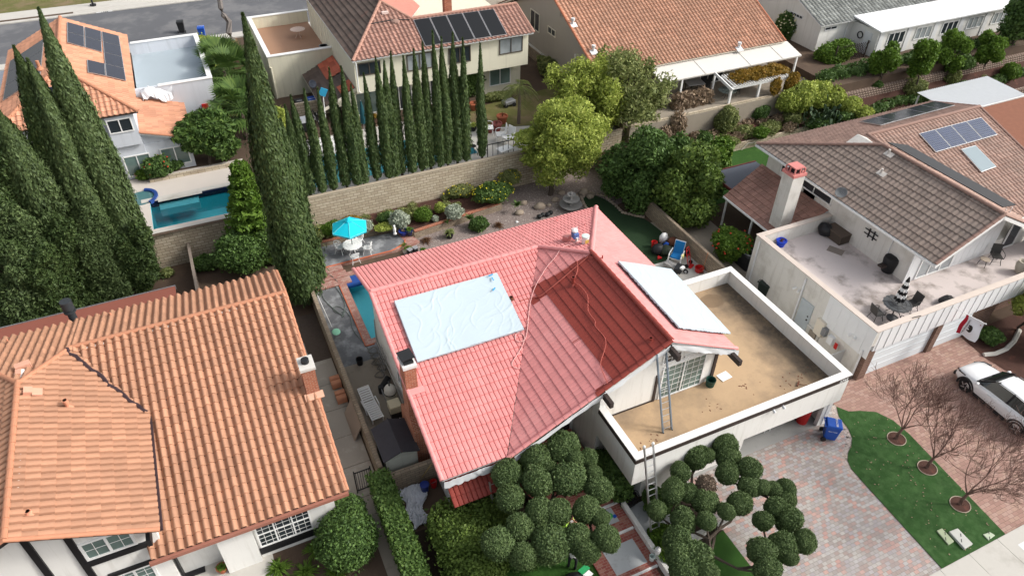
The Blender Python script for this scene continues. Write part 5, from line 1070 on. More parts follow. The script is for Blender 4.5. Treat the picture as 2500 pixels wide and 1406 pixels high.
for i, (lab, px, py, y, R) in enumerate((('feathery juniper bulging at the right end of the left clump', 305, 585, 39.9, (1.2, 1.1, 2.0)), ('shaggy juniper above the bare dirt, right of the clump centre', 225, 600, 39.3, (1.4, 1.2, 2.2)), ('pale-tipped juniper in the lower middle of the left clump', 135, 605, 39.0, (1.5, 1.2, 2.3)), ('feathery juniper at the lower left edge of the photo clump', 40, 600, 38.8, (1.6, 1.3, 2.5)), ('tall soft juniper behind the bulging one, by the pool corner', 205, 470, 40.7, (1.15, 1.0, 2.3)), ('tall soft juniper mid-clump below the squeezed cypress', 105, 460, 40.2, (1.4, 1.1, 2.5)), ('tall soft juniper at the left edge behind the lower ones', 0, 450, 39.9, (1.6, 1.1, 2.4)), ('lowest juniper at the left photo edge beside the dirt', -5, 640, 38.0, (1.7, 1.2, 1.9)), ('low juniper tuft above the maroon patio roof', 85, 650, 37.9, (1.4, 1.0, 1.6)))):
    c = GY(px, py, y); rg = random.Random(i); bl = jb(c, R, 18, i+80, .36, 1.25); crown_tree('juniper', lab, (c[0], y, 0), bl+[(c[0], y, 1.1, R[0]*.9, R[1]*.9, 1.1), (c[0], y, 2.6, R[0]*.85, R[1]*.85, 1.5)], LF_JUN if i % 2 else LF_CYP, 28000, .085, i+90, .12, 'feathery junipers of the left clump', aspect=2.6, hi=.5, lo=.65)
def jb2(c, R, k, seed, s):
    rg = random.Random(seed); out = []
    for i in range(k):
        d = Vector((rg.gauss(0, 1), rg.gauss(0, 1), rg.gauss(0, 1))).normalized()*rg.uniform(.2, 1)**.6; q = s*rg.uniform(.55, 1.2); out.append((c[0]+d.x*R[0], c[1]+d.y*R[1], c[2]+d.z*R[2], q, q, q*1.25))
    return out
c = GY(1372, 345, 40.0); crown_tree('pepper_tree', 'yellow-green drooping tree at the end of the cypress wall', (21.4, 39.3, 0), jb(c, (3.7, 2.9, 3.1), 34, 1, .36)+[(c[0]-1.2, 39.2, 2.0, 1.2, .9, 1.3), (c[0]+1, 39.3, 2.2, 1.2, .9, 1.2)], LF_YEL, 42000, .12, 3, .2, lo=.7, hi=.45)
c = GY(1515, 235, 43.2); crown_tree('wispy_tree', 'tall sparse grey-green tree in front of the red-brown roof', (27.6, 42.2, 2.4), jb2(c, (4.0, 2.6, 4.0), 90, 2, .85)+jb2((c[0]+2.2, c[1], c[2]-2.4), (2.8, 2, 2), 30, 91, .8), LF_OLV, 34000, .13, 4, .16, core=0, shell=.95, aspect=2.4)
c = GY(1430, 240, 43.0); crown_tree('wispy_tree', 'light green feathery tree left of the sparse grey-green one', (25.2, 43.0, 2.4), jb2(c, (3.0, 2.2, 3.2), 50, 7, .85), LF_YEL, 26000, .12, 14, .12, core=0, shell=.9, aspect=2.2)
c = GY(1590, 400, 36.2); crown_tree('shade_tree', 'dense dark green tree overhanging the shaded backyard turf', (27.6, 34.9, 0), jb(c, (3.6, 2.8, 3.7), 32, 3, .38)+[(27.4, 35.3, 1.4, 1.9, 1.5, 1.3), (28.6, 35.6, 2.4, 1.8, 1.5, 1.5)], LF_DRK, 42000, .15, 5, .2)
c = GY(1680, 450, 33.2); crown_tree('shade_tree', 'glossy green tree with bright tips between the pink roof and the chimney', (28.3, 32.0, 0), jb(c, (2.9, 2.5, 3.3), 28, 4, .4)+[(28.5, 32.2, 1.3, 1.7, 1.5, 1.3), (29.3, 33.4, 2.2, 1.5, 1.4, 1.6)], LF_MID, 42000, .16, 6, .18)
c = GY(1735, 400, 36.0); crown_tree('shade_tree', 'small yellow-lit tree beside the slate flat roof', (30.0, 36.0, 0), jb(c, (1.8, 1.5, 2.2), 14, 5, .45), LF_BRT, 14000, .15, 8, .1)
c = G(1778, 625); shrub('flowering_shrub', 'rounded shrub dotted with red flowers beside the brown porch', (*c, 0), (1.3, 1.25, 1.9), LF_BRT, 6000, .13, 9, flowers=(FLW_R, 26, .07))
c = G(515, 402, 2.4); crown_tree('loquat_tree', 'leafy green tree beside the low orange annexe roof', (*c, 2.4), jb((c[0]+.1, c[1]+.7, 4.4), (2.3, 1.7, 2.2), 18, 8, .42), LF_HED, 18000, .17, 10, .12, aspect=2.4)
x, y = 1.3, 40.6
t = thing('tiered_conifer', 'yellow-green conifer with layered tips left of the lone cypress', 'tree', (x, y, 0)); Vs = []
for i in range(9):
    z = .8+i*.68; R = 2.0*(1-i/10.5); Vs.append(cloud([(x+R*.62*math.cos(a+i), y+R*.62*math.sin(a+i), z+.1*math.sin(a*3), R*.52, R*.52, .26) for a in np.linspace(0, 6.28, 7)[:6]], 900, .16, i+30, 2.2, core=.7))
put_leaves('crown', np.concatenate(Vs), LF_BRT, t); b = MB(); b.cyl((x, y, 0), (x, y, 6.6), .12, .03, 8); b.build('trunk', BARK, t)
for i, (lab, px, py, z, r, m, n, s) in enumerate([
    ('large dark shrub under the layered conifer', 610, 655, 0, (1.9, 1.4, 2.6), LF_DRK, 9000, .12), ('low green shrub beside the dividing fence', 505, 655, 0, (.8, .7, .8), LF_DRK, 2000, .11),
    ('small lone weed bush on the bare dirt', 410, 672, 0, (.42, .4, .45), LF_OLV, 700, .09), ('shrub tucked against the block wall behind the fence', 545, 600, 0, (1.0, .8, 1.2), LF_HED, 2500, .11),
    ('citrus bush left of the lone cypress trunk', 665, 640, 0, (1.0, 1.0, 2.4), LF_HED, 4500, .12), ('yellowish shrub peeking out right of the lone cypress', 738, 545, 0, (.75, .7, 3.6), LF_YEL, 3200, .11),
    ('rangy shrub at the block wall above the blue parasol', 762, 600, .5, (.7, .6, .8), LF_OLV, 1500, .09)]):
    x, y = G(px, py, z); shrub('shrub', lab, (x, y, z), r, m, n, s, i+100)
for i, (nm, lab, px, py, r, m, n, s, kw) in enumerate([
    ('shrub', 'green clipped bush left of the blue parasol', 815, 572, (.75, .6, .9), LF_BRT, 2200, .085, {}), ('shrub', 'orange-brown bush just behind the parasol', 858, 552, (.7, .5, .7), LF_GLD, 1500, .08, {}),
    ('silver_shrub', 'silver-leaved shrub half hidden by the parasol', 893, 565, (.55, .5, .85), LF_SIL, 1500, .075, {}), ('shrub', 'low yellow-green bush right of the parasol', 938, 562, (.75, .5, .45), LF_YEL, 1300, .08, {}),
    ('silver_shrub', 'biggest silver shrub, by the blue glazed pots', 978, 553, (.68, .66, 1.1), LF_SIL, 2600, .08, dict(lo=.8, hi=.3)), ('shrub', 'bright green ball bush between two silver shrubs', 1033, 540, (.62, .6, .95), LF_BRT, 2400, .07, {}),
    ('silver_shrub', 'grey silver shrub near the agave, right of the green ball', 1110, 532, (.62, .6, .95), LF_SIL, 2200, .08, {}), ('silver_shrub', 'tiny pale silver tuft beside the green ball bush', 1063, 540, (.26, .26, .4), LF_SIL, 500, .06, {}),
    ('shrub', 'dark bush behind the biggest silver shrub', 945, 540, (.7, .5, .6), LF_DRK, 1300, .08, {}), ('shrub', 'thin yellow-green bush left of the grey silver shrub', 1075, 520, (.4, .4, .8), LF_YEL, 900, .07, {}),
    ('daisy_bush', 'spreading dark green bush with yellow daisies, by the block wall', 1205, 490, (1.5, 1.0, 1.3), LF_HED, 6000, .09, dict(flowers=(FLW_Y, 40, .05))), ('daisy_bush', 'reddish bush with yellow daisies left of the spreading one', 1120, 478, (1.1, .7, .8), LF_OLV, 2600, .08, dict(flowers=(FLW_Y, 26, .05))),
    ('daisy_bush', 'yellow daisy bush nearest the pepper tree', 1243, 450, (.9, .7, 1.1), LF_OLV, 2600, .08, dict(flowers=(FLW_Y, 24, .05))), ('daisy_bush', 'small daisy bush at the left end of the planter', 770, 585, (.6, .5, .6), LF_OLV, 1200, .08, dict(flowers=(FLW_Y, 9, .045)))]):
    x, y = G(px, py, .55); shrub(nm, lab, (x, y, .55), r, m, n, s, i+130, **kw)
x, y = G(1168, 560); shrub('shrub', 'dark mounded bush standing in the gravel bed', (x, y, 0), (.72, .65, .85), LF_DRK, 2400, .08, 150)
def blades(c, n, ln, wd, seed, droop=.6, el0=35, el1=85, taper=.15):
    rs = np.random.RandomState(seed); q = []
    for i in range(n):
        a = rs.uniform(0, 6.283); el = math.radians(rs.uniform(el0, el1)); L_n = ln*rs.uniform(.7, 1.15); d = np.array([math.cos(a)*math.cos(el), math.sin(a)*math.cos(el), math.sin(el)]); s = np.array([-math.sin(a), math.cos(a), 0])*wd/2
        pts = [np.array(c)+d*L_n*t+np.array([0, 0, -droop*L_n*t*t]) for t in (0, .35, .7, 1)]; ws = (1, 1, .7, taper)
        for k in range(3): q.append([pts[k]-s*ws[k], pts[k]+s*ws[k], pts[k+1]+s*ws[k+1], pts[k+1]-s*ws[k+1]])
    return np.array(q).reshape(-1, 3)
def tuft(name, label, c, n, ln, wd, m, seed, cat='plant', pot=None, group=None, **kw):
    t = thing(name, label, cat, c, 0, group); z = c[2]
    if pot:
        pm, pr, ph = pot; b = MB(); b.lathe([(pr*.7, 0), (pr, ph*.85), (pr*1.08, ph*.85), (pr*1.08, ph), (pr*.9, ph), (pr*.85, ph*.85)], c, 14); b.build('pot', pm, t, smooth=40); z += ph*.85
    put_leaves('leaves', blades((c[0], c[1], z), n, ln, wd, seed, **kw), m, t); return t
for i, (nm, lab, px, py, z, n, ln, wd, m, kw) in enumerate([
    ('grass_tuft', 'bronze grass clump beside the potted plant under the eave', 1042, 590, 0, 120, .75, .035, LF_RED, dict(droop=.7)), ('grass_tuft', 'bronze grass clump right of the mounded dark bush', 1216, 553, 0, 110, .65, .035, LF_RED, dict(droop=.6)),
    ('grass_tuft', 'bronze tuft at the foot of the long block wall', 1012, 503, .55, 70, .6, .03, LF_RED, dict(droop=.7)), ('grass_tuft', 'yellow-green strappy tuft at the corner of the brick patio', 988, 605, 0, 90, .75, .05, LF_BRT, dict(droop=.6)),
    ('agave', 'blue-green agave on the planter edge right of the silver shrub', 1147, 535, .55, 32, .55, .11, LF_HED, dict(droop=.3)), ('agave', 'blue-green agave rosette at the gravel end of the planter', 1262, 503, .55, 36, .6, .12, LF_HED, dict(droop=.3)),
    ('agave', 'small agave on the stone ledge below the silver shrub', 1092, 545, .55, 20, .35, .08, LF_HED, dict(droop=.3))]):
    x, y = G(px, py, z); tuft(nm, lab, (x, y, z), n, ln, wd, m, i+170, **kw)
for i, (lab, px, py, z, pm, pr, ph, m, n, ln) in enumerate([
    ('leafy plant in a dark pot by the pink eave', 1098, 580, 0, BLACK, .28, .4, LF_OLV, 90, .7), ('green succulent in a dark blue glazed pot', 1000, 572, .3, mat('dark_blue_glaze', (.02, .035, .1), .25, .2), .26, .38, LF_BRT, 70, .45),
    ('wide cobalt blue bowl pot with brown stems', 985, 572, .3, mat('cobalt_glaze', (.02, .04, .25), .25, .2), .3, .3, LF_DRY, 30, .25), ('variegated plant in a small green pot at the eave', 1033, 618, 0, mat('green_glaze', (.03, .15, .07), .3), .18, .3, LF_BRT, 40, .35)]):
    x, y = G(px, py, z); tuft('potted_plant', lab, (x, y, z), n, ln, .06, m, i+190, pot=(pm, pr, ph))
# left rear bed plants
for i, (nm, lab, px, py, z, r, m, n, s, kw) in enumerate([
    ('shrub', 'shrub with a few red flowers by the left rear pool windows', 395, 432, 2.4, (1.0, .8, 1.5), LF_DRK, 2600, .12, dict(flowers=(FLW_R, 10, .06))), ('shrub', 'low leafy plant at the end of the curved pool bed', 355, 437, 2.4, (.5, .5, .7), LF_BRT, 900, .12, {}), ('shrub', 'small dark bush under the right pool window', 435, 412, 2.4, (.5, .5, .7), LF_DRK, 900, .11, {}),
    ('sapling', 'pale thin sapling in front of the left pool window', 312, 420, 2.4, (.5, .5, 2.2), LF_OLV, 700, .11, dict(core=0)), ('hedge_bush', 'yellow-green bush beside the street bins', 520, 165, 2.4, (1.2, 2.4, 2.6), LF_YEL, 6000, .14, {}), ('shrub', 'climbing dark green shrub against the cream house wall', 1152, 238, 2.4, (1.1, .5, 2.8), LF_HED, 3500, .12, {}),
    ('shrub', 'grey leafy shrub below the right window of the cream house', 1215, 245, 2.4, (1.4, .5, .7), LF_OLV, 2000, .1, {}), ('shrub', 'yellow-green shrub left of the slim cypresses', 690, 330, 2.4, (.8, .8, 2.2), LF_YEL, 2400, .11, {}), ('shrub', 'tangled shrub on the side wall of the taupe house', 1335, 185, 2.4, (.8, 1.6, 1.6), LF_OLV, 3000, .11, {}),
    ('flower_bush', 'tall bush covered in cream flowers beside the white house', 1915, 105, 2.9, (1.4, 1.3, 2.9), LF_DRK, 5000, .13, dict(flowers=(FLW_W, 90, .09))), ('shrub', 'bright lime tree-like bush by the lattice fence', 2030, 160, 2.9, (1.9, 1.3, 2.2), LF_BRT, 5000, .14, {}),
    ('shrub', 'dark round bush below the cream wall under the pergola', 1766, 325, .9, (1.0, .9, 2.2), LF_OLV, 4000, .11, {}), ('shrub', 'leafy green bush on the planted slope near the wall', 1850, 290, 1.1, (1.0, .8, 1.3), LF_DRK, 2400, .13, {}), ('shrub', 'lime green plant low on the planted slope', 1855, 335, .7, (.7, .6, .8), LF_BRT, 1500, .12, {}),
    ('shrub', 'orange-tinted bush at the far end of the planted slope', 1945, 270, 1.0, (1.0, .8, 1.3), LF_GLD, 2200, .12, {}), ('shrub', 'grey-green bush beside the cactus on the slope', 1930, 300, .8, (.9, .8, .9), LF_OLV, 2000, .11, {}), ('shrub', 'dark shrub at the near end of the planted slope', 1715, 350, .6, (.9, .9, .9), LF_DRK, 2200, .12, {}),
    ('shrub', 'low dark shrub at the foot of the planted slope', 1775, 355, .55, (1.2, .6, .6), LF_OLV, 2000, .11, {}), ('shrub', 'reddish bush at the foot of the planted slope near the roof ridge', 2110, 270, .6, (1.3, .9, 1.2), LF_RED, 2600, .12, {}), ('shrub', 'small green bush above the brown ridge', 1985, 290, .6, (.9, .7, .9), LF_OLV, 1600, .11, {})]):
    x, y = G(px, py, z); shrub(nm, lab, (x, y, z), r, m, n, s, i+210, **kw)
c1 = [(x, y, z, r_, r_*.8, r_*.9) for x, y, z, r_ in ((43.6, 40.4, 2.6, 1.1), (45.0, 40.3, 2.9, 1.4), (46.4, 40.2, 2.8, 1.3), (47.6, 39.6, 2.5, 1.1), (48.6, 38.6, 2.0, 1.0), (49.3, 37.6, 1.5, .9), (49.9, 36.6, .9, .8), (50.3, 35.6, .6, .7))]
shrub('ivy_hedge', 'thick light green ivy hedge arching down the slope beside the stepped wall', (46, 40, 1.0), (1, 1, 1), LF_YEL, 13000, .13, 240, blobs=c1, cat='hedge')
t = thing('cactus', 'large prickly pear cactus clump under the ivy arch', 'cactus', (46.3, 38.9, .7)); b = MB(); rg = random.Random(6)
for i in range(90): b.obox((46.3+rg.gauss(0, .9), 38.7+rg.gauss(0, .5), .9+abs(rg.gauss(0, .75))), (.28, .05, .4), rx=rg.uniform(-.5, .5), rz=rg.uniform(0, 6), ry=rg.uniform(-.5, .5))
b.build('pads', mat('cactus_green', (.06, .1, .05), .6, .25, 2), t, bevel=.05); put_leaves('growth', cloud([(46.3, 38.9, .9, 1.6, .9, .7)], 2200, .12, 9), LF_DRK, t)
vine = cloud([(41.3+i*.5, 42.4, 4.62+.1*math.sin(i*2), .6, .9, .25) for i in range(-4, 6)], 4200, .13, 12, core=.6)
put_leaves('vine_foliage', np.concatenate([vine, cloud([(42.6, 41.3, 3.7, .55, .25, .75), (44.3, 41.3, 3.7, .7, .4, .9)], 1800, .13, 13, core=.5)]), LF_GLD, pg)
br = cloud([(34.2+i*.5, 42.6, 3.3, .8, .6, .8) for i in range(6)], 5200, .13, 14, aspect=3, core=0, shell=.8)
t = thing('dry_brush', 'dry straw-coloured bramble sprawling over the wall end by the patio cover', 'shrub', (35.5, 42.6, 2.9)); put_leaves('twigs', np.concatenate([br, cloud([(33.2, 41.1, 2.2, .9, .5, 1.3), (32, 41, 1.5, .9, .5, 1.0)], 2600, .13, 15, aspect=3, core=0, shell=.8)]), LF_DRY, t)
gc2 = cloud([(28+i*1.5+.5*math.sin(i*4), 39.75+.3*math.sin(i*3), .8, .8, .5, .35+.15*math.sin(i*9)) for i in range(14)]+[(28.5+i*1.3, 40.8+.3*math.sin(i*5), 1.1, .7, .45, .45) for i in range(14)], 12000, .1, 18, core=.7)
tag(put_leaves('ground_cover', gc2, LF_DRY, None, (36, 39.7, .7)), 'dry straw-coloured weeds among the slope planting', 'ground cover', kind='stuff')
gc = cloud([(27.3+i*1.25+.4*math.sin(i*3), 40.2+.35*math.sin(i*5), .85, .95, .75, .45+.15*math.sin(i*7)) for i in range(16)], 15000, .11, 16, core=.7)
tag(put_leaves('ground_cover', gc, LF_OLV, None, (36, 40.2, .8)), 'mixed low ground cover on the planted slope between two block walls', 'ground cover', kind='stuff')
gc = cloud([(48+i*1.5, 38.2+.3*math.sin(i*5), 1.5, 1.1, .6, .5) for i in range(16)]+[(48+i*1.5, 41.2+.3*math.sin(i*3), 3.6, 1.0, .9, .8) for i in range(18)], 20000, .13, 17, core=.7)
tag(put_leaves('ground_cover', gc, LF_DRK, None, (60, 40, 2)), 'dark green planting along the stepped block walls', 'ground cover', kind='stuff')
for i, (px, py) in enumerate(((2150, 205), (2240, 200), (2315, 175), (2405, 160))):
    x, y = G(px, py, 2.9); crown_tree('round_tree', '%s of four bright bushy trees in front of the white sunroom' % ('leftmost', 'second', 'third', 'rightmost')[i], (x, y, 2.7), jb((x, y+.2, 4.6), (1.25, 1.2, 1.75), 10, i+20, .5), LF_BRT, 6000, .15, i+40, .08, 'bright trees in front of the sunroom')
for i, (px, py, z, r_, m, lab) in enumerate(((2133, 222, 2.2, .6, LF_HED, 'small clipped ball bush at the left end of the stepped wall'), (2224, 240, 1.2, 1.05, LF_OLV, 'large olive ball bush in front of the stepped wall'), (2350, 172, 2.9, .75, LF_HED, 'dark clipped ball bush between the bright trees'), (2312, 205, 1.5, .9, LF_OLV, 'broad olive bush below the stepped wall'), (2457, 196, 1.2, .9, LF_BRT, 'bright green ball bush near the right photo edge'), (2390, 215, .6, .7, LF_OLV, 'flat green bush behind the white corrugated cover'), (2205, 255, .6, .8, LF_YEL, 'yellow-green bush next to the white corrugated cover'))):
    x, y = G(px, py, z); shrub('ball_bush', lab, (x, y, z), (r_, r_, r_*1.7), m, 2200, .1, i+260)
for i, (px, py, z) in enumerate(((2470, 110, 3.5), (2497, 60, 3.5), (2440, 20, 3.5))):
    x, y = G(px, py, z); crown_tree('evergreen', 'dark evergreen tree at the top right corner, %s' % ('nearest', 'middle', 'farthest')[i], (x, y, z), jb((x, y, z+2.5), (2, 1.8, 2.4), 9, i+50, .5), LF_DRK, 6000, .2, i+60, .15, 'dark evergreens in the top right corner')
# palms
def palm(label, base, h, fl, n, seed, trunk_r, fan=False, group=None):
    t = thing('palm', label, 'palm', base, 0, group); x, y, z = base; b = MB(); b.tube([(x, y, z-.1), (x+.05, y, z+h*.5), (x, y+.03, z+h)], [trunk_r*1.2, trunk_r, trunk_r*.8], 8); b.build('trunk', mat('palm_trunk', (.2, .15, .13), 1, .3, 8), t)
    rg = random.Random(seed); q = []
    for i in range(n):
        a = i*2.4+rg.uniform(-.2, .2); el = rg.uniform(-.3, 1.2); d = np.array([math.cos(a)*math.cos(el), math.sin(a)*math.cos(el), math.sin(el)]); o = np.array([x, y, z+h])
        if fan:
            tip = o+d*fl*.55; s = np.cross(d, [0, 0, 1.]); s /= np.linalg.norm(s); up = np.cross(s, d)
            for k in range(13):
                an = (k-6)*.2; e = d*math.cos(an)+s*math.sin(an); p1 = tip+e*fl*.5-np.array([0, 0, .08*fl]); w_ = np.cross(e, up)*.07; q.append([tip, tip+e*fl*.25+w_, p1, tip+e*fl*.25-w_])
            w_ = s*.02; q.append([o-w_, o+w_, tip+w_, tip-w_])
        else:
            pts = [o+d*fl*u+np.array([0, 0, -.75*fl*u*u]) for u in np.linspace(0, 1, 9)]; s = np.array([-math.sin(a), math.cos(a), 0])
            for k in range(8):
                w_ = s*.015; q.append([pts[k]-w_, pts[k]+w_, pts[k+1]+w_, pts[k+1]-w_])
                for sg in (-1, 1):
                    for r_ in (0, .5):
                        p = pts[k]*(1-r_)+pts[k+1]*r_; e = (s*sg+(pts[k+1]-pts[k])/np.linalg.norm(pts[k+1]-pts[k])*.8)*fl*.3*math.sin(.3+2.6*k/9)+np.array([0, 0, -.12*fl]); f_ = np.array([0, 0, .03]); q.append([p-f_, p+e*.5-f_*.6, p+e, p+e*.5+f_])
    put_leaves('fronds', np.array(q).reshape(-1, 3), LF_HED if fan else LF_OLV, t); return t
x, y = G(1266, 302, 2.43); palm('slender feather palm on the dry lawn of the cream house', (x, y, 2.43), 3.0, 1.5, 16, 1, .13)
for i, (px, py, h) in enumerate(((585, 270, 2.8), (605, 340, 2.4), (560, 230, 2.4))):
    x, y = G(px, py, 2.4); palm('fan palm left of the cream house, %s' % ('tallest', 'nearest the pool', 'nearest the street')[i], (x, y, 2.4), h, 2.6, 44, i+3, .16, True, 'fan palms beside the cream house')
# street tree and lamp post
t = thing('street_tree', 'leafless pale-barked tree on the near side of the street', 'tree', (4.6, 72.2, 2.5)); rg = random.Random(4); b = MB()
branch_mb((4.6, 72.2, 2.4), (4.3, 72.3, 6.2), .3, .22, rg, mb=b); b.build('trunk', mat('pale_bark', (.2, .18, .17), 1, .2, 6), t); b = MB()
branch_mb((4.3, 72.3, 6.1), (2.4, 72.5, 8.4), .2, .13, rg, mb=b); branch_mb((2.4, 72.5, 8.4), (-.5, 72.8, 9.5), .13, .06, rg, mb=b); branch_mb((4.3, 72.3, 6.1), (4.6, 72, 9.6), .18, .1, rg, mb=b); branch_mb((3.3, 72.4, 7.3), (1.5, 72, 9.8), .1, .04, rg, mb=b); b.build('limbs', MATS['pale_bark'], t)
t = thing('lamp_post', 'dark lamp post on the far sidewalk of the street', 'lamp post', (*G(228, 15, 2.53), 2.53)); x, y = G(228, 15, 2.53); b = MB(); b.cyl((x, y, 2.5), (x, y, 2.7), .3, n=10); b.cyl((x, y, 2.7), (x, y, 7), .09, .06, 8); b.build('post', BLACK, t); b = MB(); b.lathe([(.05, 0), (.25, .1), (.3, .5), (.1, .65)], (x, y, 7), 10); b.build('lantern', BLACK, t)
# bare trees in the artificial turf strip
def bare_tree(label, x, y, h, seed):
    t = thing('bare_tree', label, 'tree', (x, y, 0), 0, 'leafless trees in the turf strip'); rg = random.Random(seed); tr = MB(); br = MB()
    def grow(p, d, ln, r, dep, mb):
        n = 3 if dep < 3 else 2; pts = [p]; q = d
        for i in range(n):
            q = (q+Vector((rg.gauss(0, .13), rg.gauss(0, .13), .05))).normalized(); pts.append(pts[-1]+q*ln/n)
        mb.tube(pts, [max(.006, r*(1-.45*i/n)) for i in range(n+1)], 5 if dep < 2 else 3)
        if dep >= 6: return
        for k in range(3 if dep in (1, 2, 3, 4, 5) else 2):
            e = (q+Vector((rg.gauss(0, .42), rg.gauss(0, .42), rg.gauss(.12, .22)))).normalized(); grow(pts[-1-(k % 2 if dep > 1 else 0)], e, ln*rg.uniform(.62, .88), r*.56, dep+1, mb)
    trunk_top = Vector((x+.05, y, .75)); tr.tube([(x, y, -.05), (x, y+.03, .4), trunk_top], [.1, .075, .065], 7); tr.build('trunk', TWIG, t)
    for k in range(5):
        a = k*1.257+seed; grow(trunk_top, Vector((math.cos(a)*.42, math.sin(a)*.42, 1)).normalized(), h*.3, .038, 1, br)
    br.build('branches', TWIG, t)
    rim = MB(); N_ = 20; ring = [(x+.42*math.cos(k*2*math.pi/N_)*1.05, y+.42*math.sin(k*2*math.pi/N_), .055) for k in range(N_+1)]; rim.tube(ring, .02, 5); rim.build('edging_ring', mat('pale_edging', (.4, .33, .26), .8), t)
    s = MB(); s.cyl((x, y, .0), (x, y, .05), .41, n=18); s.build('soil_disc', SOIL, t)
for i, ((px, py), h) in enumerate(zip(((2188, 1072), (2263, 1143), (2343, 1232)), (3.6, 3.7, 4.2))):
    x, y = G(px, py); bare_tree('leafless small tree in a ringed soil circle, %s' % ('nearest the garages', 'middle of three', 'nearest the sidewalk')[i], x, y, h, i*7+3)
# clipped cloud trees
ballv = [quads_mesh('foliage', cloud([(0, 0, 0, 1, .97, .92)], 5600, .07, 300+i, 1.9, shell=.1, lo=.88+.015*i, hi=.13, k=9+3*i, core=.94, outward=.62, stray=1.12)) for i in range(4)]
balld = [quads_mesh('foliage', cloud([(0, 0, 0, 1, .97, .92)], 2600, .115, 310+i, 1.7, shell=.12, lo=.92, hi=.1, core=.95, outward=.5)) for i in range(2)]
for m_ in ballv: m_.materials.append(LF_TOP)
for m_ in balld: m_.materials.append(LF_DED)
def cloud_tree(label, base, trunk_pts, balls, seed, zf):
    t = thing('cloud_tree', label, 'topiary tree', (*base, 0)); rg = random.Random(seed); b = MB(); b.tube(trunk_pts, [.2, .17, .14], 8); b.build('trunk', BARK, t); br = MB(); top = Vector(trunk_pts[-1])
    nodes = [top]
    for px, py, r_, dead in sorted(balls, key=lambda q: -q[1]):
        z = zf(px, py)+rg.uniform(-.15, .15); x, y = G(px, py, z); c = Vector((x, y, z)); d = math.sqrt(x*x+y*y+(CH-z)**2); R = 1.03*r_*d/F_
        o = link_mesh('foliage', (balld if dead else ballv)[rg.randrange(2 if dead else 4)], None, t); o.location = c-org(t); o.scale = (R*rg.uniform(.92, 1.12), R*rg.uniform(.92, 1.12), R*rg.uniform(.88, 1.12)); o.rotation_euler = (rg.uniform(-.3, .3), rg.uniform(-.3, .3), rg.uniform(0, 6))
        if dead: o['label'] = 'browned dying foliage ball'
        near = min(nodes, key=lambda q: (q-c).length+(.6 if q is top else 0)); e = c-Vector((0, 0, R*.5)); m_ = near.lerp(e, .5)+Vector((rg.uniform(-.12, .12), rg.uniform(-.12, .12), -.12))
        br.tube([near, m_, e], [.07, .05, .035], 6); nodes.append(m_)
    br.build('limbs', BARK, t); return t
Z7 = lambda L: [(1200+a/3.514, 1006+b_/3.514, r_/3.514, dd) for a, b_, r_, dd in L]
B1 = Z7([(615, 290, 128, 0), (380, 400, 118, 0), (130, 530, 130, 0), (390, 590, 132, 0), (665, 570, 146, 0), (830, 400, 88, 0), (720, 410, 80, 0), (920, 660, 122, 0), (160, 740, 116, 0), (410, 860, 130, 0), (570, 850, 112, 0), (810, 830, 118, 0), (240, 980, 122, 0), (60, 1120, 125, 0), (270, 1230, 125, 0), (510, 1130, 152, 0), (740, 1090, 118, 0), (820, 1190, 108, 0), (985, 1080, 110, 0), (930, 900, 80, 0), (880, 520, 70, 0), (500, 470, 70, 0)])
cloud_tree('big cloud-pruned tree with many clipped green balls before the pink house', (8.9, 14.4), [(8.9, 14.4, -.05), (8.8, 14.6, .9), (8.9, 14.8, 1.5)], B1, 1, lambda px, py: 3.1-.0022*(py-1180))
B2 = Z7([(1750, 370, 112, 0), (1620, 510, 85, 0), (1860, 370, 66, 0), (2000, 285, 108, 0), (2030, 390, 102, 0), (2025, 520, 104, 0), (2220, 490, 96, 0), (2220, 630, 90, 0), (1560, 670, 106, 0), (1690, 690, 82, 0), (1840, 625, 86, 1), (1830, 760, 106, 0), (2130, 780, 110, 0), (1420, 840, 92, 0), (1645, 920, 106, 0), (1845, 930, 90, 0), (2015, 850, 70, 0), (1590, 1100, 118, 0), (1740, 1250, 150, 0), (1600, 1240, 110, 0), (1850, 1370, 100, 0), (1650, 1370, 110, 0),
         (2330, 640, 62, 0), (2420, 660, 78, 0), (2530, 650, 80, 0), (2530, 740, 76, 0), (2440, 810, 92, 0), (2550, 920, 112, 0), (2330, 930, 84, 0), (2320, 1190, 112, 0), (2500, 1150, 120, 0), (2690, 1110, 90, 0), (2560, 1240, 66, 0), (2370, 1350, 110, 0)])
cloud_tree('cloud-pruned tree with spreading bare limbs and clipped balls beside the paver driveway', (14.6, 11.7), [(14.6, 11.7, -.05), (14.8, 11.8, .5), (15.2, 11.9, 1.0)], B2, 2, lambda px, py: 2.3-.0018*(py-1200))
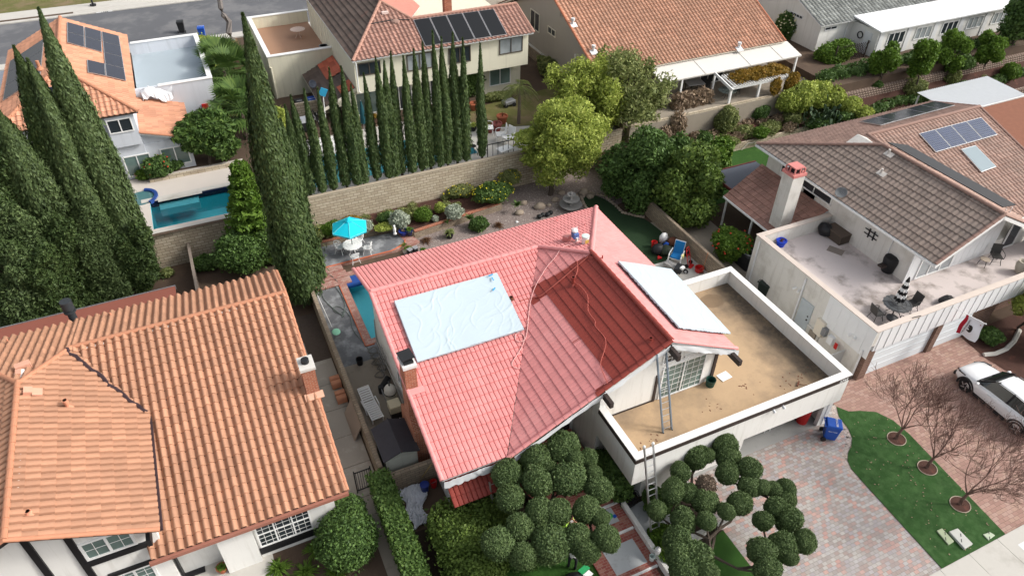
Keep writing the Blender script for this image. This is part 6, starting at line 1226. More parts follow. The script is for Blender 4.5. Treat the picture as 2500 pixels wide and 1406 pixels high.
def box_leaves(x0, x1, y0, y1, z0, z1, n, size, seed, wob=.06):
    rs = np.random.RandomState(seed); A = np.array([(x1-x0)*(y1-y0), 2*(x1-x0)*(z1-z0), 2*(y1-y0)*(z1-z0)]); k = rs.choice(3, n, p=A/A.sum()); u, v = rs.uniform(0, 1, n), rs.uniform(0, 1, n); sg = rs.choice([0, 1], n); C = np.empty((n, 3)); Nn = np.zeros((n, 3))
    C[:, 0] = x0+(x1-x0)*u; C[:, 1] = y0+(y1-y0)*v; C[:, 2] = z1; m = k == 0; Nn[m, 2] = 1
    m = k == 1; C[m, 1] = np.where(sg[m] == 1, y1, y0); C[m, 2] = z0+(z1-z0)*v[m]; Nn[m, 1] = np.where(sg[m] == 1, 1, -1)
    m = k == 2; C[m, 0] = np.where(sg[m] == 1, x1, x0); C[m, 2] = z0+(z1-z0)*u[m]; Nn[m, 0] = np.where(sg[m] == 1, 1, -1)
    C += rs.normal(size=(n, 3))*wob+.05*np.sin(C[:, ::-1]*3.1); Nn = Nn*.8+sphere_dirs(n, rs)*.7; Nn /= np.linalg.norm(Nn, axis=1, keepdims=True)
    e = .1; X = [(x0+e, y0+e, z0), (x1-e, y0+e, z0), (x1-e, y1-e, z0), (x0+e, y1-e, z0), (x0+e, y0+e, z1-e), (x1-e, y0+e, z1-e), (x1-e, y1-e, z1-e), (x0+e, y1-e, z1-e)]
    q = np.array([[X[i] for i in f_] for f_ in ((4, 5, 6, 7), (0, 1, 5, 4), (1, 2, 6, 5), (2, 3, 7, 6), (3, 0, 4, 7))]).reshape(-1, 3)
    return np.concatenate([leaf_quads(C, Nn, size, 1.6, rs), q])
t = thing('hedge', 'long straight clipped hedge running beside the dropped white cloth', 'hedge', (2.95, 16, 0)); put_leaves('foliage', box_leaves(2.62, 3.5, 10.5, 20.1, .02, 1.55, 13000, .085, 5), LF_HED, t)
b = MB(); [b.cyl((3.05, 11+i*1.2, 0), (3.05, 11+i*1.2, 1.0), .03, n=5) for i in range(8)]; b.build('stems', BARK, t)
shrub('clipped_shrub', 'big rounded clipped shrub beside the white bay window', (.95, 17.9, 0), (1.25, 1.5, 2.0), LF_DRK, 11000, .075, 401, blobs=[(.95, 17.8, 1.0, 1.3, 1.5, 1.05), (1.3, 19.0, .9, .85, .8, .85)], lo=.92, hi=.12)
shrub('clipped_shrub', 'broad yellow-tipped shrub between the hedge and the big cloud tree', (5.6, 15.6, 0), (1.9, 1.9, 2), LF_MID, 24000, .085, 402, blobs=[(5.2, 16.4, 1.0, 1.4, 1.2, 1.1), (5.7, 15.3, 1.1, 1.7, 1.4, 1.2), (6.7, 16.4, .95, 1.2, 1.0, 1.0), (5.4, 14.4, .9, 1.4, 1.1, .95)])
for i, (lab, x, y, r, m, n, s) in enumerate([('yellow-green juniper by the front door, above the cloud tree', 9.6, 17.6, (.9, .8, 2.6), LF_BRT, 4000, .1), ('dark shrub mass under the overhanging corner of the tan deck', 12.7, 16.0, (.75, 1.5, 1.7), LF_DRK, 4200, .11), ('dark shrub against the house wall below the deck corner', 13.9, 14.2, (.7, .7, 1.1), LF_DRK, 2600, .1),
    ('bright green plants at the foot of the front ladder', 13.3, 12.9, (.7, .55, .55), LF_BRT, 1600, .09), ('yellow-green bush beside the white garden wall', 12.95, 12.0, (.45, .7, .6), LF_BRT, 1600, .09), ('leafy bush at the bottom end of the garden wall', 13.2, 11.0, (.5, .6, .6), LF_BRT, 1500, .09), ('shaded green bush below the cloud tree trunk', 7.6, 14.6, (1.2, 1.0, 1.3), LF_DRK, 4000, .1), ('ferny green bush right of the entry column', 11.9, 16.6, (.5, .5, 1.0), LF_DRK, 1400, .1),
    ('green round shrub in the mulch bed near the white car', 37.1, 15.6, (.7, .65, .8), LF_DRK, 2400, .08)]):
    shrub('shrub', lab, (x, y, 0), r, m, n, s, 410+i)
c = (39.6, 15.5, 2.0); crown_tree('garden_tree', 'light green tree at the right edge beside the garage pier', (39.4, 15.6, 0), jb(c, (1.6, 1.6, 1.7), 12, 30, .42), LF_YEL, 9000, .11, 70, .08, core=.5)
c = (39.0, 13.5, 1.2); crown_tree('garden_tree', 'low leafy tree behind the white car', (39.0, 13.5, 0), jb(c, (1.2, 1.3, 1.1), 8, 31, .45), LF_BRT, 5000, .11, 71, .06, core=.6)
for i, (x, y, n) in enumerate(((-1.9, 18.2, 140), (-.9, 17.6, 160), (-.3, 18.4, 140), (-1.6, 17.2, 120), (.2, 17.1, 120))):
    tuft('strap_leaf_plant', 'clump of glossy strap leaves below the bay window, %s' % ('leftmost', 'centre front', 'nearest the clipped shrub', 'lower left', 'lowest right')[i], (x, y, .0), n, .75, .06, LF_BRT, 430+i, droop=.55, el0=25, group='strap-leaved clumps below the bay window')
x, y = G(545, 1392); tuft('potted_plant', 'potted plant with pink and yellow flowers by the porch', (x, y, 0), 60, .35, .07, LF_BRT, 450, pot=(TERRA, .22, .3))

rg = random.Random(21); b = MB()
for i in range(120):
    y = rg.uniform(7, 14.5); x = rg.uniform(23.6, 27.4); b.obox((x, y, .045), (rg.uniform(.03, .08), rg.uniform(.02, .05), .01), rz=rg.uniform(0, 3))
tag(single(b, 'leaf_litter', LF_DRY, None, None, loc=(25.5, 11, .03)), 'small dry leaves scattered over the turf strip', 'litter', kind='stuff')
shrub('shrub', 'dense dark shrubs filling the gap behind the fan palms', (2.6, 59, 2.42), (1.6, 3.2, 1.8), LF_DRK, 6000, .14, 470, blobs=[(2.6, 57.2, 3.2, 1.0, 1.2, 1.0), (3.4, 59.5, 3.3, 1.1, 1.3, 1.1), (2.5, 61.5, 3.2, 1.0, 1.3, 1.0), (3.6, 54.5, 3.2, 1.1, 1.4, 1.1)])

rg = random.Random(33); bl = []
for i in range(46):
    x = rg.uniform(4.2, 17.2); y = rg.uniform(39.8 if x < 10 else 39.2+.1*(x-10), 41.1); q = rg.uniform(.16, .36); bl.append((x, y, .58+q*.35, q*1.3, q, q*.6))
tag(put_leaves('ground_cover', cloud(bl, 7000, .06, 34, core=.7), LF_OLV, None, (10, 40, .6)), 'low mixed plants filling the mulch of the brick-edged planter bed', 'ground cover', kind='stuff')
# ================= loose things =================
def grid_sheet(corners, nx, ny, fn, mb=None):
    b = mb or MB(); C = [Vector(c) for c in corners]; vs = []
    for j in range(ny+1):
        for i in range(nx+1):
            u, v = i/nx, j/ny; p = (C[0]*(1-u)+C[1]*u)*(1-v)+(C[3]*(1-u)+C[2]*u)*v; vs.append(p+fn(u, v))
    b.add(vs, [(j*(nx+1)+i, j*(nx+1)+i+1, (j+1)*(nx+1)+i+1, (j+1)*(nx+1)+i) for j in range(ny) for i in range(nx)]); return b
def wrinkle(seed, n, k=14, amp=.035, big=.02):
    rg = random.Random(seed); n = Vector(n).normalized(); R = [(rg.uniform(0, 1), rg.uniform(0, 1), rg.gauss(.9, .5), rg.uniform(.004, .011), rg.uniform(.08, .3), rg.uniform(.4, 1)) for _ in range(k)]
    def f(u, v):
        h = big*math.sin(u*9+seed)*math.sin(v*6+1)
        for cu, cv, a, w_, ln, s in R:
            du, dv = u-cu, v-cv; al = du*math.cos(a)+dv*math.sin(a); pe = -du*math.sin(a)+dv*math.cos(a)+.03*math.sin(al*14+cu*9); h += amp*s*math.exp(-(pe/w_)**2-(al/ln)**4)
        return n*h
    return f
def covered_array(label, corners, n, seed, edge):
    nn = Vector(n).normalized(); c = [Vector(p)+nn*.2 for p in corners]; ctr = sum(c, Vector())/4; t = thing('covered_solar_array', label, 'covered panels', tuple(ctr-nn*.2))
    b = MB(); k = [ctr+(p-ctr)*.99-nn*.05 for p in c]; b.slab(k, n, .06); b.build('panel_array', BLACK, t)
    b = MB()
    for u in (.2, .5, .8): p = (c[0]*(1-u)+c[1]*u)*.5+(c[3]*(1-u)+c[2]*u)*.5; b.cyl(p-nn*.28, p-nn*.1, .03, n=6)
    b.build('standoffs', GREYM, t)
    b = grid_sheet(c, 150, 90, wrinkle(seed, n, 46, .015, .008)); e = MB()
    rg = random.Random(seed); P = 60
    for s in range(4):
        a, q = c[s], c[(s+1) % 4]; vs = []
        for i in range(P+1): o = a+(q-a)*i/P; vs += [o, o+(o-ctr).normalized()*.03-nn*(.06+rg.uniform(-.03, .04))]
        b.add(vs, [(2*i, 2*i+2, 2*i+3, 2*i+1) for i in range(P)])
    b.build('plastic_sheet', FILM, t, smooth=True); return t
nAF3, nBR3 = (0, -.327, 1), (.508, 0, 1)
tA = covered_array('wrinkled pale plastic sheet covering panels on the left slope of the pink roof', [GP(x, y, (10, 26.19, 6.42), nAF3) for x, y in ((1019, 888), (1278, 808), (1212, 671), (963, 740))], nAF3, 3, 0)
tB = covered_array('wrinkled pale plastic sheet covering panels on the right slope of the pink roof', [GP(x, y, (15.35, 20, 7.23), nBR3) for x, y in ((1652, 806), (1778, 820), (1634, 664), (1505, 645))], nBR3, 4, 0)
b = MB()
for x, y, a in ((1198, 672, .2), (1203, 681, 1.5), (1206, 706, .7)): p = GP(x, y, (10, 26.19, 6.72), nAF3); b.obox((p[0], p[1], p[2]+.01), (.24, .06, .015), rx=.317, rz=a)
b.build('blue_tape', mat('blue_tape', (.02, .3, .6), .6), tA)
def roofz(x, y):
    a = min(6.42-.327*(26.19-y), 6.42-.328*(y-26.19)) if y < 26.19 else 6.42-.328*(y-26.19)
    a2 = 6.42-.327*(26.19-y); a3 = 6.42-.328*(y-26.19); bl = 7.23-.507*(15.35-x); br = 7.23-.508*(x-15.35)
    return max(min(a2, a3), min(bl, br, a3))+.07
def roof_hose(label, pix, r, m, seg=6):
    pts = []
    for x, y in pix:
        best = None
        for p0, n in (((15.35, 20, 7.23), (-.507, 0, 1)), ((10, 26.19, 6.42), nAF3), ((10, 26.19, 6.42), (0, .328, 1)), ((15.35, 20, 7.23), nBR3)):
            p = GP(x, y, p0, n)
            if abs(roofz(p[0], p[1])-.07-p[2]) < .05: best = p
        if best is None: best = p
        pts.append(Vector((best[0], best[1], roofz(best[0], best[1])+r)))
    out = []
    for i in range(len(pts)-1):
        a, b_, c, d = pts[max(i-1, 0)], pts[i], pts[i+1], pts[min(i+2, len(pts)-1)]
        for k in range(seg):
            t = k/seg; out.append(.5*((2*b_)+(c-a)*t+(2*a-5*b_+4*c-d)*t*t+(3*b_-a-3*c+d)*t**3))
    out.append(pts[-1]); mb = MB(); mb.tube(out, r, 5); return single(mb, 'paint_hose', m, label, 'hose', loc=tuple(out[0]), smooth=True)
HOSE = mat('pink_hose', (.72, .4, .38), .6); HOSE2 = mat('red_hose', (.5, .13, .1), .6)
roof_hose('pale pink paint hose looping from the sprayer down the roof valley', [(1414, 592), (1395, 600), (1372, 608), (1355, 632), (1335, 655), (1316, 685), (1303, 712), (1294, 745), (1290, 780), (1287, 812), (1281, 832), (1268, 838), (1258, 831), (1259, 820), (1270, 816), (1280, 826), (1276, 845), (1262, 870), (1252, 885), (1250, 895), (1262, 903), (1270, 901)], .022, HOSE)
roof_hose('thin red hose snaking down the freshly painted red slope', [(1408, 640), (1410, 662), (1402, 690), (1418, 703), (1434, 726), (1435, 758), (1440, 770), (1453, 788), (1453, 800), (1475, 826), (1478, 848), (1467, 884), (1468, 903), (1484, 942)], .018, HOSE2)
roof_hose('straight pink hose lying along the edge of the red paint', [(1436, 630), (1400, 660), (1372, 684), (1340, 710), (1318, 726), (1296, 731), (1268, 738)], .02, HOSE2)
# ladders
def ladder(label, a, b_, w, n, m, wdir=(1, 0, 0), ext=None, rungm=None):
    a, b_ = Vector(a), Vector(b_); s = Vector(wdir)*w/2; t = thing('ladder', label, 'ladder', tuple(a))
    for sg in (-1, 1):
        mb = MB(); mb.beam(a+s*sg, b_+s*sg, .05, .1); mb.build('rail', m, t)
    for i in range(n): p = a.lerp(b_, (i+.6)/n); mb = MB(); mb.cyl(p-s, p+s, .018, n=6); mb.build('rung', rungm or ALU, t)
    for sg in (-1, 1): mb = MB(); mb.cyl(a+s*sg-Vector((.02, 0, 0)), a+s*sg+Vector((.02, 0, 0)), .06, n=8); mb.build('foot', DARK, t)
    if ext:
        for sg in (-1, 1): mb = MB(); q = b_+s*sg; mb.blob(tuple(q), (.07, .06, .09), 8, 5); mb.build('end_mitt', WHITE, t)
    return t
ladder('blue-railed extension ladder standing on the tan deck against the pink roof', (15.1, 15.85, 2.9), (14.92, 17.0, 6.75), .46, 12, mat('blue_grey_rail', (.22, .27, .33), .5, .1, metal=.3))
ladder('long aluminium ladder leaning on the front corner of the tan deck', (13.1, 13.05, 0), (12.92, 14.42, 4.7), .42, 16, ALU, ext=True)
ladder('short aluminium ladder behind the cloud tree at the red porch roof', (7.2, 16.3, .9), (7.2, 16.75, 2.7), .5, 5, ALU)
# painting gear on the roof
p = GP(1403, 590, (10, 26.19, 6.42), (0, .328, 1)); z = p[2]+.05; t = thing('paint_sprayer', 'white and blue paint sprayer standing on the pink ridge', 'paint sprayer', (p[0], p[1], z))
b = MB(); b.obox((p[0], p[1], z+.35), (.3, .32, .3)); b.build('housing', mat('blue_housing', (.1, .17, .4), .4), t, bevel=.03)
b = MB(); b.blob((p[0], p[1]+.05, z+.58), (.17, .16, .1), 10, 6); b.build('cover', WHITE, t); b = MB(); b.tube([(p[0]-.2, p[1]-.2, z+.02), (p[0]+.25, p[1]-.25, z+.02), (p[0]+.25, p[1]+.15, z+.02)], .025, 6); b.tube([(p[0]-.16, p[1]+.1, z), (p[0]-.16, p[1]+.14, z+.7), (p[0]+.16, p[1]+.14, z+.7), (p[0]+.16, p[1]+.1, z)], .02, 6); b.build('frame', ALU, t)
b = MB(); b.cyl((p[0]+.02, p[1]-.15, z), (p[0]+.02, p[1]-.15, z+.3), .07, n=10); b.build('pump', WHITE, t)
p = GP(1388, 590, (10, 26.19, 6.42), (0, .328, 1)); b = MB(); b.obox((p[0]-.05, p[1]+.1, p[2]+.2), (.4, .3, .3), rz=.5); single(b, 'block', mat('pink_block', (.6, .24, .22), .8, .1), 'pink overspray-coated box left of the paint sprayer', 'box', loc=p, bevel=.02)
def pail(name, label, p, r, h, m, lid=None, cat='bucket', label_m=None, handle=True, group=None):
    t = thing(name, label, cat, p, 0, group); b = MB(); b.lathe([(r*.82, 0), (r, h), (r*.92, h), (r*.78, .04)], p, 16); b.build('body', m, t, smooth=40)
    if lid: b = MB(); b.lathe([(r*1.05, h), (r*1.05, h+.04), (r*.9, h+.05)], p, 16); b.build('lid', lid, t, smooth=40)
    if handle: b = MB(); b.tube([(p[0]+r*math.cos(a), p[1]+.02, p[2]+h*.92-r*.9*math.sin(a)*.6) for a in np.linspace(0, math.pi, 9)], .008, 4); b.build('handle', GREYM, t)
    if label_m: b = MB(); b.obox((p[0], p[1]-r*.93, p[2]+h*.5), (r*1.0, .012, h*.5)); b.build('paper_label', label_m, t)
    return t
p = GP(1428, 596, (10, 26.19, 6.42), (0, .328, 1)); pail('paint_pail', 'white paint pail with yellow label on the pink ridge', (p[0], p[1], p[2]+.05), .19, .42, WHITE, mat('pale_green_lid', (.6, .7, .66), .5), label_m=mat('yellow_label', (.6, .42, .1), .6))
# deck clutter
x, y = G(1733, 940, 2.9); pail('planter_pail', 'dark green pail with dead plant by the sliding door', (x, y, 2.9), .24, .4, mat('dark_green_plastic', (.015, .06, .045), .5), handle=False)
b = MB(); b.obox((19.45, 17.5, 2.93), (.6, .45, .03), rz=.1); single(b, 'door_mat', WHITE, 'small white mat on the tan deck beside the dark corner post', 'mat', loc=(19.6, 17.35, 2.9))
x, y = G(1948, 938, 2.9); t = thing('push_broom', 'brown push broom lying near the front parapet of the tan deck', 'broom', (x, y, 2.9)); b = MB(); b.cyl((x, y, 2.93), (x+.5, y-.45, 3.0), .014, n=6); b.build('stick', RUST, t); b = MB(); b.obox((x, y, 2.94), (.32, .07, .06), rz=.6); b.build('head', RUST, t)
rg = random.Random(11); b = MB()
for i in range(45): q = rg.choice(((20.2, 16.6), (21.8, 15.8), (14.3, 15.6), (17.6, 16.3), (22.7, 15.9))); b.obox((q[0]+rg.gauss(0, .35), q[1]+rg.gauss(0, .25), 2.905), (rg.uniform(.03, .12), rg.uniform(.02, .06), .012), rz=rg.uniform(0, 3))
tag(single(b, 'leaf_litter', RUST, None, None, loc=(20, 16, 2.9)), 'scattered brown leaf litter on the tan deck', 'litter', kind='stuff')
# wheeled bins
def bin_(label, p, rz, m, txt=None, group=None, lidtxt=None):
    t = thing('wheeled_bin', label, 'trash bin', p, 0, group); b = MB()
    lo = [(-.24, -.27), (.24, -.27), (.24, .27), (-.24, .27)]; hi = [(-.31, -.36), (.31, -.36), (.31, .36), (-.31, .36)]
    b.add([(x, y, .06) for x, y in lo]+[(x, y, .98) for x, y in hi], [(3, 2, 1, 0), (0, 1, 5, 4), (1, 2, 6, 5), (2, 3, 7, 6), (3, 0, 4, 7), (4, 5, 6, 7)]); b.build('body', m, t, bevel=.03, local=True)
    b = MB(); b.add([(-.33, -.4, .98), (.33, -.4, .98), (.33, .38, .98), (-.33, .38, .98), (-.29, -.34, 1.06), (.29, -.34, 1.06), (.29, .32, 1.09), (-.29, .32, 1.09)], [(3, 2, 1, 0), (0, 1, 5, 4), (1, 2, 6, 5), (2, 3, 7, 6), (3, 0, 4, 7), (4, 5, 6, 7)]); lid = b.build('lid', m, t, bevel=.02, local=True)
    b = MB(); b.cyl((-.3, .42, 1.0), (.3, .42, 1.0), .02, n=8); [b.box(s*.28-.02, s*.28+.02, .33, .43, .96, 1.02) for s in (-1, 1)]; b.build('handle', m, t, local=True)
    for s in (-1, 1): b = MB(); b.cyl((s*.3, .3, .13), (s*.37, .3, .13), .13, n=14); b.build('wheel', DARK, t, local=True)
    if lidtxt: o = link_mesh('lettering', text_mesh(lidtxt, .13), WHITE, t); o.location = (0, -.12, 1.085); o.rotation_euler = (.05, 0, 0)
    if txt: o = link_mesh('lettering', text_mesh(txt, .1), WHITE, t); o.location = (-.29, 0, .7); o.rotation_euler = (R_(90), 0, R_(-90)); o.rotation_euler[0] += -.07
    t.rotation_euler = (0, 0, rz); return t
x, y = G(2022, 1066); bin_('blue wheeled recycling bin with white lettering in front of the open garage', (x, y, 0), .9, BLUEP, 'RECYCLE', lidtxt='RECYCLE')
x, y = G(1862, 722); bin_('dark green wheeled bin in the passage beside the right-hand house wall', (x, y, 0), .3, mat('green_black_plastic', (.02, .03, .026), .5), lidtxt='TRASH')
for i, (lab, px, m) in enumerate((('black wheeled bin behind the screen wall of the cream house', 697, DARK), ('blue wheeled bin between two black ones behind the screen wall', 722, BLUEP), ('black wheeled bin behind the screen wall, nearest the brown low roof', 750, mat('green_black_plastic_dark', (.015, .022, .02), .5)))):
    x, y = 7.2+i*1.0, 54.5; bin_(lab, (x, y, 2.4), .1, m, lidtxt='TRASH' if i != 1 else 'RECYCLE')
x, y = G(447, 84, 2.43); bin_('black wheeled bin at the street kerb behind the pale deck', (x, y+.6, 2.43), 3.0, DARK); x, y = G(496, 93, 2.43); bin_('blue wheeled bin at the street kerb beside the yellow-green bush', (x, y, 2.43), 3.0, BLUEP, lidtxt='RECYCLE')
# garage interior
x, y = G(1963, 1035); pail('barrel', 'red plastic barrel just inside the open garage', (x, y+.2, 0), .32, .95, REDP, handle=False, cat='barrel')
t = thing('folding_table', 'black and white folded tables leaning inside the open garage', 'folded table', (23.3, 15.7, 0)); b = MB(); b.obox((23.5, 15.8, .75), (.06, .8, 1.45), ry=.12); b.build('table_leaf', BLACK, t); b = MB(); b.obox((23.35, 15.8, .72), (.05, .75, 1.4), ry=.14); b.build('table_leaf', WHITE2, t); b = MB(); b.obox((23.2, 15.8, .6), (.05, .7, 1.2), ry=.16); b.build('table_leaf', DARK, t)
pail('yellow_bag', 'yellow sack behind the red barrel in the garage', (22.75, 15.9, 0), .2, .8, mat('yellow_sack', (.5, .42, .06), .7), handle=False, cat='sack')
t = thing('step_stool', 'white step stool on the garage floor', 'stool', (21.3, 15.7, 0)); b = MB(); b.box(21.1, 21.5, 15.6, 15.9, .4, .44); b.build('top', WHITE, t)
for sx in (21.12, 21.46):
    for sy in (15.62, 15.86): b = MB(); b.cyl((sx, sy, 0), (sx, sy, .4), .02, n=6); b.build('leg', WHITE, t)
# utility lids in the turf
for i, (lab, q, h, m) in enumerate((('pale green utility box lid in the turf strip', [(2285, 1297), (2298, 1291), (2328, 1323), (2314, 1332)], .06, mat('sage_lid', (.33, .38, .25), .8, .15, 4)), ('large grey-white utility vault lid in the turf strip', [(2314, 1301), (2335, 1293), (2372, 1331), (2352, 1343)], .12, mat('vault_lid', (.47, .47, .44), .8, .1, 3)), ('small square green valve lid near the sidewalk', [(2398, 1306), (2415, 1300), (2428, 1308), (2412, 1320)], .05, mat('sage_lid2', (.42, .48, .36), .8)))):
    t = thing('utility_lid', lab, 'utility lid', (*G(*q[0]), .03)); b = MB(); b.prism([G(*c_) for c_ in q], .02, .03+h); b.build('lid', m, t, bevel=.02); c_ = np.mean([G(*c_) for c_ in q], axis=0); b = MB(); b.obox((c_[0]+.1, c_[1]+.1, .034+h), (.16, .03, .006), rz=.8); b.obox((c_[0]-.1, c_[1]-.1, .034+h), (.16, .03, .006), rz=.8); b.build('lift_slot', DARK, t)
# ---- chairs and tables ----
def metal_chair(label, p, rz, m, name='patio_chair', group=None, solid=False, s=1.0, cat='chair'):
    t = thing(name, label, cat, p, 0, group); b = MB()
    if solid: b.box(-.25, .25, -.25, .25, .4, .44)
    else:
        b.lathe([(.26, .42), (.26, .45), (.2, .45), (.2, .42)], (0, 0, 0), 14); [b.box(-.2+i*.1-.012, -.2+i*.1+.012, -.22, .22, .425, .44) for i in range(5)]; [b.box(-.22, .22, -.2+i*.1-.012, -.2+i*.1+.012, .428, .442) for i in range(5)]
    b.build('seat', m, t, local=True)
    b = MB()
    if solid: b.obox((0, .29, .7), (.5, .03, .52), rx=-.2)
    else:
        arc = [(.3*math.cos(a), .06+.27*math.sin(a), .62+.22*math.sin(a)) for a in np.linspace(-.2, math.pi+.2, 15)]; b.tube(arc, .02, 5)
        for a in np.linspace(.3, 2.84, 9): b.tube([(.24*math.cos(a), .2*math.sin(a)+.02, .44), (.3*math.cos(a), .06+.27*math.sin(a), .62+.22*math.sin(a))], .013, 4)
        for a in np.linspace(.5, 2.64, 5): b.lathe([(.05, -.008), (.05, .008), (.03, .008)], (.27*math.cos(a), .04+.24*math.sin(a), .62), 8)
    b.build('backrest', m, t, local=True)
    if solid:
        for sg in (-1, 1): b = MB(); b.tube([(sg*.27, .3, .66), (sg*.28, -.1, .66), (sg*.27, -.24, .6), (sg*.26, -.25, .4)], .018, 5); b.build('armrest', m, t, local=True)
    for sx in (-1, 1):
        for sy in (-1, 1): b = MB(); b.tube([(sx*.2, sy*.18, .43), (sx*.2, sy*.2, .25), (sx*.26, sy*.27, 0)], .018, 5); b.build('leg', m, t, local=True)
    b = MB(); b.tube([(-.22, -.22, .16), (.22, -.22, .16)], .01, 4); b.tube([(-.22, .22, .16), (.22, .22, .16)], .01, 4); b.build('stretcher', m, t, local=True)
    t.rotation_euler = (0, 0, rz); t.scale = (s,)*3; return t
def round_table(label, p, r, h, m, name='patio_table', glass=None, legs=4):
    t = thing(name, label, 'table', p); b = MB()
    prof = [(r*(1+.025*math.cos(k*math.pi)), 0) for k in (0,)]
    vs = [(r*(1+.03*math.cos(16*a))*math.cos(a), r*(1+.03*math.cos(16*a))*math.sin(a), h) for a in np.linspace(0, 2*math.pi, 97)[:-1]]; n = len(vs)
    b.add(vs+[(x, y, z-.03) for x, y, z in vs], [tuple(range(n)), tuple(range(n, 2*n))[::-1]]+[(i, n+i, n+(i+1) % n, (i+1) % n) for i in range(n)]); b.build('tabletop', glass or m, t, local=True)
    b = MB()
    for q in (.35, .62, .92): b.tube([(r*q*math.cos(a), r*q*math.sin(a), h+.004) for a in np.linspace(0, 2*math.pi, 25)], .012, 4)
    if glass:
        for a in np.linspace(0, 2*math.pi, 9)[:-1]: b.tube([(.3*r*math.cos(a), .3*r*math.sin(a), h+.004), (r*.98*math.cos(a), r*.98*math.sin(a), h+.004)], .01, 4)
    b.build('rim', m, t, local=True)
    for k in range(legs): a = 2*math.pi*k/legs+.4; b = MB(); b.tube([(r*.3*math.cos(a), r*.3*math.sin(a), h-.03), (r*.22*math.cos(a), r*.22*math.sin(a), h*.45), (r*.55*math.cos(a), r*.55*math.sin(a), 0)], .022, 5); b.build('leg', m, t, local=True)
    return t
tx, ty = G(862, 628); tx, ty = 6.62, 37.95; zt = .2
round_table('white ornate round patio table under the turquoise parasol', (tx, ty, zt), .62, .7, WHITE)
ch0 = metal_chair('white lattice chair nearest the pink roof, left of the parasol pole', (tx-.15, ty-.95, zt), math.pi+.1, WHITE, group='white lattice chairs round the table')
dup(ch0, (tx+.85, ty-.35, zt), -2.0, 'white lattice chair on the right side of the round table'); dup(ch0, (tx-.75, ty+.4, zt), .95, 'white lattice chair on the left, back toward the planter wall'); dup(ch0, (tx+.6, ty+.75, zt), -.6, 'white lattice chair behind the table, half under the parasol')
t = thing('parasol', 'bright turquoise hexagonal parasol over the white round table', 'parasol', (tx, ty, zt)); N_ = 6; a0 = .28; top = Vector((tx, ty, 2.78)); TQ = mat('turquoise_canvas', (.005, .56, .72), .7, .04)
rim = [Vector((tx+1.18*math.cos(a0+k*math.pi/3), ty+1.18*math.sin(a0+k*math.pi/3), 2.2)) for k in range(6)]; b = MB()
for k in range(6): b.add([top, rim[k], (rim[k]+rim[(k+1) % 6])/2*1.0-Vector((0, 0, -.02)), rim[(k+1) % 6]], [(0, 1, 2), (0, 2, 3)])
for k in range(6): p, q = rim[k], rim[(k+1) % 6]; b.add([p, q, q-Vector((0, 0, .1)), p-Vector((0, 0, .1))], [(0, 1, 2, 3)])
b.build('canopy', TQ, t)
b = MB(); [b.tube([top+Vector((0, 0, .01)), rim[k]+Vector((0, 0, .01))], .014, 4) for k in range(6)]; [b.tube([rim[k], rim[(k+1) % 6]], .016, 4) for k in range(6)]; b.build('seam', mat('pale_turquoise', (.2, .68, .76), .7), t)
b = MB(); b.lathe([(.26, -.06), (.12, .05), (.03, .1)], (tx, ty, 2.78), 6); b.build('vent_cap', TQ, t); b = MB(); b.cyl((tx, ty, zt), (tx, ty, 2.8), .022, n=8); b.build('pole', DARK, t)
for k in range(6): b = MB(); b.cyl(top-Vector((0, 0, .05)), rim[k]-Vector((0, 0, .03)), .012, n=5); b.build('rib', ALU, t)
# garden ornaments
x, y = G(966, 588); t = thing('statue', 'small white garden statue at the planter wall corner', 'statue', (x, y, .55)); b = MB(); b.lathe([(.13, 0), (.11, .08), (.08, .12), (.1, .3), (.11, .42), (.06, .5), (.08, .56), (.075, .64), (.02, .7)], (x, y, .55), 12); b.build('figure', WHITE, t, smooth=True)
for i, (px, py) in enumerate(((1001, 620), (1014, 615))): 
    x, y = G(px, py); t = thing('lantern', ('left' if i == 0 else 'right')+' one of two dark box lanterns on the path by the eave', 'lantern', (x, y, 0)); b = MB(); b.obox((x, y, .17), (.26, .26, .3), rz=.4); b.build('body', DARK, t, bevel=.02); b = MB(); b.obox((x, y, .36), (.3, .3, .06), rz=.4); b.build('cap', mat('pale_slate', (.3, .3, .32), .6), t)
fx, fy = G(1393, 508); t = thing('fountain', 'three-tiered grey stone fountain at the edge of the gravel', 'fountain', (fx, fy, 0)); 
for i, (r_, z0, dz) in enumerate(((.78, .12, .22), (.58, .62, .16), (.3, 1.05, .1))): b = MB(); b.lathe([(r_*.3, z0-.04), (r_*.8, z0+dz*.5), (r_, z0+dz), (r_*1.04, z0+dz), (r_*.92, z0+dz*.85), (r_*.2, z0+dz*.5)], (fx, fy, 0), 20); b.build('basin', STONE, t, smooth=40)
b = MB(); b.lathe([(.4, 0), (.3, .1), (.14, .2), (.1, .6), (.14, .72), (.08, .8), (.07, 1.1), (.1, 1.2), (.03, 1.35)], (fx, fy, 0), 14); b.build('stem', STONE, t, smooth=40)
rg = random.Random(12); rk = []
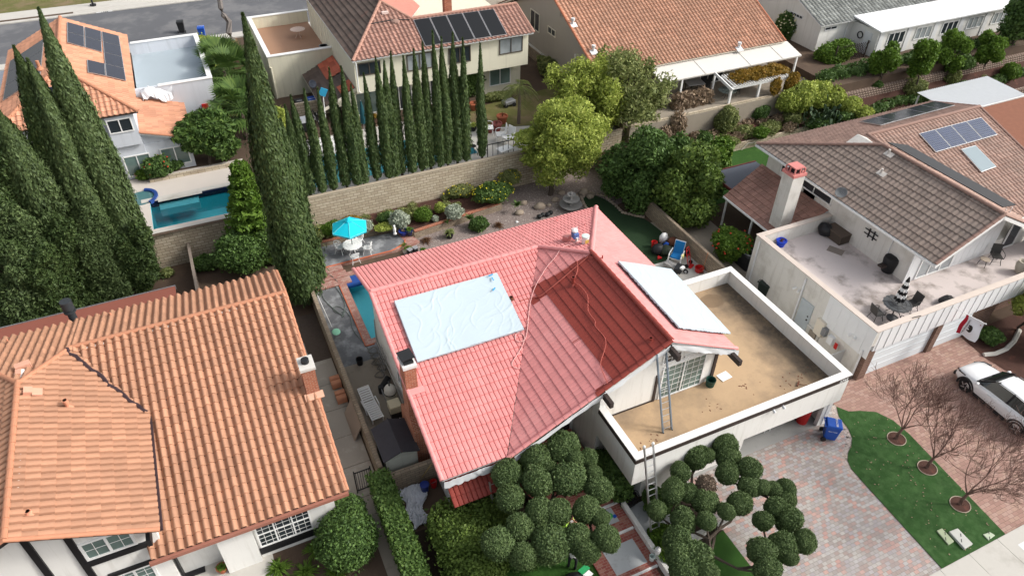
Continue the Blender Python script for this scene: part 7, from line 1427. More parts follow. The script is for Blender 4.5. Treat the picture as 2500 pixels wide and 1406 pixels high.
for i, (px, py, s, d_) in enumerate(((1318, 505, .42, 'large tan boulder left of the fountain'), (1355, 488, .3, 'medium tan rock left of the upper fountain bowl'), (1425, 470, .42, 'upright tan boulder right of the fountain'), (1405, 478, .25, 'small rock behind the fountain'), (1370, 470, .28, 'rounded rock behind the fountain, left side'), (1442, 480, .3, 'flat rock right of the fountain boulder'), (1340, 500, .2, 'little rock between boulder and fountain'), (1278, 495, .3, 'pinkish standing stone beside the agave'), (1268, 520, .34, 'tan ledge stone at the gravel end of the planter'), (951, 520, .42, 'pale triangular stone behind the biggest silver shrub'), (1262, 540, .12, 'small white stone near the dark pond pump'))):
    x, y = G(px, py, .1); b = MB(); b.blob((x, y, s*.3), (s, s*.8, s*.6), 9, 6, .16, i); single(b, 'boulder' if s > .25 else 'rock', ROCK if i != 10 else WHITE, d_, 'rock', 'rocks around the gravel garden', loc=(x, y, 0), smooth=50)
b = MB(); N_ = 26
for k in range(N_): a = k*2*math.pi/N_; q = (24.0+.95*math.cos(a)*1.0, 37.4+.95*math.sin(a)); 
edge = [(22.9, 36.2), (23.0, 37.2), (23.3, 38.1), (24.2, 38.35), (24.95, 37.6), (25.0, 36.4), (25.0, 35.2), (25.6, 34.5), (26.1, 34.0)]
for i in range(len(edge)-1):
    for k in range(4): u = k/4; x = edge[i][0]*(1-u)+edge[i+1][0]*u; y = edge[i][1]*(1-u)+edge[i+1][1]*u; b.blob((x, y, .05), (.14, .13, .1), 6, 4, .2, i*9+k)
tag(single(b, 'stone_edging', ROCK, None, None, loc=(24, 37, 0)), 'rounded stone edging round the dark turf bay', 'stone edging', kind='stuff')
x, y = G(1330, 530); t = thing('stone_group', 'dark carved stones grouped on the gravel beside the pink eave', 'ornament', (x, y, 0)); 
for i in range(4): b = MB(); b.blob((x+.3*i-.4, y+.12*(i % 2), .16), (.2, .17, .17), 8, 5, .15, i); b.build('stone', DARK, t)
# utility corner behind the pink house
def pxg(px, py, z=0): return (*G(px, py, z), z)
x, y, _ = pxg(1648, 640); t = thing('lawn_chair', 'blue cushioned white plastic chair amid clutter by the brown wall', 'chair', (x, y, .03)); BC = mat('blue_cushion', (.01, .16, .42), .8); b = MB(); b.box(-.32, .32, -.3, .3, .42, .52); b.build('seat_cushion', BC, t, local=True, bevel=.03); b = MB(); b.obox((0, .42, .85), (.62, .1, .85), rx=-.3); b.build('back_cushion', BC, t, local=True, bevel=.03)
b = MB(); b.obox((0, .49, .84), (.68, .05, .9), rx=-.3); b.box(-.34, .34, -.3, .32, .36, .42); b.build('shell', WHITE, t, local=True)
for sx in (-1, 1):
    b = MB(); b.tube([(sx*.38, .4, .72), (sx*.4, -.2, .72), (sx*.39, -.36, .66), (sx*.4, -.42, 0)], .04, 6); b.build('armrest', WHITE, t, local=True); b = MB(); b.tube([(sx*.36, .3, .4), (sx*.4, .48, 0)], .04, 6); b.build('rear_leg', WHITE, t, local=True)
b = MB(); b.obox((.4, -.1, .72), (.12, .3, .06)); b.obox((.46, -.1, .62), (.03, .28, .2)); b.build('yellow_rag', mat('yellow_cloth', (.75, .7, .25), .9), t, local=True); t.rotation_euler = (0, 0, -2.2+math.pi*.02)
t.rotation_euler = (0, 0, -.9)
x, y, _ = pxg(1682, 650); t = thing('hand_truck', 'red hand truck leaning near the brown block wall', 'hand truck', (x, y, .03)); b = MB(); b.tube([(-.2, 0, .1), (-.2, .3, 1.2), (-.12, .33, 1.3), (.12, .33, 1.3), (.2, .3, 1.2), (.2, 0, .1)], .022, 6); [b.tube([(-.2, .08*i+.05, .3*i+.15), (.2, .08*i+.05, .3*i+.15)], .015, 5) for i in range(4)]; b.build('frame', REDP, t, local=True); b = MB(); b.box(-.25, .25, -.25, .02, .03, .06); b.build('toe_plate', REDP, t, local=True)
for sx in (-1, 1): b = MB(); b.cyl((sx*.24, .05, .13), (sx*.32, .05, .13), .13, n=12); b.build('wheel', TYRE, t, local=True)
t.rotation_euler = (0, 0, .5)
for lab, px, py, r_, h in (('red bucket at the far end of the clutter by the turf', 1596, 603, .2, .42), ('red tub beside the brown wall, broom handle across it', 1706, 662, .3, .3)): pail('bucket', lab, pxg(px, py, .03), r_, h, REDP)
x, y, _ = pxg(1608, 632); b = MB(); b.prism([(x-.18, y-.1), (x+.18, y-.12), (x+.05, y+.2)], .03, .16); single(b, 'dustpan', REDP, 'red dustpan lying on the clutter concrete', 'dustpan', loc=(x, y, .03), bevel=.02)
for i, (lab, px, py, m, r_) in enumerate((('black bulging bag among the yard clutter', 1605, 617, DARK, (.45, .4, .35)), ('dark green bulging bag beside the black one', 1624, 620, mat('olive_bag', (.03, .04, .025), .6), (.42, .4, .33)), ('white folded cloth heap behind the bulging bags', 1618, 592, WHITE, (.3, .25, .4)), ('brown sack pile against the brown wall', 1640, 598, RUST, (.4, .3, .3)), ('blue sack beside the white cloth heap', 1625, 605, BLUEP, (.2, .18, .25)), ('black tub behind the blue chair', 1672, 622, DARK, (.32, .3, .25)))):
    x, y, _ = pxg(px, py); b = MB(); b.blob((x, y, r_[2]*.85), r_, 11, 7, .12, i); single(b, 'bag', m, lab, 'bag', loc=(x, y, 0), smooth=60)
x, y, _ = pxg(1655, 668); t = thing('garden_cart', 'jumbled black garden cart and tools near the corrugated sheet', 'cart', (x, y, 0)); b = MB(); b.obox((x, y, .4), (.7, .45, .3), rz=.6); b.build('tray', DARK, t); 
for i, (dx, dy) in enumerate(((.3, .35), (-.35, -.1), (.4, -.2))): b = MB(); b.cyl((x+dx, y+dy, .16), (x+dx+.06, y+dy+.04, .16), .16, n=12); b.build('wheel', TYRE, t); b = MB(); b.cyl((x+dx-.01, y+dy-.01, .16), (x+dx+.075, y+dy+.05, .16), .08, n=10); b.build('hub', WHITE2, t)
b = MB(); b.obox((x+.05, y-.25, .62), (.3, .18, .12), rz=.3); b.build('white_box', WHITE, t); b = MB(); b.tube([(x-.3, y+.2, .5), (x-.7, y+.5, .95)], .02, 5); b.build('handle', GREYM, t)
x, y, _ = pxg(1638, 655); b = MB(); b.obox((x, y, .25), (.5, .9, .2), rz=.35); single(b, 'stone_trough', STONE, 'grey stone trough beside the pink eave corner', 'trough', loc=(x, y, 0), bevel=.03)
b = MB(); n = 22; vs = []
for i in range(2*n+1): u = i/(2*n); vs += [(21.2+4.6*u, 23.62, .95+.03*(i % 2)), (21.2+4.6*u, 25.0, 1.15+.03*(i % 2))]
b.add(vs, [(2*i, 2*i+2, 2*i+3, 2*i+1) for i in range(2*n)]); b.slab([(21.2, 23.62, .93), (25.8, 23.62, .93), (25.8, 25.0, 1.13), (21.2, 25, 1.13)], (0, -.1, 1), .02); o = single(b, 'corrugated_roof', mat('galvanised_sheet', (.5, .53, .56), .45, .1, metal=.4), 'corrugated grey lean-to sheet behind the tan deck wall', 'metal sheet', loc=(23, 24, 0))
t = thing('broom', 'long orange-handled broom leaning on the brown wall', 'broom', pxg(1712, 668)); x, y, _ = pxg(1712, 668); b = MB(); b.cyl((x, y, .05), (26.28, y+.2, 1.4), .015, n=6); b.build('stick', mat('orange_wood', (.45, .16, .06), .6), t); b = MB(); b.obox((x, y, .08), (.3, .08, .12)); b.build('head', RUST, t)
# side yard
x, y = 4.0, 24.95; t = thing('sun_lounger', 'white slatted plastic sun lounger in the narrow side yard', 'sun lounger', (x, y, 0)); b = MB()
def slats(mb, y0, y1, n, zf):
    for i in range(n): yy = y0+(y1-y0)*(i+.5)/n; mb.obox((0, yy, zf(yy)), (.52, (y1-y0)/n*.72, .03), rx=math.atan(zf(yy+.5)-zf(yy-.5)))
slats(b, -1.0, .3, 9, lambda v: .36); b.box(-.31, -.26, -1.0, .3, .3, .38); b.box(.26, .31, -1.0, .3, .3, .38); b.build('seat', WHITE, t, local=True); b = MB(); slats(b, .32, 1.0, 6, lambda v: .36+(v-.3)*.45); [b.beam((s*.28, .3, .36), (s*.28, 1.02, .68), .05, .08) for s in (-1, 1)]; b.box(-.3, .3, 1.0, 1.05, .62, .72); b.build('backrest', WHITE, t, local=True)
for s in (-1, 1): b = MB(); b.tube([(s*.34, -.3, .1), (s*.37, -.2, .52), (s*.37, .35, .52), (s*.33, .45, .3)], .03, 5); b.build('armrest', WHITE, t, local=True)
for sx in (-1, 1):
    for sy in (-.9, .25): b = MB(); b.cyl((sx*.27, sy, 0), (sx*.27, sy, .32), .035, n=6); b.build('leg', WHITE, t, local=True)
t.rotation_euler = (0, 0, .08); TANP = mat('tan_tank', (.5, .47, .39), .55, .06)
t = thing('pool_filter', 'domed tan pool filter tank beside the white house wall', 'pool filter', (5.1, 25.2, 0)); b = MB(); b.lathe([(.28, 0), (.3, .1), (.3, .55), (.29, .58)], (5.1, 25.2, 0), 18); b.build('tank', TANP, t, smooth=40); b = MB(); b.lathe([(.3, .6), (.29, .85), (.2, 1.0), (.05, 1.06)], (5.1, 25.2, 0), 18); b.build('dome', mat('pale_dome', (.62, .6, .54), .5), t, smooth=40); b = MB(); b.lathe([(.315, .55), (.325, .58), (.315, .61)], (5.1, 25.2, 0), 18); b.build('clamp_ring', BLACK, t); b = MB(); b.cyl((5.1, 25.2, 1.04), (5.1, 25.2, 1.16), .04, n=8); b.build('gauge', DARK, t)
t = thing('pool_heater', 'beige box pool heater next to the filter tank', 'pool heater', (5.0, 24.05, 0)); b = MB(); b.box(4.7, 5.3, 23.8, 24.4, .5, .95); b.build('cover', mat('beige_metal', (.55, .5, .36), .5), t, bevel=.03); b = MB(); b.box(4.74, 5.26, 23.84, 24.36, .05, .5); b.build('base', BLACK, t); b = MB(); b.tube([(5.1, 23.7, .2), (5.0, 23.5, .2), (5.3, 23.45, .22)], .04, 6); b.build('white_valve', WHITE, t)
t = thing('pool_pump', 'black pool pump with coiled hoses along the white wall', 'pool pump', (5.1, 26.3, 0)); b = MB(); b.cyl((4.9, 26.0, .25), (5.35, 26.5, .25), .17, n=12); b.build('motor', BLACK, t); b = MB(); b.cyl((4.8, 25.9, 0), (4.8, 25.9, .45), .14, n=12); b.build('strainer', DARK, t)
rg = random.Random(14); b = MB()
for k in range(9): cx, cy = 5.15+rg.uniform(-.15, .2), 27.0+k*.16; b.tube([(cx+.25*math.cos(a), cy+.22*math.sin(a), .15+.3*(k % 3)+.06*math.sin(a*2)) for a in np.linspace(0, 6.28, 15)], .025, 5)
b.build('hose_coil', mat('grey_hose', (.12, .115, .105), .7), t); b = MB()
for k in range(6): b.tube([(4.85, 25.3-.15*k, .1), (4.8, 25.9, .15+.05*k), (5.3, 26.2+.1*k, .3)], .03, 5)
b.build('pvc_pipe', GREYM, t)
t = thing('trellis_rack', 'wire trellis rack leaning over the pump hoses', 'rack', (5.35, 27.2, 0)); b = MB()
for k in range(6): b.tube([(5.15, 26.7+k*.22, .2), (5.5, 26.75+k*.22, 1.6)], .012, 4)
for k in range(6): b.tube([(5.18+.06*k, 26.7, .3+.24*k), (5.18+.06*k, 27.8, .3+.24*k)], .012, 4)
b.build('wires', GREYM, t)
pail('bucket', 'black bucket standing upside down on the side yard concrete', (4.35, 28.35, 0), .19, .4, DARK, handle=False)
def ghose(name, label, pts, r, m, cat='hose'):
    P = [Vector(p) for p in pts]; out = []
    for i in range(len(P)-1):
        a, b_, c, d = P[max(i-1, 0)], P[i], P[i+1], P[min(i+2, len(P)-1)]
        for k in range(6): t = k/6; out.append(.5*((2*b_)+(c-a)*t+(2*a-5*b_+4*c-d)*t*t+(3*b_-a-3*c+d)*t**3))
    out.append(P[-1]); mb = MB(); mb.tube(out, r, 5); return single(mb, name, m, label, cat, loc=tuple(out[0]), smooth=True)
ghose('garden_hose', 'grey-green garden hose looping over the pool patio to the pump', [(*G(px, py, .04), .04) for px, py in ((912, 878), (895, 845), (862, 805), (856, 775), (835, 752), (818, 748), (815, 758), (828, 765), (842, 758), (835, 775), (842, 745), (832, 718), (820, 700), (825, 690))]+[(4.7, 36.4, .18), (4.3, 36.8, .2), (3.9, 36.2, .15), (3.9, 35.2, .05), (3.85, 34.4, .04), (4.2, 33.2, .04), (4.55, 32.4, .04)], .018, mat('hose_green', (.13, .16, .14), .6))
t = thing('pool_net', 'long white pool net pole with mint net along the side wall', 'pool net', (3.55, 31, 0)); b = MB(); b.cyl((3.42, 35.2, .9), (3.62, 31.3, .5), .018, n=6); b.build('pole', WHITE, t); b = MB(); b.blob((3.75, 30.9, .42), (.24, .3, .06), 10, 6); b.build('net', mat('mint_net', (.35, .75, .52), .7), t)
t = thing('shed', 'small dark-roofed grey plastic shed at the end of the side yard', 'shed', (4.2, 21.3, 0)); b = MB(); b.prismy([(3.5, 0), (4.95, 0), (4.95, 1.75), (4.22, 2.02), (3.5, 1.75)], 20.35, 22.2); b.build('wall', mat('sage_grey_plastic', (.36, .37, .33), .7), t)
b = MB(); RS = mat('charcoal_shed_roof', (.05, .047, .055), .75, .25, 4)
b.slab([(3.38, 20.25, 1.74), (4.22, 20.25, 2.07), (4.22, 22.3, 2.07), (3.38, 22.3, 1.74)], (-.37, 0, 1), .06); b.slab([(4.22, 20.25, 2.07), (5.06, 20.25, 1.74), (5.06, 22.3, 1.74), (4.22, 22.3, 2.07)], (.37, 0, 1), .06); b.build('roof', RS, t); b = MB(); [b.box(3.6+.0*i, 4.9, 20.3+.65*i, 20.34+.65*i, 1.86, 2.09) for i in range(0)]; b.cyl((4.22, 20.2, 2.07), (4.22, 22.32, 2.07), .04, n=8); b.build('ridge_strip', RS, t)
b = MB(); b.box(3.62, 4.2, 20.33, 20.35, .1, 1.6); b.build('door', mat('sage_door', (.38, .39, .35), .7), t); b = MB(); b.box(4.24, 4.84, 20.33, 20.35, .1, 1.6); b.build('door', MATS['sage_door'], t)
# stacked roof tiles and board beside the left house
for lab, y in (('upper stack of spare orange roof tiles on the side path', 27.4), ('lower stack of spare orange roof tiles on the side path', 26.3)):
    t = thing('tile_stack', lab, 'roof tiles', (2.85, y, 0), 0, 'stacks of spare roof tiles')
    for i in range(5):
        b = MB()
        for j in (0, 1): vs = [(2.55+.5*u, y-.2+.36*j+.16*math.cos(a), .05+.07*i+.13*math.sin(a)) for u in (0, 1) for a in np.linspace(0, math.pi, 9)]; b.add(vs, [(k, k+1, 10+k, 9+k) for k in range(8)])
        b.build('tile', C_ORANGE, t)
b = MB(); b.obox((2.95, 24.3, .55), (.05, 1.9, 1.1), ry=.45); single(b, 'board', mat('pale_board', (.32, .25, .2), .9, .1), 'pale plywood board leaning on the side wall', 'board', loc=(2.95, 24.3, 0))
b = MB(); x, y = G(465, 1385); b.obox((x, y, .03), (1.1, .9, .03)); single(b, 'door_mat', BLACK, 'black door mat on the porch of the timbered house', 'mat', loc=(x, y, .01))
# front yard work gear
rg = random.Random(15); fw = wrinkle(9, (0, 0, 1), 40, .16, .07); b = grid_sheet([(3.7, 17.6, .05), (4.3, 17.7, .05), (5.0, 19.75, .05), (3.75, 19.8, .05)], 50, 70, lambda u, v: fw(u, v)+Vector((rg.uniform(-.02, .02)+.12*math.sin(v*12), 0, .12*(.5-abs(u-.5))+rg.uniform(0, .03)))); single(b, 'drop_cloth', mat('drop_cloth_white', (.66, .68, .73), .8, .05), 'crumpled white drop cloth on the ground beside the long hedge', 'drop cloth', loc=(4.2, 18.8, 0), smooth=True)
fw2 = wrinkle(10, (0, 0, 1), 20, .12, .06); b = grid_sheet([(4.6, 13.0, .1), (5.9, 13.1, .1), (5.7, 13.9, .1), (4.9, 14.0, .15)], 30, 20, fw2); single(b, 'drop_cloth', MATS['drop_cloth_white'], 'small pale drop cloth at the bottom of the photo below the broad shrub', 'drop cloth', loc=(5.2, 13.4, 0), smooth=True)
pail('bucket', 'blue bucket standing on the white drop cloth', (4.85, 19.3, .1), .2, .38, mat('navy_bucket', (.02, .04, .2), .4), mat('navy_lid', (.02, .04, .22), .4))
pail('jug', 'red jug beside the house corner near the drop cloth', (5.3, 19.4, 0), .16, .35, REDP, cat='jug')
b = MB(); b.cyl((4.9, 19.9, .2), (5.15, 18.9, 2.3), .015, n=6); single(b, 'yellow_pole', mat('yellow_pole_paint', (.45, .3, .08), .6), 'thin yellow pole standing by the blue bucket', 'pole', loc=(4.9, 19.9, 0))
b = MB()
for k in range(12): cx, cy, r_ = 12.95+rg.uniform(-.25, .25), 15.05+rg.uniform(-.2, .2), rg.uniform(.25, .45); b.tube([(cx+r_*math.cos(a), cy+r_*.8*math.sin(a), .08+.025*k+.05*math.sin(3*a)) for a in np.linspace(0, 6.283, 21)], .016, 5)
single(b, 'cable_coil', DARK, 'tangled black cable coil on the path under the deck corner', 'cable', loc=(12.95, 15.05, 0))
x, y = G(1590, 1368); pail('paint_can', 'white can standing at the corner of the brick walk', (x, y, .1), .13, .26, mat('can_white', (.6, .68, .66), .5)); b = MB(); b.lathe([(.11, 0), (.12, .3), (.03, .36)], (12.56, 12.2, .4), 10); single(b, 'bottle', WHITE, 'white plastic bottle on the white garden wall', 'bottle', loc=(12.56, 12.2, .4))
t = thing('paint_kit', 'green and blue labelled packet on the pale slab of the brick walk', 'packet', (11.75, 14.6, .21)); b = MB(); b.obox((11.75, 14.6, .23), (.26, .2, .03), rz=.5); b.build('wrapper', mat('green_packet', (.08, .42, .12), .6), t); b = MB(); b.obox((11.92, 14.52, .24), (.14, .14, .03), rz=.3); b.build('blue_part', BLUEP, t)
b = MB(); b.blob((8.75, 12.45, .35), (.65, .45, .4), 12, 8, .1, 3); single(b, 'tarp_bag', BLACK, 'black tarp heap under the lowest clipped balls', 'tarp', loc=(8.75, 12.45, 0), smooth=60)
t = thing('beach_flag', 'green, white and red cloth draped beside the black tarp heap', 'cloth', (9.35, 12.5, .5))
for i, m in enumerate((mat('flag_green', (.02, .3, .1), .7), WHITE, REDP)): b = MB(); b.obox((9.35+.02*i, 12.72-.24*i, .62-.08*i), (.5, .24, .03), ry=.2, rz=.35); b.build('stripe', m, t)
# satellite dishes
def dish(label, p, m, az):
    t = thing('satellite_dish', label, 'satellite dish', p); b = MB(); b.lathe([(.02, 0), (.2, .03), (.36, .1), (.34, .11), (.2, .05), (.02, .02)], (0, 0, 0), 16, 1, .85); o = b.build('reflector', m, t, local=True, smooth=40); o.location = (0, -.1, .5); o.rotation_euler = (R_(60), 0, az)
    b = MB(); b.tube([(0, .1, -.1), (0, 0, .3), (0, -.08, .48)], .025, 6); b.build('mast', GREYM, t, local=True); b = MB(); b.tube([(0, -.1, .5), (-.35*math.sin(-az), -.5, .6)], .012, 5); b.build('feed_arm', GREYM, t, local=True); return t
dish('dark grey satellite dish on the eave of the brown tiled house', (32.75, 24.9, 5.15), mat('dish_grey', (.14, .15, .16), .5), -.6); dish('grey satellite dish on the low brown roof of the cream house', (8.4, 54.6, 4.05), mat('dish_blue_grey', (.12, .14, .18), .5), .6)
# right neighbour deck
DZ = 2.6
x, y = G(2165, 662, DZ); t = thing('covered_grill', 'black-covered round barbecue against the white wall of the deck', 'barbecue', (x, y, DZ)); b = MB(); b.lathe([(.34, .05), (.4, .5), (.44, .8), (.4, 1.0), (.2, 1.1)], (x, y, DZ), 16); b.build('cover', BLACK, t, smooth=40); b = MB(); b.box(x-.75, x-.4, y-.15, y+.2, DZ+.5, DZ+.62); b.build('side_shelf', DKBROWN, t); b = MB(); b.obox((x+.45, y-.35, DZ+.3), (.15, .4, .6), rz=.4); b.build('propped_lid', GREYM, t)
x, y = G(2040, 582, DZ); t = thing('wicker_chest', 'dark brown wicker chest on the pale deck', 'chest', (x, y, DZ)); b = MB(); b.obox((x, y, DZ+.3), (.8, 1.35, .56), rz=0); b.build('body', mat('brown_wicker', (.085, .065, .05), .85, .3, 14), t); b = MB(); b.obox((x, y, DZ+.6), (.85, 1.4, .06)); b.build('lid', mat('brown_wicker_lid', (.12, .09, .07), .8, .3, 14), t)
x, y = G(2012, 572, DZ); b = MB(); b.blob((x, y, DZ+.35), (.42, .5, .42), 12, 8, .12, 4); single(b, 'covered_stack', mat('black_plastic_wrap', (.02, .02, .022), .3, .3, 5), 'lumpy black plastic-wrapped bundle beside the wicker chest', 'bundle', loc=(x, y, DZ), smooth=60)
x, y = G(2040, 612, DZ); b = MB(); b.obox((x, y, DZ+.015), (.6, .9, .02), rz=.5); single(b, 'mat', mat('taupe_mat', (.25, .21, .18), .9, .2, 8), 'worn taupe mat lying askew in front of the wicker chest', 'mat', loc=(x, y, DZ))
x, y = G(1905, 600, DZ); tuft('potted_plant', 'withered plant in a bright blue pot at the deck corner', (x, y, DZ), 30, .3, .05, LF_RED, 500, pot=(mat('bright_blue_glaze', (.01, .05, .5), .3), .3, .42))
x, y = G(2487, 665, DZ); t = thing('urn', 'large cream urn by the deck divider at right edge', 'urn', (x, y, DZ)); b = MB(); b.lathe([(.2, 0), (.32, .3), (.36, .55), (.28, .75), (.3, .8), (.24, .8), (.2, .6)], (x, y, DZ), 16); b.build('body', mat('cream_glaze', (.5, .46, .38), .5), t, smooth=40)
IRON = mat('dark_iron', (.05, .048, .045), .6, .1)
x, y = G(2425, 640, DZ); metal_chair('dark mesh armchair beside a small stool on the deck', (x, y, DZ), -.6, IRON, solid=True, s=1.1)
x, y = G(2398, 648, DZ); t = thing('stool', 'small round tan-topped stool next to the mesh armchair', 'stool', (x, y, DZ)); b = MB(); b.cyl((x, y, DZ+.42), (x, y, DZ+.47), .26, n=14); b.build('top', mat('tan_top', (.42, .35, .28), .8), t)
for k in range(3): a = k*2.1; b = MB(); b.tube([(x+.2*math.cos(a), y+.2*math.sin(a), DZ+.43), (x+.28*math.cos(a), y+.28*math.sin(a), DZ)], .016, 5); b.build('leg', IRON, t)
x, y = G(2180, 766, DZ); TX, TY = x, y; round_table('round glass-topped iron table on the pale deck', (x, y, DZ), .72, .72, IRON, glass=mat('smoked_glass', (.1, .105, .11), .15, .1, spec=.6))
t = thing('closed_umbrella', 'folded black and white striped umbrella standing in the iron table', 'umbrella', (x, y, DZ)); b = MB(); b.cyl((x, y, DZ), (x, y, DZ+2.5), .025, n=8); b.build('pole', IRON, t)
pr = [(.24, .98), (.22, 1.2), (.2, 1.4), (.18, 1.6), (.15, 1.8), (.12, 2.0), (.09, 2.2), (.03, 2.48)]
for i in range(len(pr)-1):
    b = MB(); q = []
    for r_, z in (pr[i], pr[i+1]): q.append([(x+r_*(1+.22*math.cos(8*a))*math.cos(a), y+r_*(1+.22*math.cos(8*a))*math.sin(a), DZ+z) for a in np.linspace(0, 6.2832, 49)[:-1]])
    n = 48; b.add(q[0]+q[1], [(k, (k+1) % n, n+(k+1) % n, n+k) for k in range(n)]); b.build('canopy_stripe', (BLACK, WHITE)[i % 2], t)
metal_chair('dark iron chair left of the glass table', (x-1.2, y+.1, DZ), 1.4, IRON, solid=True, s=1.05); metal_chair('dark iron chair in front of the glass table', (x-.2, y-1.0, DZ), 3.0, IRON, solid=True, s=1.05); metal_chair('dark iron chair right of the striped umbrella', (x+1.1, y-.1, DZ), -1.6, IRON, solid=True, s=1.05)
t = thing('fire_bowl', 'small black tabletop grill between two iron chairs', 'grill', (x-.85, y-.55, DZ)); b = MB(); b.lathe([(.1, .3), (.28, .42), (.3, .5), (.12, .56), (.02, .6)], (x-.85, y-.55, DZ), 14); b.build('bowl', BLACK, t, smooth=40); b = MB(); b.lathe([(.2, 0), (.05, .05), (.05, .32)], (x-.85, y-.55, DZ), 10); b.build('stand', BLACK, t)
x, y = G(2310, 742, DZ); b = MB(); b.blob((x, y, DZ+.18), (.55, .4, .22), 12, 7, .2, 6); single(b, 'cover_heap', BLACK, 'crumpled black cover heap behind the front parapet of the deck', 'cover', loc=(x, y, DZ), smooth=60)
def ac_unit(label, p, s=(.85, .85, .85), m=None, rnd=False):
    t = thing('air_conditioner', label, 'air conditioner', p); m = m or DARK; b = MB()
    if rnd: b.cyl((0, 0, 0), (0, 0, s[2]), s[0]/2, n=24)
    else: b.box(-s[0]/2, s[0]/2, -s[1]/2, s[1]/2, 0, s[2])
    b.build('casing', m, t, local=True, bevel=0 if rnd else .03); b = MB(); [b.lathe([(q, s[2]), (q, s[2]+.025), (q-.02, s[2]+.025)], (0, 0, 0), 18) for q in (.1, .2, .3, .38)]; [b.box(-.38, .38, -.01, .01, s[2]+.0, s[2]+.02), b.box(-.01, .01, -.38, .38, s[2], s[2]+.022)]; b.build('fan_grille', GREYM, t, local=True); return t
x, y = G(1822, 648); ac_unit('black air conditioner beside the red-flowered shrub', (x, y, 0), (1.0, 1.0, 1.0)); x, y = G(2062, 126, 3.5); ac_unit('round dark air conditioner outside the sunroom side', (x, y, 3.5), (1.0, 1.0, 1.0), GREYM, True)
t = ac_unit('small white split unit on the brown deck of the cream house', (10.6, 59.4, 4.85), (.35, .85, .65), WHITE)
x, y = G(1985, 828); t = thing('storage_box', 'pale plastic storage box by the side door passage', 'storage box', (x, y, 0)); b = MB(); b.obox((x, y, .4), (.6, .9, .8)); b.build('body', mat('pale_plastic', (.55, .54, .5), .6), t, bevel=.03); b = MB(); b.obox((x, y, .83), (.64, .94, .08)); b.build('lid', mat('pale_lid', (.62, .61, .58), .6), t, bevel=.03)
b = MB(); b.obox((27.3, 17.6, .65), (1.0, .06, 1.25)); single(b, 'side_gate', mat('grey_gate', (.5, .51, .5), .7), 'pale solid side gate next to the brick garage pier', 'gate', loc=(27.3, 17.6, 0))
# flag
fx0 = Vector((33.2, 16.35, 3.35)); fe = Vector((34.1, 14.9, 3.0)); t = thing('flag', 'state flag with a dark bear and red stripe hanging from the deck parapet', 'flag', tuple(fx0)); b = MB(); b.cyl(fx0, fe, .018, n=7); b.build('flag_pole', WHITE, t); b = MB(); b.blob(tuple(fe), (.035, .035, .035), 8, 5); b.build('finial', WHITE, t)
d_ = (fx0-fe).normalized(); Hd = Vector((.02, .0, -1)); A0 = fe+d_*.06
def fp(u, v): return A0+d_*(1.0*u)+Hd*(1.35*v)+Vector((.06*math.sin(u*7+v*3)+.02*math.sin(v*9), .04*math.sin(v*6+u*4), 0))
def fgrid(u0, u1, v0, v1, off, nu=18, nv=22):
    b = MB(); n = d_.cross(Hd).normalized()*off; b.add([fp(u0+(u1-u0)*i/nu, v0+(v1-v0)*j/nv)+n for j in range(nv+1) for i in range(nu+1)], [(j*(nu+1)+i, j*(nu+1)+i+1, (j+1)*(nu+1)+i+1, (j+1)*(nu+1)+i) for j in range(nv) for i in range(nu)]); return b
fgrid(0, .82, 0, 1, 0).build('cloth', mat('flag_white', (.74, .74, .77), .8, .03), t, smooth=True); fgrid(.82, 1, 0, .98, 0, 5).build('red_stripe', mat('flag_red', (.42, .012, .03), .8), t, smooth=True)
bear = [(.62, .3), (.6, .34), (.62, .4), (.5, .4), (.47, .36), (.44, .42), (.38, .5), (.38, .6), (.42, .68), (.46, .7), (.63, .68), (.63, .62), (.54, .6), (.55, .54), (.64, .53), (.64, .48), (.54, .47), (.5, .44), (.63, .44), (.63, .4)]
for sgn in (-1, 1): 
    b = MB(); n = d_.cross(Hd).normalized()*.02*sgn; b.add([fp(u, v)+n for u, v in [(.62, .34), (.5, .33), (.42, .36), (.38, .44), (.38, .58), (.42, .66), (.47, .68), (.62, .66), (.62, .6), (.53, .58), (.53, .51), (.62, .5), (.62, .45), (.54, .43), (.62, .41)]], [tuple(range(15))]); o = b.build('bear', mat('bear_brown', (.03, .022, .018), .9), t)
    bm = bmesh.new(); bm.from_mesh(o.data); bmesh.ops.triangulate(bm, faces=bm.faces); bm.to_mesh(o.data); bm.free()
    b = MB(); c_ = fp(.13, .2)+n; b.add([c_+d_*(.05*(1 if k % 2 == 0 else .4)*math.cos(k*math.pi/5))+Hd*(.05*(1 if k % 2 == 0 else .4)*math.sin(k*math.pi/5)) for k in range(10)], [tuple(range(10))]); b.build('star', mat('star_red', (.4, .02, .03), .8), t)
me = text_mesh('CALIFORNIA REPUBLIC', .1); o = link_mesh('lettering', me, BLACK, t); nrm = d_.cross(Hd).normalized(); ex = Hd.normalized(); ey = -d_; ez = ex.cross(ey).normalized(); o.matrix_parent_inverse = Matrix.Identity(4); M4 = Matrix((( ex.x, ey.x, ez.x, 0), (ex.y, ey.y, ez.y, 0), (ex.z, ey.z, ez.z, 0), (0, 0, 0, 1))); cpos = fp(.73, .5)-org(t)+ez*.05; M4.translation = cpos; o.matrix_local = M4
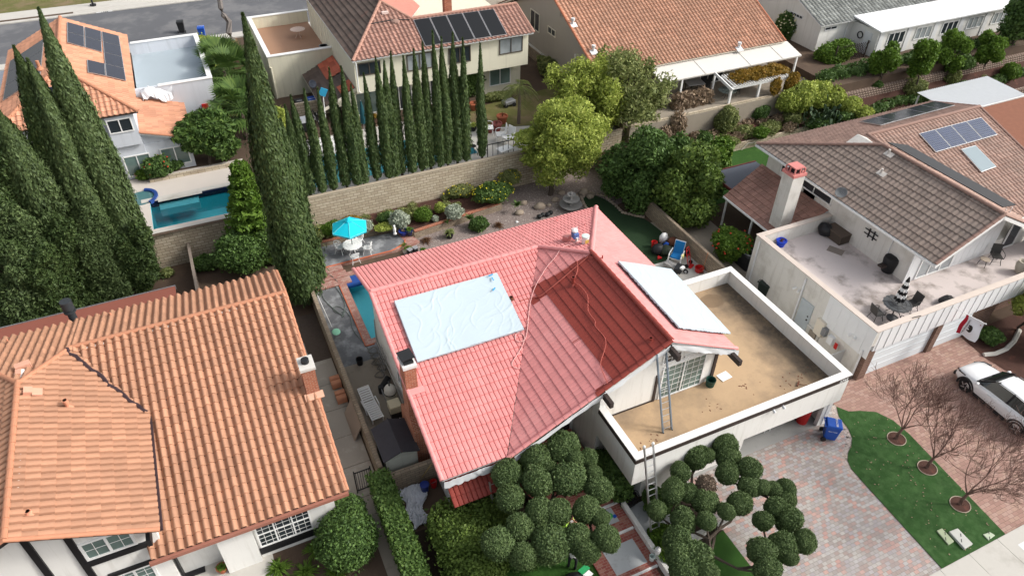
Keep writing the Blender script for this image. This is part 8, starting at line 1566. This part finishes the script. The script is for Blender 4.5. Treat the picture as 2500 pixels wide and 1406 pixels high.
# ---- white car ----
t = thing('parked_car', 'white electric crossover with black wheel arches parked on the pink paver driveway', 'car', (33.35, 12.05, 0)); t.rotation_euler = (0, 0, R_(-3))
ST = [(2.42, .60, .62, .42), (2.3, .78, .82, .32), (2.05, .88, .93, .28), (1.5, .95, 1.0, .26), (1.0, .97, 1.06, .26), (.4, .97, 1.1, .26), (-.5, .97, 1.12, .26), (-1.5, .97, 1.14, .28), (-2.1, .94, 1.14, .32), (-2.45, .86, 1.1, .4)]
b = MB(); rings = []
for y, w_, zt_, zb_ in ST:
    pr = [(-w_*.9, zb_), (-w_*1.0, zb_+.2), (-w_*1.01, zt_-.32), (-w_*.955, zt_-.08), (-w_*.8, zt_), (-w_*.4, zt_+.045), (0, zt_+.055)]; ring = [(x, y, z) for x, z in pr]+[(-x, y, z) for x, z in pr[:-1][::-1]]; rings.append(ring)
n = len(rings[0]); vs = [p for r_ in rings for p in r_]; b.add(vs, [(i*n+k, (i+1)*n+k, (i+1)*n+(k+1) % n, i*n+(k+1) % n) for i in range(len(rings)-1) for k in range(n)]+[tuple(range(n)), tuple(range((len(rings)-1)*n, len(rings)*n))[::-1]]); o = b.build('body', CARW, t, smooth=50, local=True)
GH = [(1.15, .80, 1.06, .80), (.72, .78, 1.42, .66), (.3, .78, 1.62, .62), (-.6, .78, 1.70, .62), (-1.5, .77, 1.67, .6), (-2.0, .75, 1.52, .58), (-2.32, .72, 1.15, .7)]
b = MB(); rs_ = []
for y, wl, zt_, wt in GH: rs_.append([(-wl-.1, y, 1.02), (-wl-.06, y, 1.1), (-wt, y, zt_), (wt, y, zt_), (wl+.06, y, 1.1), (wl+.1, y, 1.02)])
n = 6; b.add([p for r_ in rs_ for p in r_], [(i*n+k, (i+1)*n+k, (i+1)*n+k+1, i*n+k+1) for i in range(len(rs_)-1) for k in range(n-1)]+[(0, 1, 2, 3, 4, 5)]); b.build('window_glass', mat('car_glass', (.012, .016, .016), .05, .1, spec=.7), t, smooth=35, local=True)
b = MB(); RT = [(.42, .56, 1.575), (.25, .62, 1.63), (-.6, .645, 1.725), (-1.5, .63, 1.695), (-2.05, .58, 1.53)]; b.add([p for y, w_, z in RT for p in ((-w_-.03, y, z-.03), (-w_*.9, y, z), (-w_*.4, y, z+.022), (w_*.4, y, z+.022), (w_*.9, y, z), (w_+.03, y, z-.03))], [(i*6+k, i*6+6+k, i*6+7+k, i*6+1+k) for i in range(4) for k in range(5)]); b.build('roof_panel', CARW, t, smooth=40, local=True)
for s in (-1, 1): b = MB(); b.tube([(s*.66, .2, 1.66), (s*.68, -.6, 1.75), (s*.66, -1.6, 1.71)], .018, 5); b.build('roof_rail', GREYM, t, local=True); b = MB(); b.beam((s*.67, .45, 1.6), (s*.87, 1.1, 1.09), .06, .05); b.build('pillar', BLACK, t, local=True); b = MB(); b.beam((s*.64, -.6, 1.7), (s*.86, -.55, 1.12), .08, .04); b.build('pillar', BLACK, t, local=True)
for s in (-1, 1):
    for yw in (1.5, -1.55):
        w_ = thing('wheel', None, None, (0, 0, 0)); w_.parent = t; w_.location = (s*.87, yw, .37)
        b = MB(); N_ = 28; prw = [(.25, -.11), (.36, -.115), (.375, -.06), (.375, .06), (.36, .115), (.25, .11)]; vs = [(z, r_*math.cos(a), r_*math.sin(a)) for r_, z in prw for a in np.linspace(0, 6.2832, N_+1)[:-1]]; m_ = len(prw); b.add(vs, [(i*N_+k, i*N_+(k+1) % N_, (i+1)*N_+(k+1) % N_, (i+1)*N_+k) for i in range(m_-1) for k in range(N_)]); b.build('tyre', TYRE, w_, smooth=40, local=True)
        b = MB(); b.cyl((s*.05, 0, 0), (s*.07, 0, 0), .26, n=24); b.build('rim', BLACK, w_, local=True); b = MB()
        for k in range(5): a = k*1.2566+.3; b.obox((s*.085, .16*math.cos(a), .16*math.sin(a)), (.02, .2, .055), rx=a+.5)
        b.build('spoke', ALU, w_, local=True)
        b = MB(); aa = np.linspace(-.25, math.pi+.25, 15); vs = []
        for a in aa: vs += [(s*.98, yw+.40*math.cos(a), .37+.40*math.sin(a)), (s*1.0, yw+.5*math.cos(a), .37+.5*math.sin(a)), (s*.9, yw+.5*math.cos(a), .37+.5*math.sin(a))]
        b.add(vs, [(3*i+k, 3*i+3+k, 3*i+4+k, 3*i+1+k) for i in range(14) for k in (0, 1)]); b.build('wheel_arch', BLACK, t, local=True)
        b = MB(); b.cyl((s*.7, yw, .37), (s*.955, yw, .37), .4, n=24); b.build('wheel_well', BLACK, t, local=True)
    b = MB(); b.box(s*.93-.05, s*.93+.06, -1.0, 1.0, .24, .42); b.build('sill_cladding', BLACK, t, local=True)
    b = MB(); b.beam((s*.55, 2.43, .66), (s*.86, 2.12, .84), .08, .07); b.beam((s*.86, 2.12, .84), (s*.93, 1.75, .9), .05, .05); h = b.build('headlight', mat('headlight_dark', (.03, .03, .035), .15, spec=.7), t, local=True)
    b = MB(); b.blob((s*1.1, .95, 1.12), (.12, .09, .08), 10, 6); b.build('mirror', CARW, t, local=True, smooth=True); b = MB(); b.beam((s*.95, .92, 1.06), (s*1.08, .95, 1.08), .05, .04); b.build('mirror_stalk', BLACK, t, local=True)
    b = MB(); b.box(s*.985-.012, s*.985+.012, .15, .35, .88, .92); b.box(s*.985-.012, s*.985+.012, -.95, -.75, .9, .94); b.build('door_handle', CARW, t, local=True)
b = MB(); b.box(-.7, .7, 2.36, 2.47, .3, .5); b.build('bumper_grille', BLACK, t, local=True); b = MB(); b.obox((0, 1.08, 1.09), (1.45, .12, .03)); b.build('cowl', BLACK, t, local=True); b = MB(); [b.beam((-.5+.6*k, 1.1, 1.12), (-.05+.6*k, .95, 1.22), .02, .015) for k in (0, 1)]; b.build('wiper', BLACK, t, local=True)
# ---- rear yards ----
x, y = G(345, 436, 2.42); tuft('potted_plant', 'empty-looking clay pot by the left rear pool windows', (x, y, 2.42), 14, .2, .05, LF_DRY, 510, pot=(mat('clay', (.3, .2, .12), .8), .33, .4))
t = thing('broom', 'red-headed broom leaning on the pale blue deck wall', 'broom', (.6, 54.6, 2.4)); b = MB(); b.cyl((.3, 54.1, 2.4), (.45, 54.7, 4.0), .02, n=6); b.build('stick', GREYM, t); b = MB(); b.obox((.5, 54.66, 4.1), (.45, .12, .5)); b.build('head', REDP, t)
x, y = G(730, 92, 4.85); round_table('small pale round table on the brown upper deck', (x, y, 4.85), .62, .72, mat('pinkish_table', (.65, .5, .42), .6))
t = thing('pool_skimmer', 'blue-netted pool skimmer pole standing among the cypresses', 'pool net', (8.0, 47.5, 2.45)); b = MB(); b.cyl((7.6, 47, 2.45), (8.1, 48.5, 6.1), .025, n=6); b.build('pole', WHITE, t); b = MB(); b.obox((8.15, 48.6, 6.4), (.5, .06, .55), ry=.5); b.build('net', mat('sky_blue_net', (.03, .3, .5), .7), t)
x, y = G(738, 320, 2.47); t = thing('barbecue', 'black and steel barbecue on the white patio slab', 'barbecue', (x, y, 2.45)); b = MB(); b.box(x-.5, x+.5, y-.3, y+.3, 2.5, 3.2); b.build('cabinet', BLACK, t, bevel=.03); b = MB(); b.prismx([(y-.32, 3.2), (y+.32, 3.2), (y+.25, 3.5), (y-.2, 3.45)], x-.5, x+.5); b.build('hood', ALU, t)
x, y = G(778, 310, 2.47); t = thing('exercise_rack', 'jumble of black and white metal frames by the screen wall', 'rack', (x, y, 2.45)); b = MB(); [b.tube([(x+rg.uniform(-.5, .5), y+rg.uniform(-.4, .4), 2.45), (x+rg.uniform(-.5, .5), y+rg.uniform(-.4, .4), 3.8)], .035, 5) for _ in range(6)]; b.build('black_tubes', BLACK, t); b = MB(); [b.tube([(x+rg.uniform(-.5, .5), y+rg.uniform(-.4, .4), 2.6), (x+rg.uniform(-.5, .5), y+rg.uniform(-.4, .4), 3.4)], .03, 5) for _ in range(4)]; b.build('white_tubes', WHITE, t)
x, y = G(890, 320, 2.45); t = thing('closed_umbrella', 'closed dark teal umbrella behind the slim cypresses', 'umbrella', (x, y, 2.4)); b = MB(); b.cyl((x, y, 2.4), (x, y, 4.9), .03, n=6); b.build('pole', GREYM, t); b = MB(); b.lathe([(.2, .7), (.22, 1.2), (.12, 2.0), (.03, 2.45)], (x, y, 2.4), 12); b.build('canopy', mat('teal_canvas', (.01, .07, .09), .8), t)
x, y = G(910, 300, 2.45); t = thing('planter_box', 'wooden planter box with orange flowers behind the cypresses', 'planter', (x, y, 2.4)); b = MB(); b.box(x-.6, x+.6, y-.25, y+.25, 2.4, 2.8); b.build('box', mat('brown_wood', (.12, .07, .05), .8), t); put_leaves('flowers', cloud([(x, y, 2.95, .55, .25, .2)], 500, .09, 60), LF_GLD, t)
wc = metal_chair('white mesh garden chair facing left on the pale patio by the dry lawn', (*G(1222, 345, 2.42), 2.42), -1.9, WHITE, solid=True, s=1.35, group='white mesh garden chairs'); dup(wc, (*G(1193, 328, 2.42), 2.42), 1.2, 'white mesh garden chair next to the rightmost slim cypress'); dup(wc, (*G(1240, 352, 2.42), 2.42), -1.2, 'white mesh garden chair nearest the pepper tree')
b = MB(); x, y = G(1232, 378, 2.42); t = thing('low_table', 'white rectangular low table behind the iron railing', 'table', (x, y, 2.42)); b.obox((x, y, 2.92), (1.1, .7, .05), rz=.2); b.build('top', WHITE, t)
for dx, dy in ((-.45, -.25), (.45, -.25), (.45, .25), (-.45, .25)): b = MB(); b.cyl((x+dx, y+dy, 2.42), (x+dx, y+dy, 2.9), .02, n=5); b.build('leg', WHITE, t)
t = thing('iron_railing', 'black iron railing on the block wall beside the rightmost cypress', 'railing', (18.3, 41.9, 2.72)); b = MB(); b.box(17.6, 19.9, 41.85, 41.9, 3.55, 3.6); [b.cyl((17.65+i*.4, 41.87, 2.6), (17.65+i*.4, 41.87, 3.55), .02 if i else .035, n=5) for i in range(6)]; b.build('bars', BLACK, t)
x, y = G(1178, 372, 2.42); round_table('small wire bistro table between the two rightmost cypresses', (x, y, 2.42), .4, .7, IRON); metal_chair('wire bistro chair between the two rightmost cypresses', (x-.6, y+.4, 2.42), .8, IRON)
for i, (lab, px, py, r_, h, m) in enumerate((('big terracotta pot with a bare stem on the dry lawn', 1226, 300, .42, .6, TERRA), ('maroon pot behind the white garden chairs', 1213, 318, .38, .6, mat('maroon_pot', (.28, .08, .07), .7)), ('maroon pot left of the other one behind the chairs', 1196, 322, .34, .4, MATS['maroon_pot']), ('terracotta pot against the cream house wall', 1158, 268, .4, .55, TERRA))):
    x, y = G(px, py, 2.43); tuft('potted_plant', lab, (x, y, 2.43), 12 if i else 6, .5 if i else .9, .05, LF_RED, 520+i, pot=(m, r_, h), el0=60)
x, y = G(1155, 318, 2.43); tuft('potted_plant', 'yellow-leaved plant in a black pot between cypresses', (x, y, 2.43), 50, .6, .09, LF_YEL, 530, pot=(BLACK, .3, .4))
x, y = G(1242, 258, 2.43); t = thing('toy_car', 'grey ride-on mower by the cream house wall', 'mower', (x, y, 2.43)); b = MB(); b.obox((x, y, 2.75), (1.0, .6, .3), rz=.2); b.build('body', GREYM, t, bevel=.05)
for dx, dy in ((-.35, -.32), (.35, -.3), (.35, .3), (-.35, .3)): b = MB(); b.cyl((x+dx, y+dy-.05, 2.58), (x+dx, y+dy+.05, 2.58), .16, n=10); b.build('wheel', TYRE, t)
x, y = G(1693, 222, 2.9); t = thing('patio_table', 'grey square table under the white patio cover', 'table', (x, y, 2.9)); b = MB(); b.obox((x, y, 3.6), (1.5, 1.0, .05), rz=-.2); b.build('top', mat('pale_grey_table', (.42, .41, .4), .6), t)
for dx, dy in ((-.6, -.35), (.6, -.35), (.6, .35), (-.6, .35)): b = MB(); b.cyl((x+dx, y+dy, 2.9), (x+dx, y+dy, 3.6), .03, n=5); b.build('leg', IRON, t)
x, y = G(1772, 240, 2.9); round_table('round glass table under the vine pergola', (x, y, 2.9), .7, .7, IRON, glass=mat('green_glass_top', (.2, .24, .22), .15)); metal_chair('iron chair under the vine pergola', (x+1.2, y+.3, 2.9), -1.4, IRON, solid=True); metal_chair('iron chair right of the grey square table', (*G(1720, 225, 2.9), 2.9), -1.2, IRON, solid=True)
x, y = G(2106, 128, 3.5); t = thing('closed_umbrella', 'folded pale blue umbrella leaning by the sunroom side door', 'umbrella', (x, y, 3.5)); b = MB(); b.lathe([(.16, .2), (.2, .7), (.1, 1.4), (.03, 1.9)], (x, y, 3.5), 10); b.build('canopy', mat('pale_blue_canvas', (.3, .55, .65), .8), t); b = MB(); b.cyl((x, y, 3.5), (x, y, 5.4), .025, n=6); b.build('pole', WHITE, t)
b = MB(); [b.tube([(54.78-.02*k, 44.9+.28*math.cos(a), 4.9+.28*math.sin(a)) for a in np.linspace(0, 6.283, 17)], .03, 5) for k in range(4)]; single(b, 'hose_reel', BLACK, 'black hose coil hung on the sunroom side wall', 'hose', loc=(54.75, 44.9, 4.9))
x, y = G(1820, 358, .3); b = MB(); b.tube([(38.3, 39.0, .1), (38.9, 39.1, .5), (39.6, 39.05, .45), (40.1, 39.0, .2)], .04, 6); single(b, 'dry_branch', mat('bleached_wood', (.5, .46, .4), .9), 'bleached dry branch lying against the low cream wall', 'branch', loc=(39, 39, 0))
b = MB(); b.box(-6.9, -5.4, 85.18, 85.2, 2.42, 2.5); o = b.build('curb_number', WHITE); o = tag(o, 'white address block painted on the far street kerb', 'curb number'); q = link_mesh('lettering', text_mesh('1743', .3), BLACK, o); q.location = (-6.15, 85.17, 2.46); q.rotation_euler = (R_(90), 0, 0); q.scale = (1.2, .3, 1)
# ---- people half hidden under the cloud tree ----
def person(label, base, head_fwd, skin, top_c, leg_c, rz, hair=(.02, .015, .012)):
    t = thing('person', label, 'person', base)
    J = [(0, 0, .95), (0, -.08, 1.2), (0, -.2, 1.42), (0, -.26, 1.52), (0, -.3, 1.66), (.2, -.2, 1.4), (.3, -.35, 1.15), (.26, -.58, 1.0), (-.2, -.2, 1.4), (-.3, -.32, 1.14), (-.24, -.54, .98), (.11, .02, .9), (.14, -.04, .5), (.14, .04, .06), (.14, -.14, .03), (-.11, .02, .9), (-.14, -.06, .5), (-.15, .06, .06), (-.15, -.12, .03)]
    E_ = [(0, 1), (1, 2), (2, 3), (3, 4), (2, 5), (5, 6), (6, 7), (2, 8), (8, 9), (9, 10), (0, 11), (11, 12), (12, 13), (13, 14), (0, 15), (15, 16), (16, 17), (17, 18)]
    Rr = [.15, .15, .16, .06, .1, .075, .05, .04, .075, .05, .04, .1, .07, .05, .045, .1, .07, .05, .045]
    for hx, hn in ((7, 1), (10, -1)):                       # hands: palm and five fingers
        w_ = Vector(J[hx]); pm = w_+Vector((0, -.08, -.03)); J.append(tuple(pm)); Rr.append(.034); pi = len(J)-1; E_.append((hx, pi))
        for k in range(4): q = pm+Vector(((k-1.5)*.022, -.045, -.012)); J.append(tuple(q)); Rr.append(.01); J.append(tuple(q+Vector((0, -.03-.006*(k in (1, 2)), -.035)))); Rr.append(.008); E_ += [(pi, len(J)-2), (len(J)-2, len(J)-1)]
        q = w_+Vector((-hn*.05, -.06, -.02)); J.append(tuple(q)); Rr.append(.012); E_.append((pi, len(J)-1))
    me = bpy.data.meshes.new('body'); me.from_pydata(J, E_, []); o = link_mesh('body', me, None, t); md = o.modifiers.new('skin', 'SKIN'); md.use_smooth_shade = True
    for v, r_ in zip(me.skin_vertices[0].data, Rr): v.radius = (r_, r_)
    me.skin_vertices[0].data[0].use_root = True; o.modifiers.new('sub', 'SUBSURF').levels = 1
    dg = bpy.context.evaluated_depsgraph_get(); dg.update(); m2 = bpy.data.meshes.new_from_object(o.evaluated_get(dg)); o.modifiers.clear(); o.data = m2; m2.materials.clear()
    for m in (skin, top_c, leg_c): m2.materials.append(m)
    for p in m2.polygons: z = p.center.z; ax = abs(p.center.x); p.material_index = 2 if z < .93 and p.center.y > -.3 and ax < .25 else (1 if z < 1.48 and not (ax > .22 and z < 1.25) and z > .9 else 0)
    b = MB(); b.blob((0, -.32, 1.68), (.078, .095, .118), 14, 10); b.blob((0, -.418, 1.665), (.014, .02, .02), 6, 4); [b.blob((s*.08, -.31, 1.67), (.012, .025, .034), 6, 4) for s in (-1, 1)]; b.build('head', skin, t, smooth=True, local=True)
    b = MB(); [b.blob((s*.03, -.405, 1.69), (.012, .008, .007), 6, 4) for s in (-1, 1)]; b.box(-.025, .025, -.415, -.405, 1.618, 1.624); b.build('face_features', DARK, t, local=True)
    b = MB(); b.blob((0, -.3, 1.715), (.085, .1, .1), 12, 8); b.build('hair', mat('dark_hair', hair, .9), t, smooth=True, local=True); t.rotation_euler = (0, 0, rz); return t
SKIN = mat('skin', (.42, .2, .13), .6, .05)
x, y = G(1372, 1310); person('stooping worker in a neon yellow shirt half hidden under the cloud tree', (x, y, 0), 0, SKIN, mat('neon_shirt', (.5, .85, .12), .8), mat('denim', (.03, .04, .09), .9), .6)
x, y = G(1396, 1385); person('worker in a white shirt bending beside the black tarp heap', (x, y, 0), 0, SKIN, mat('white_shirt', (.7, .68, .64), .8), mat('dark_trousers', (.025, .025, .03), .9), 2.4)
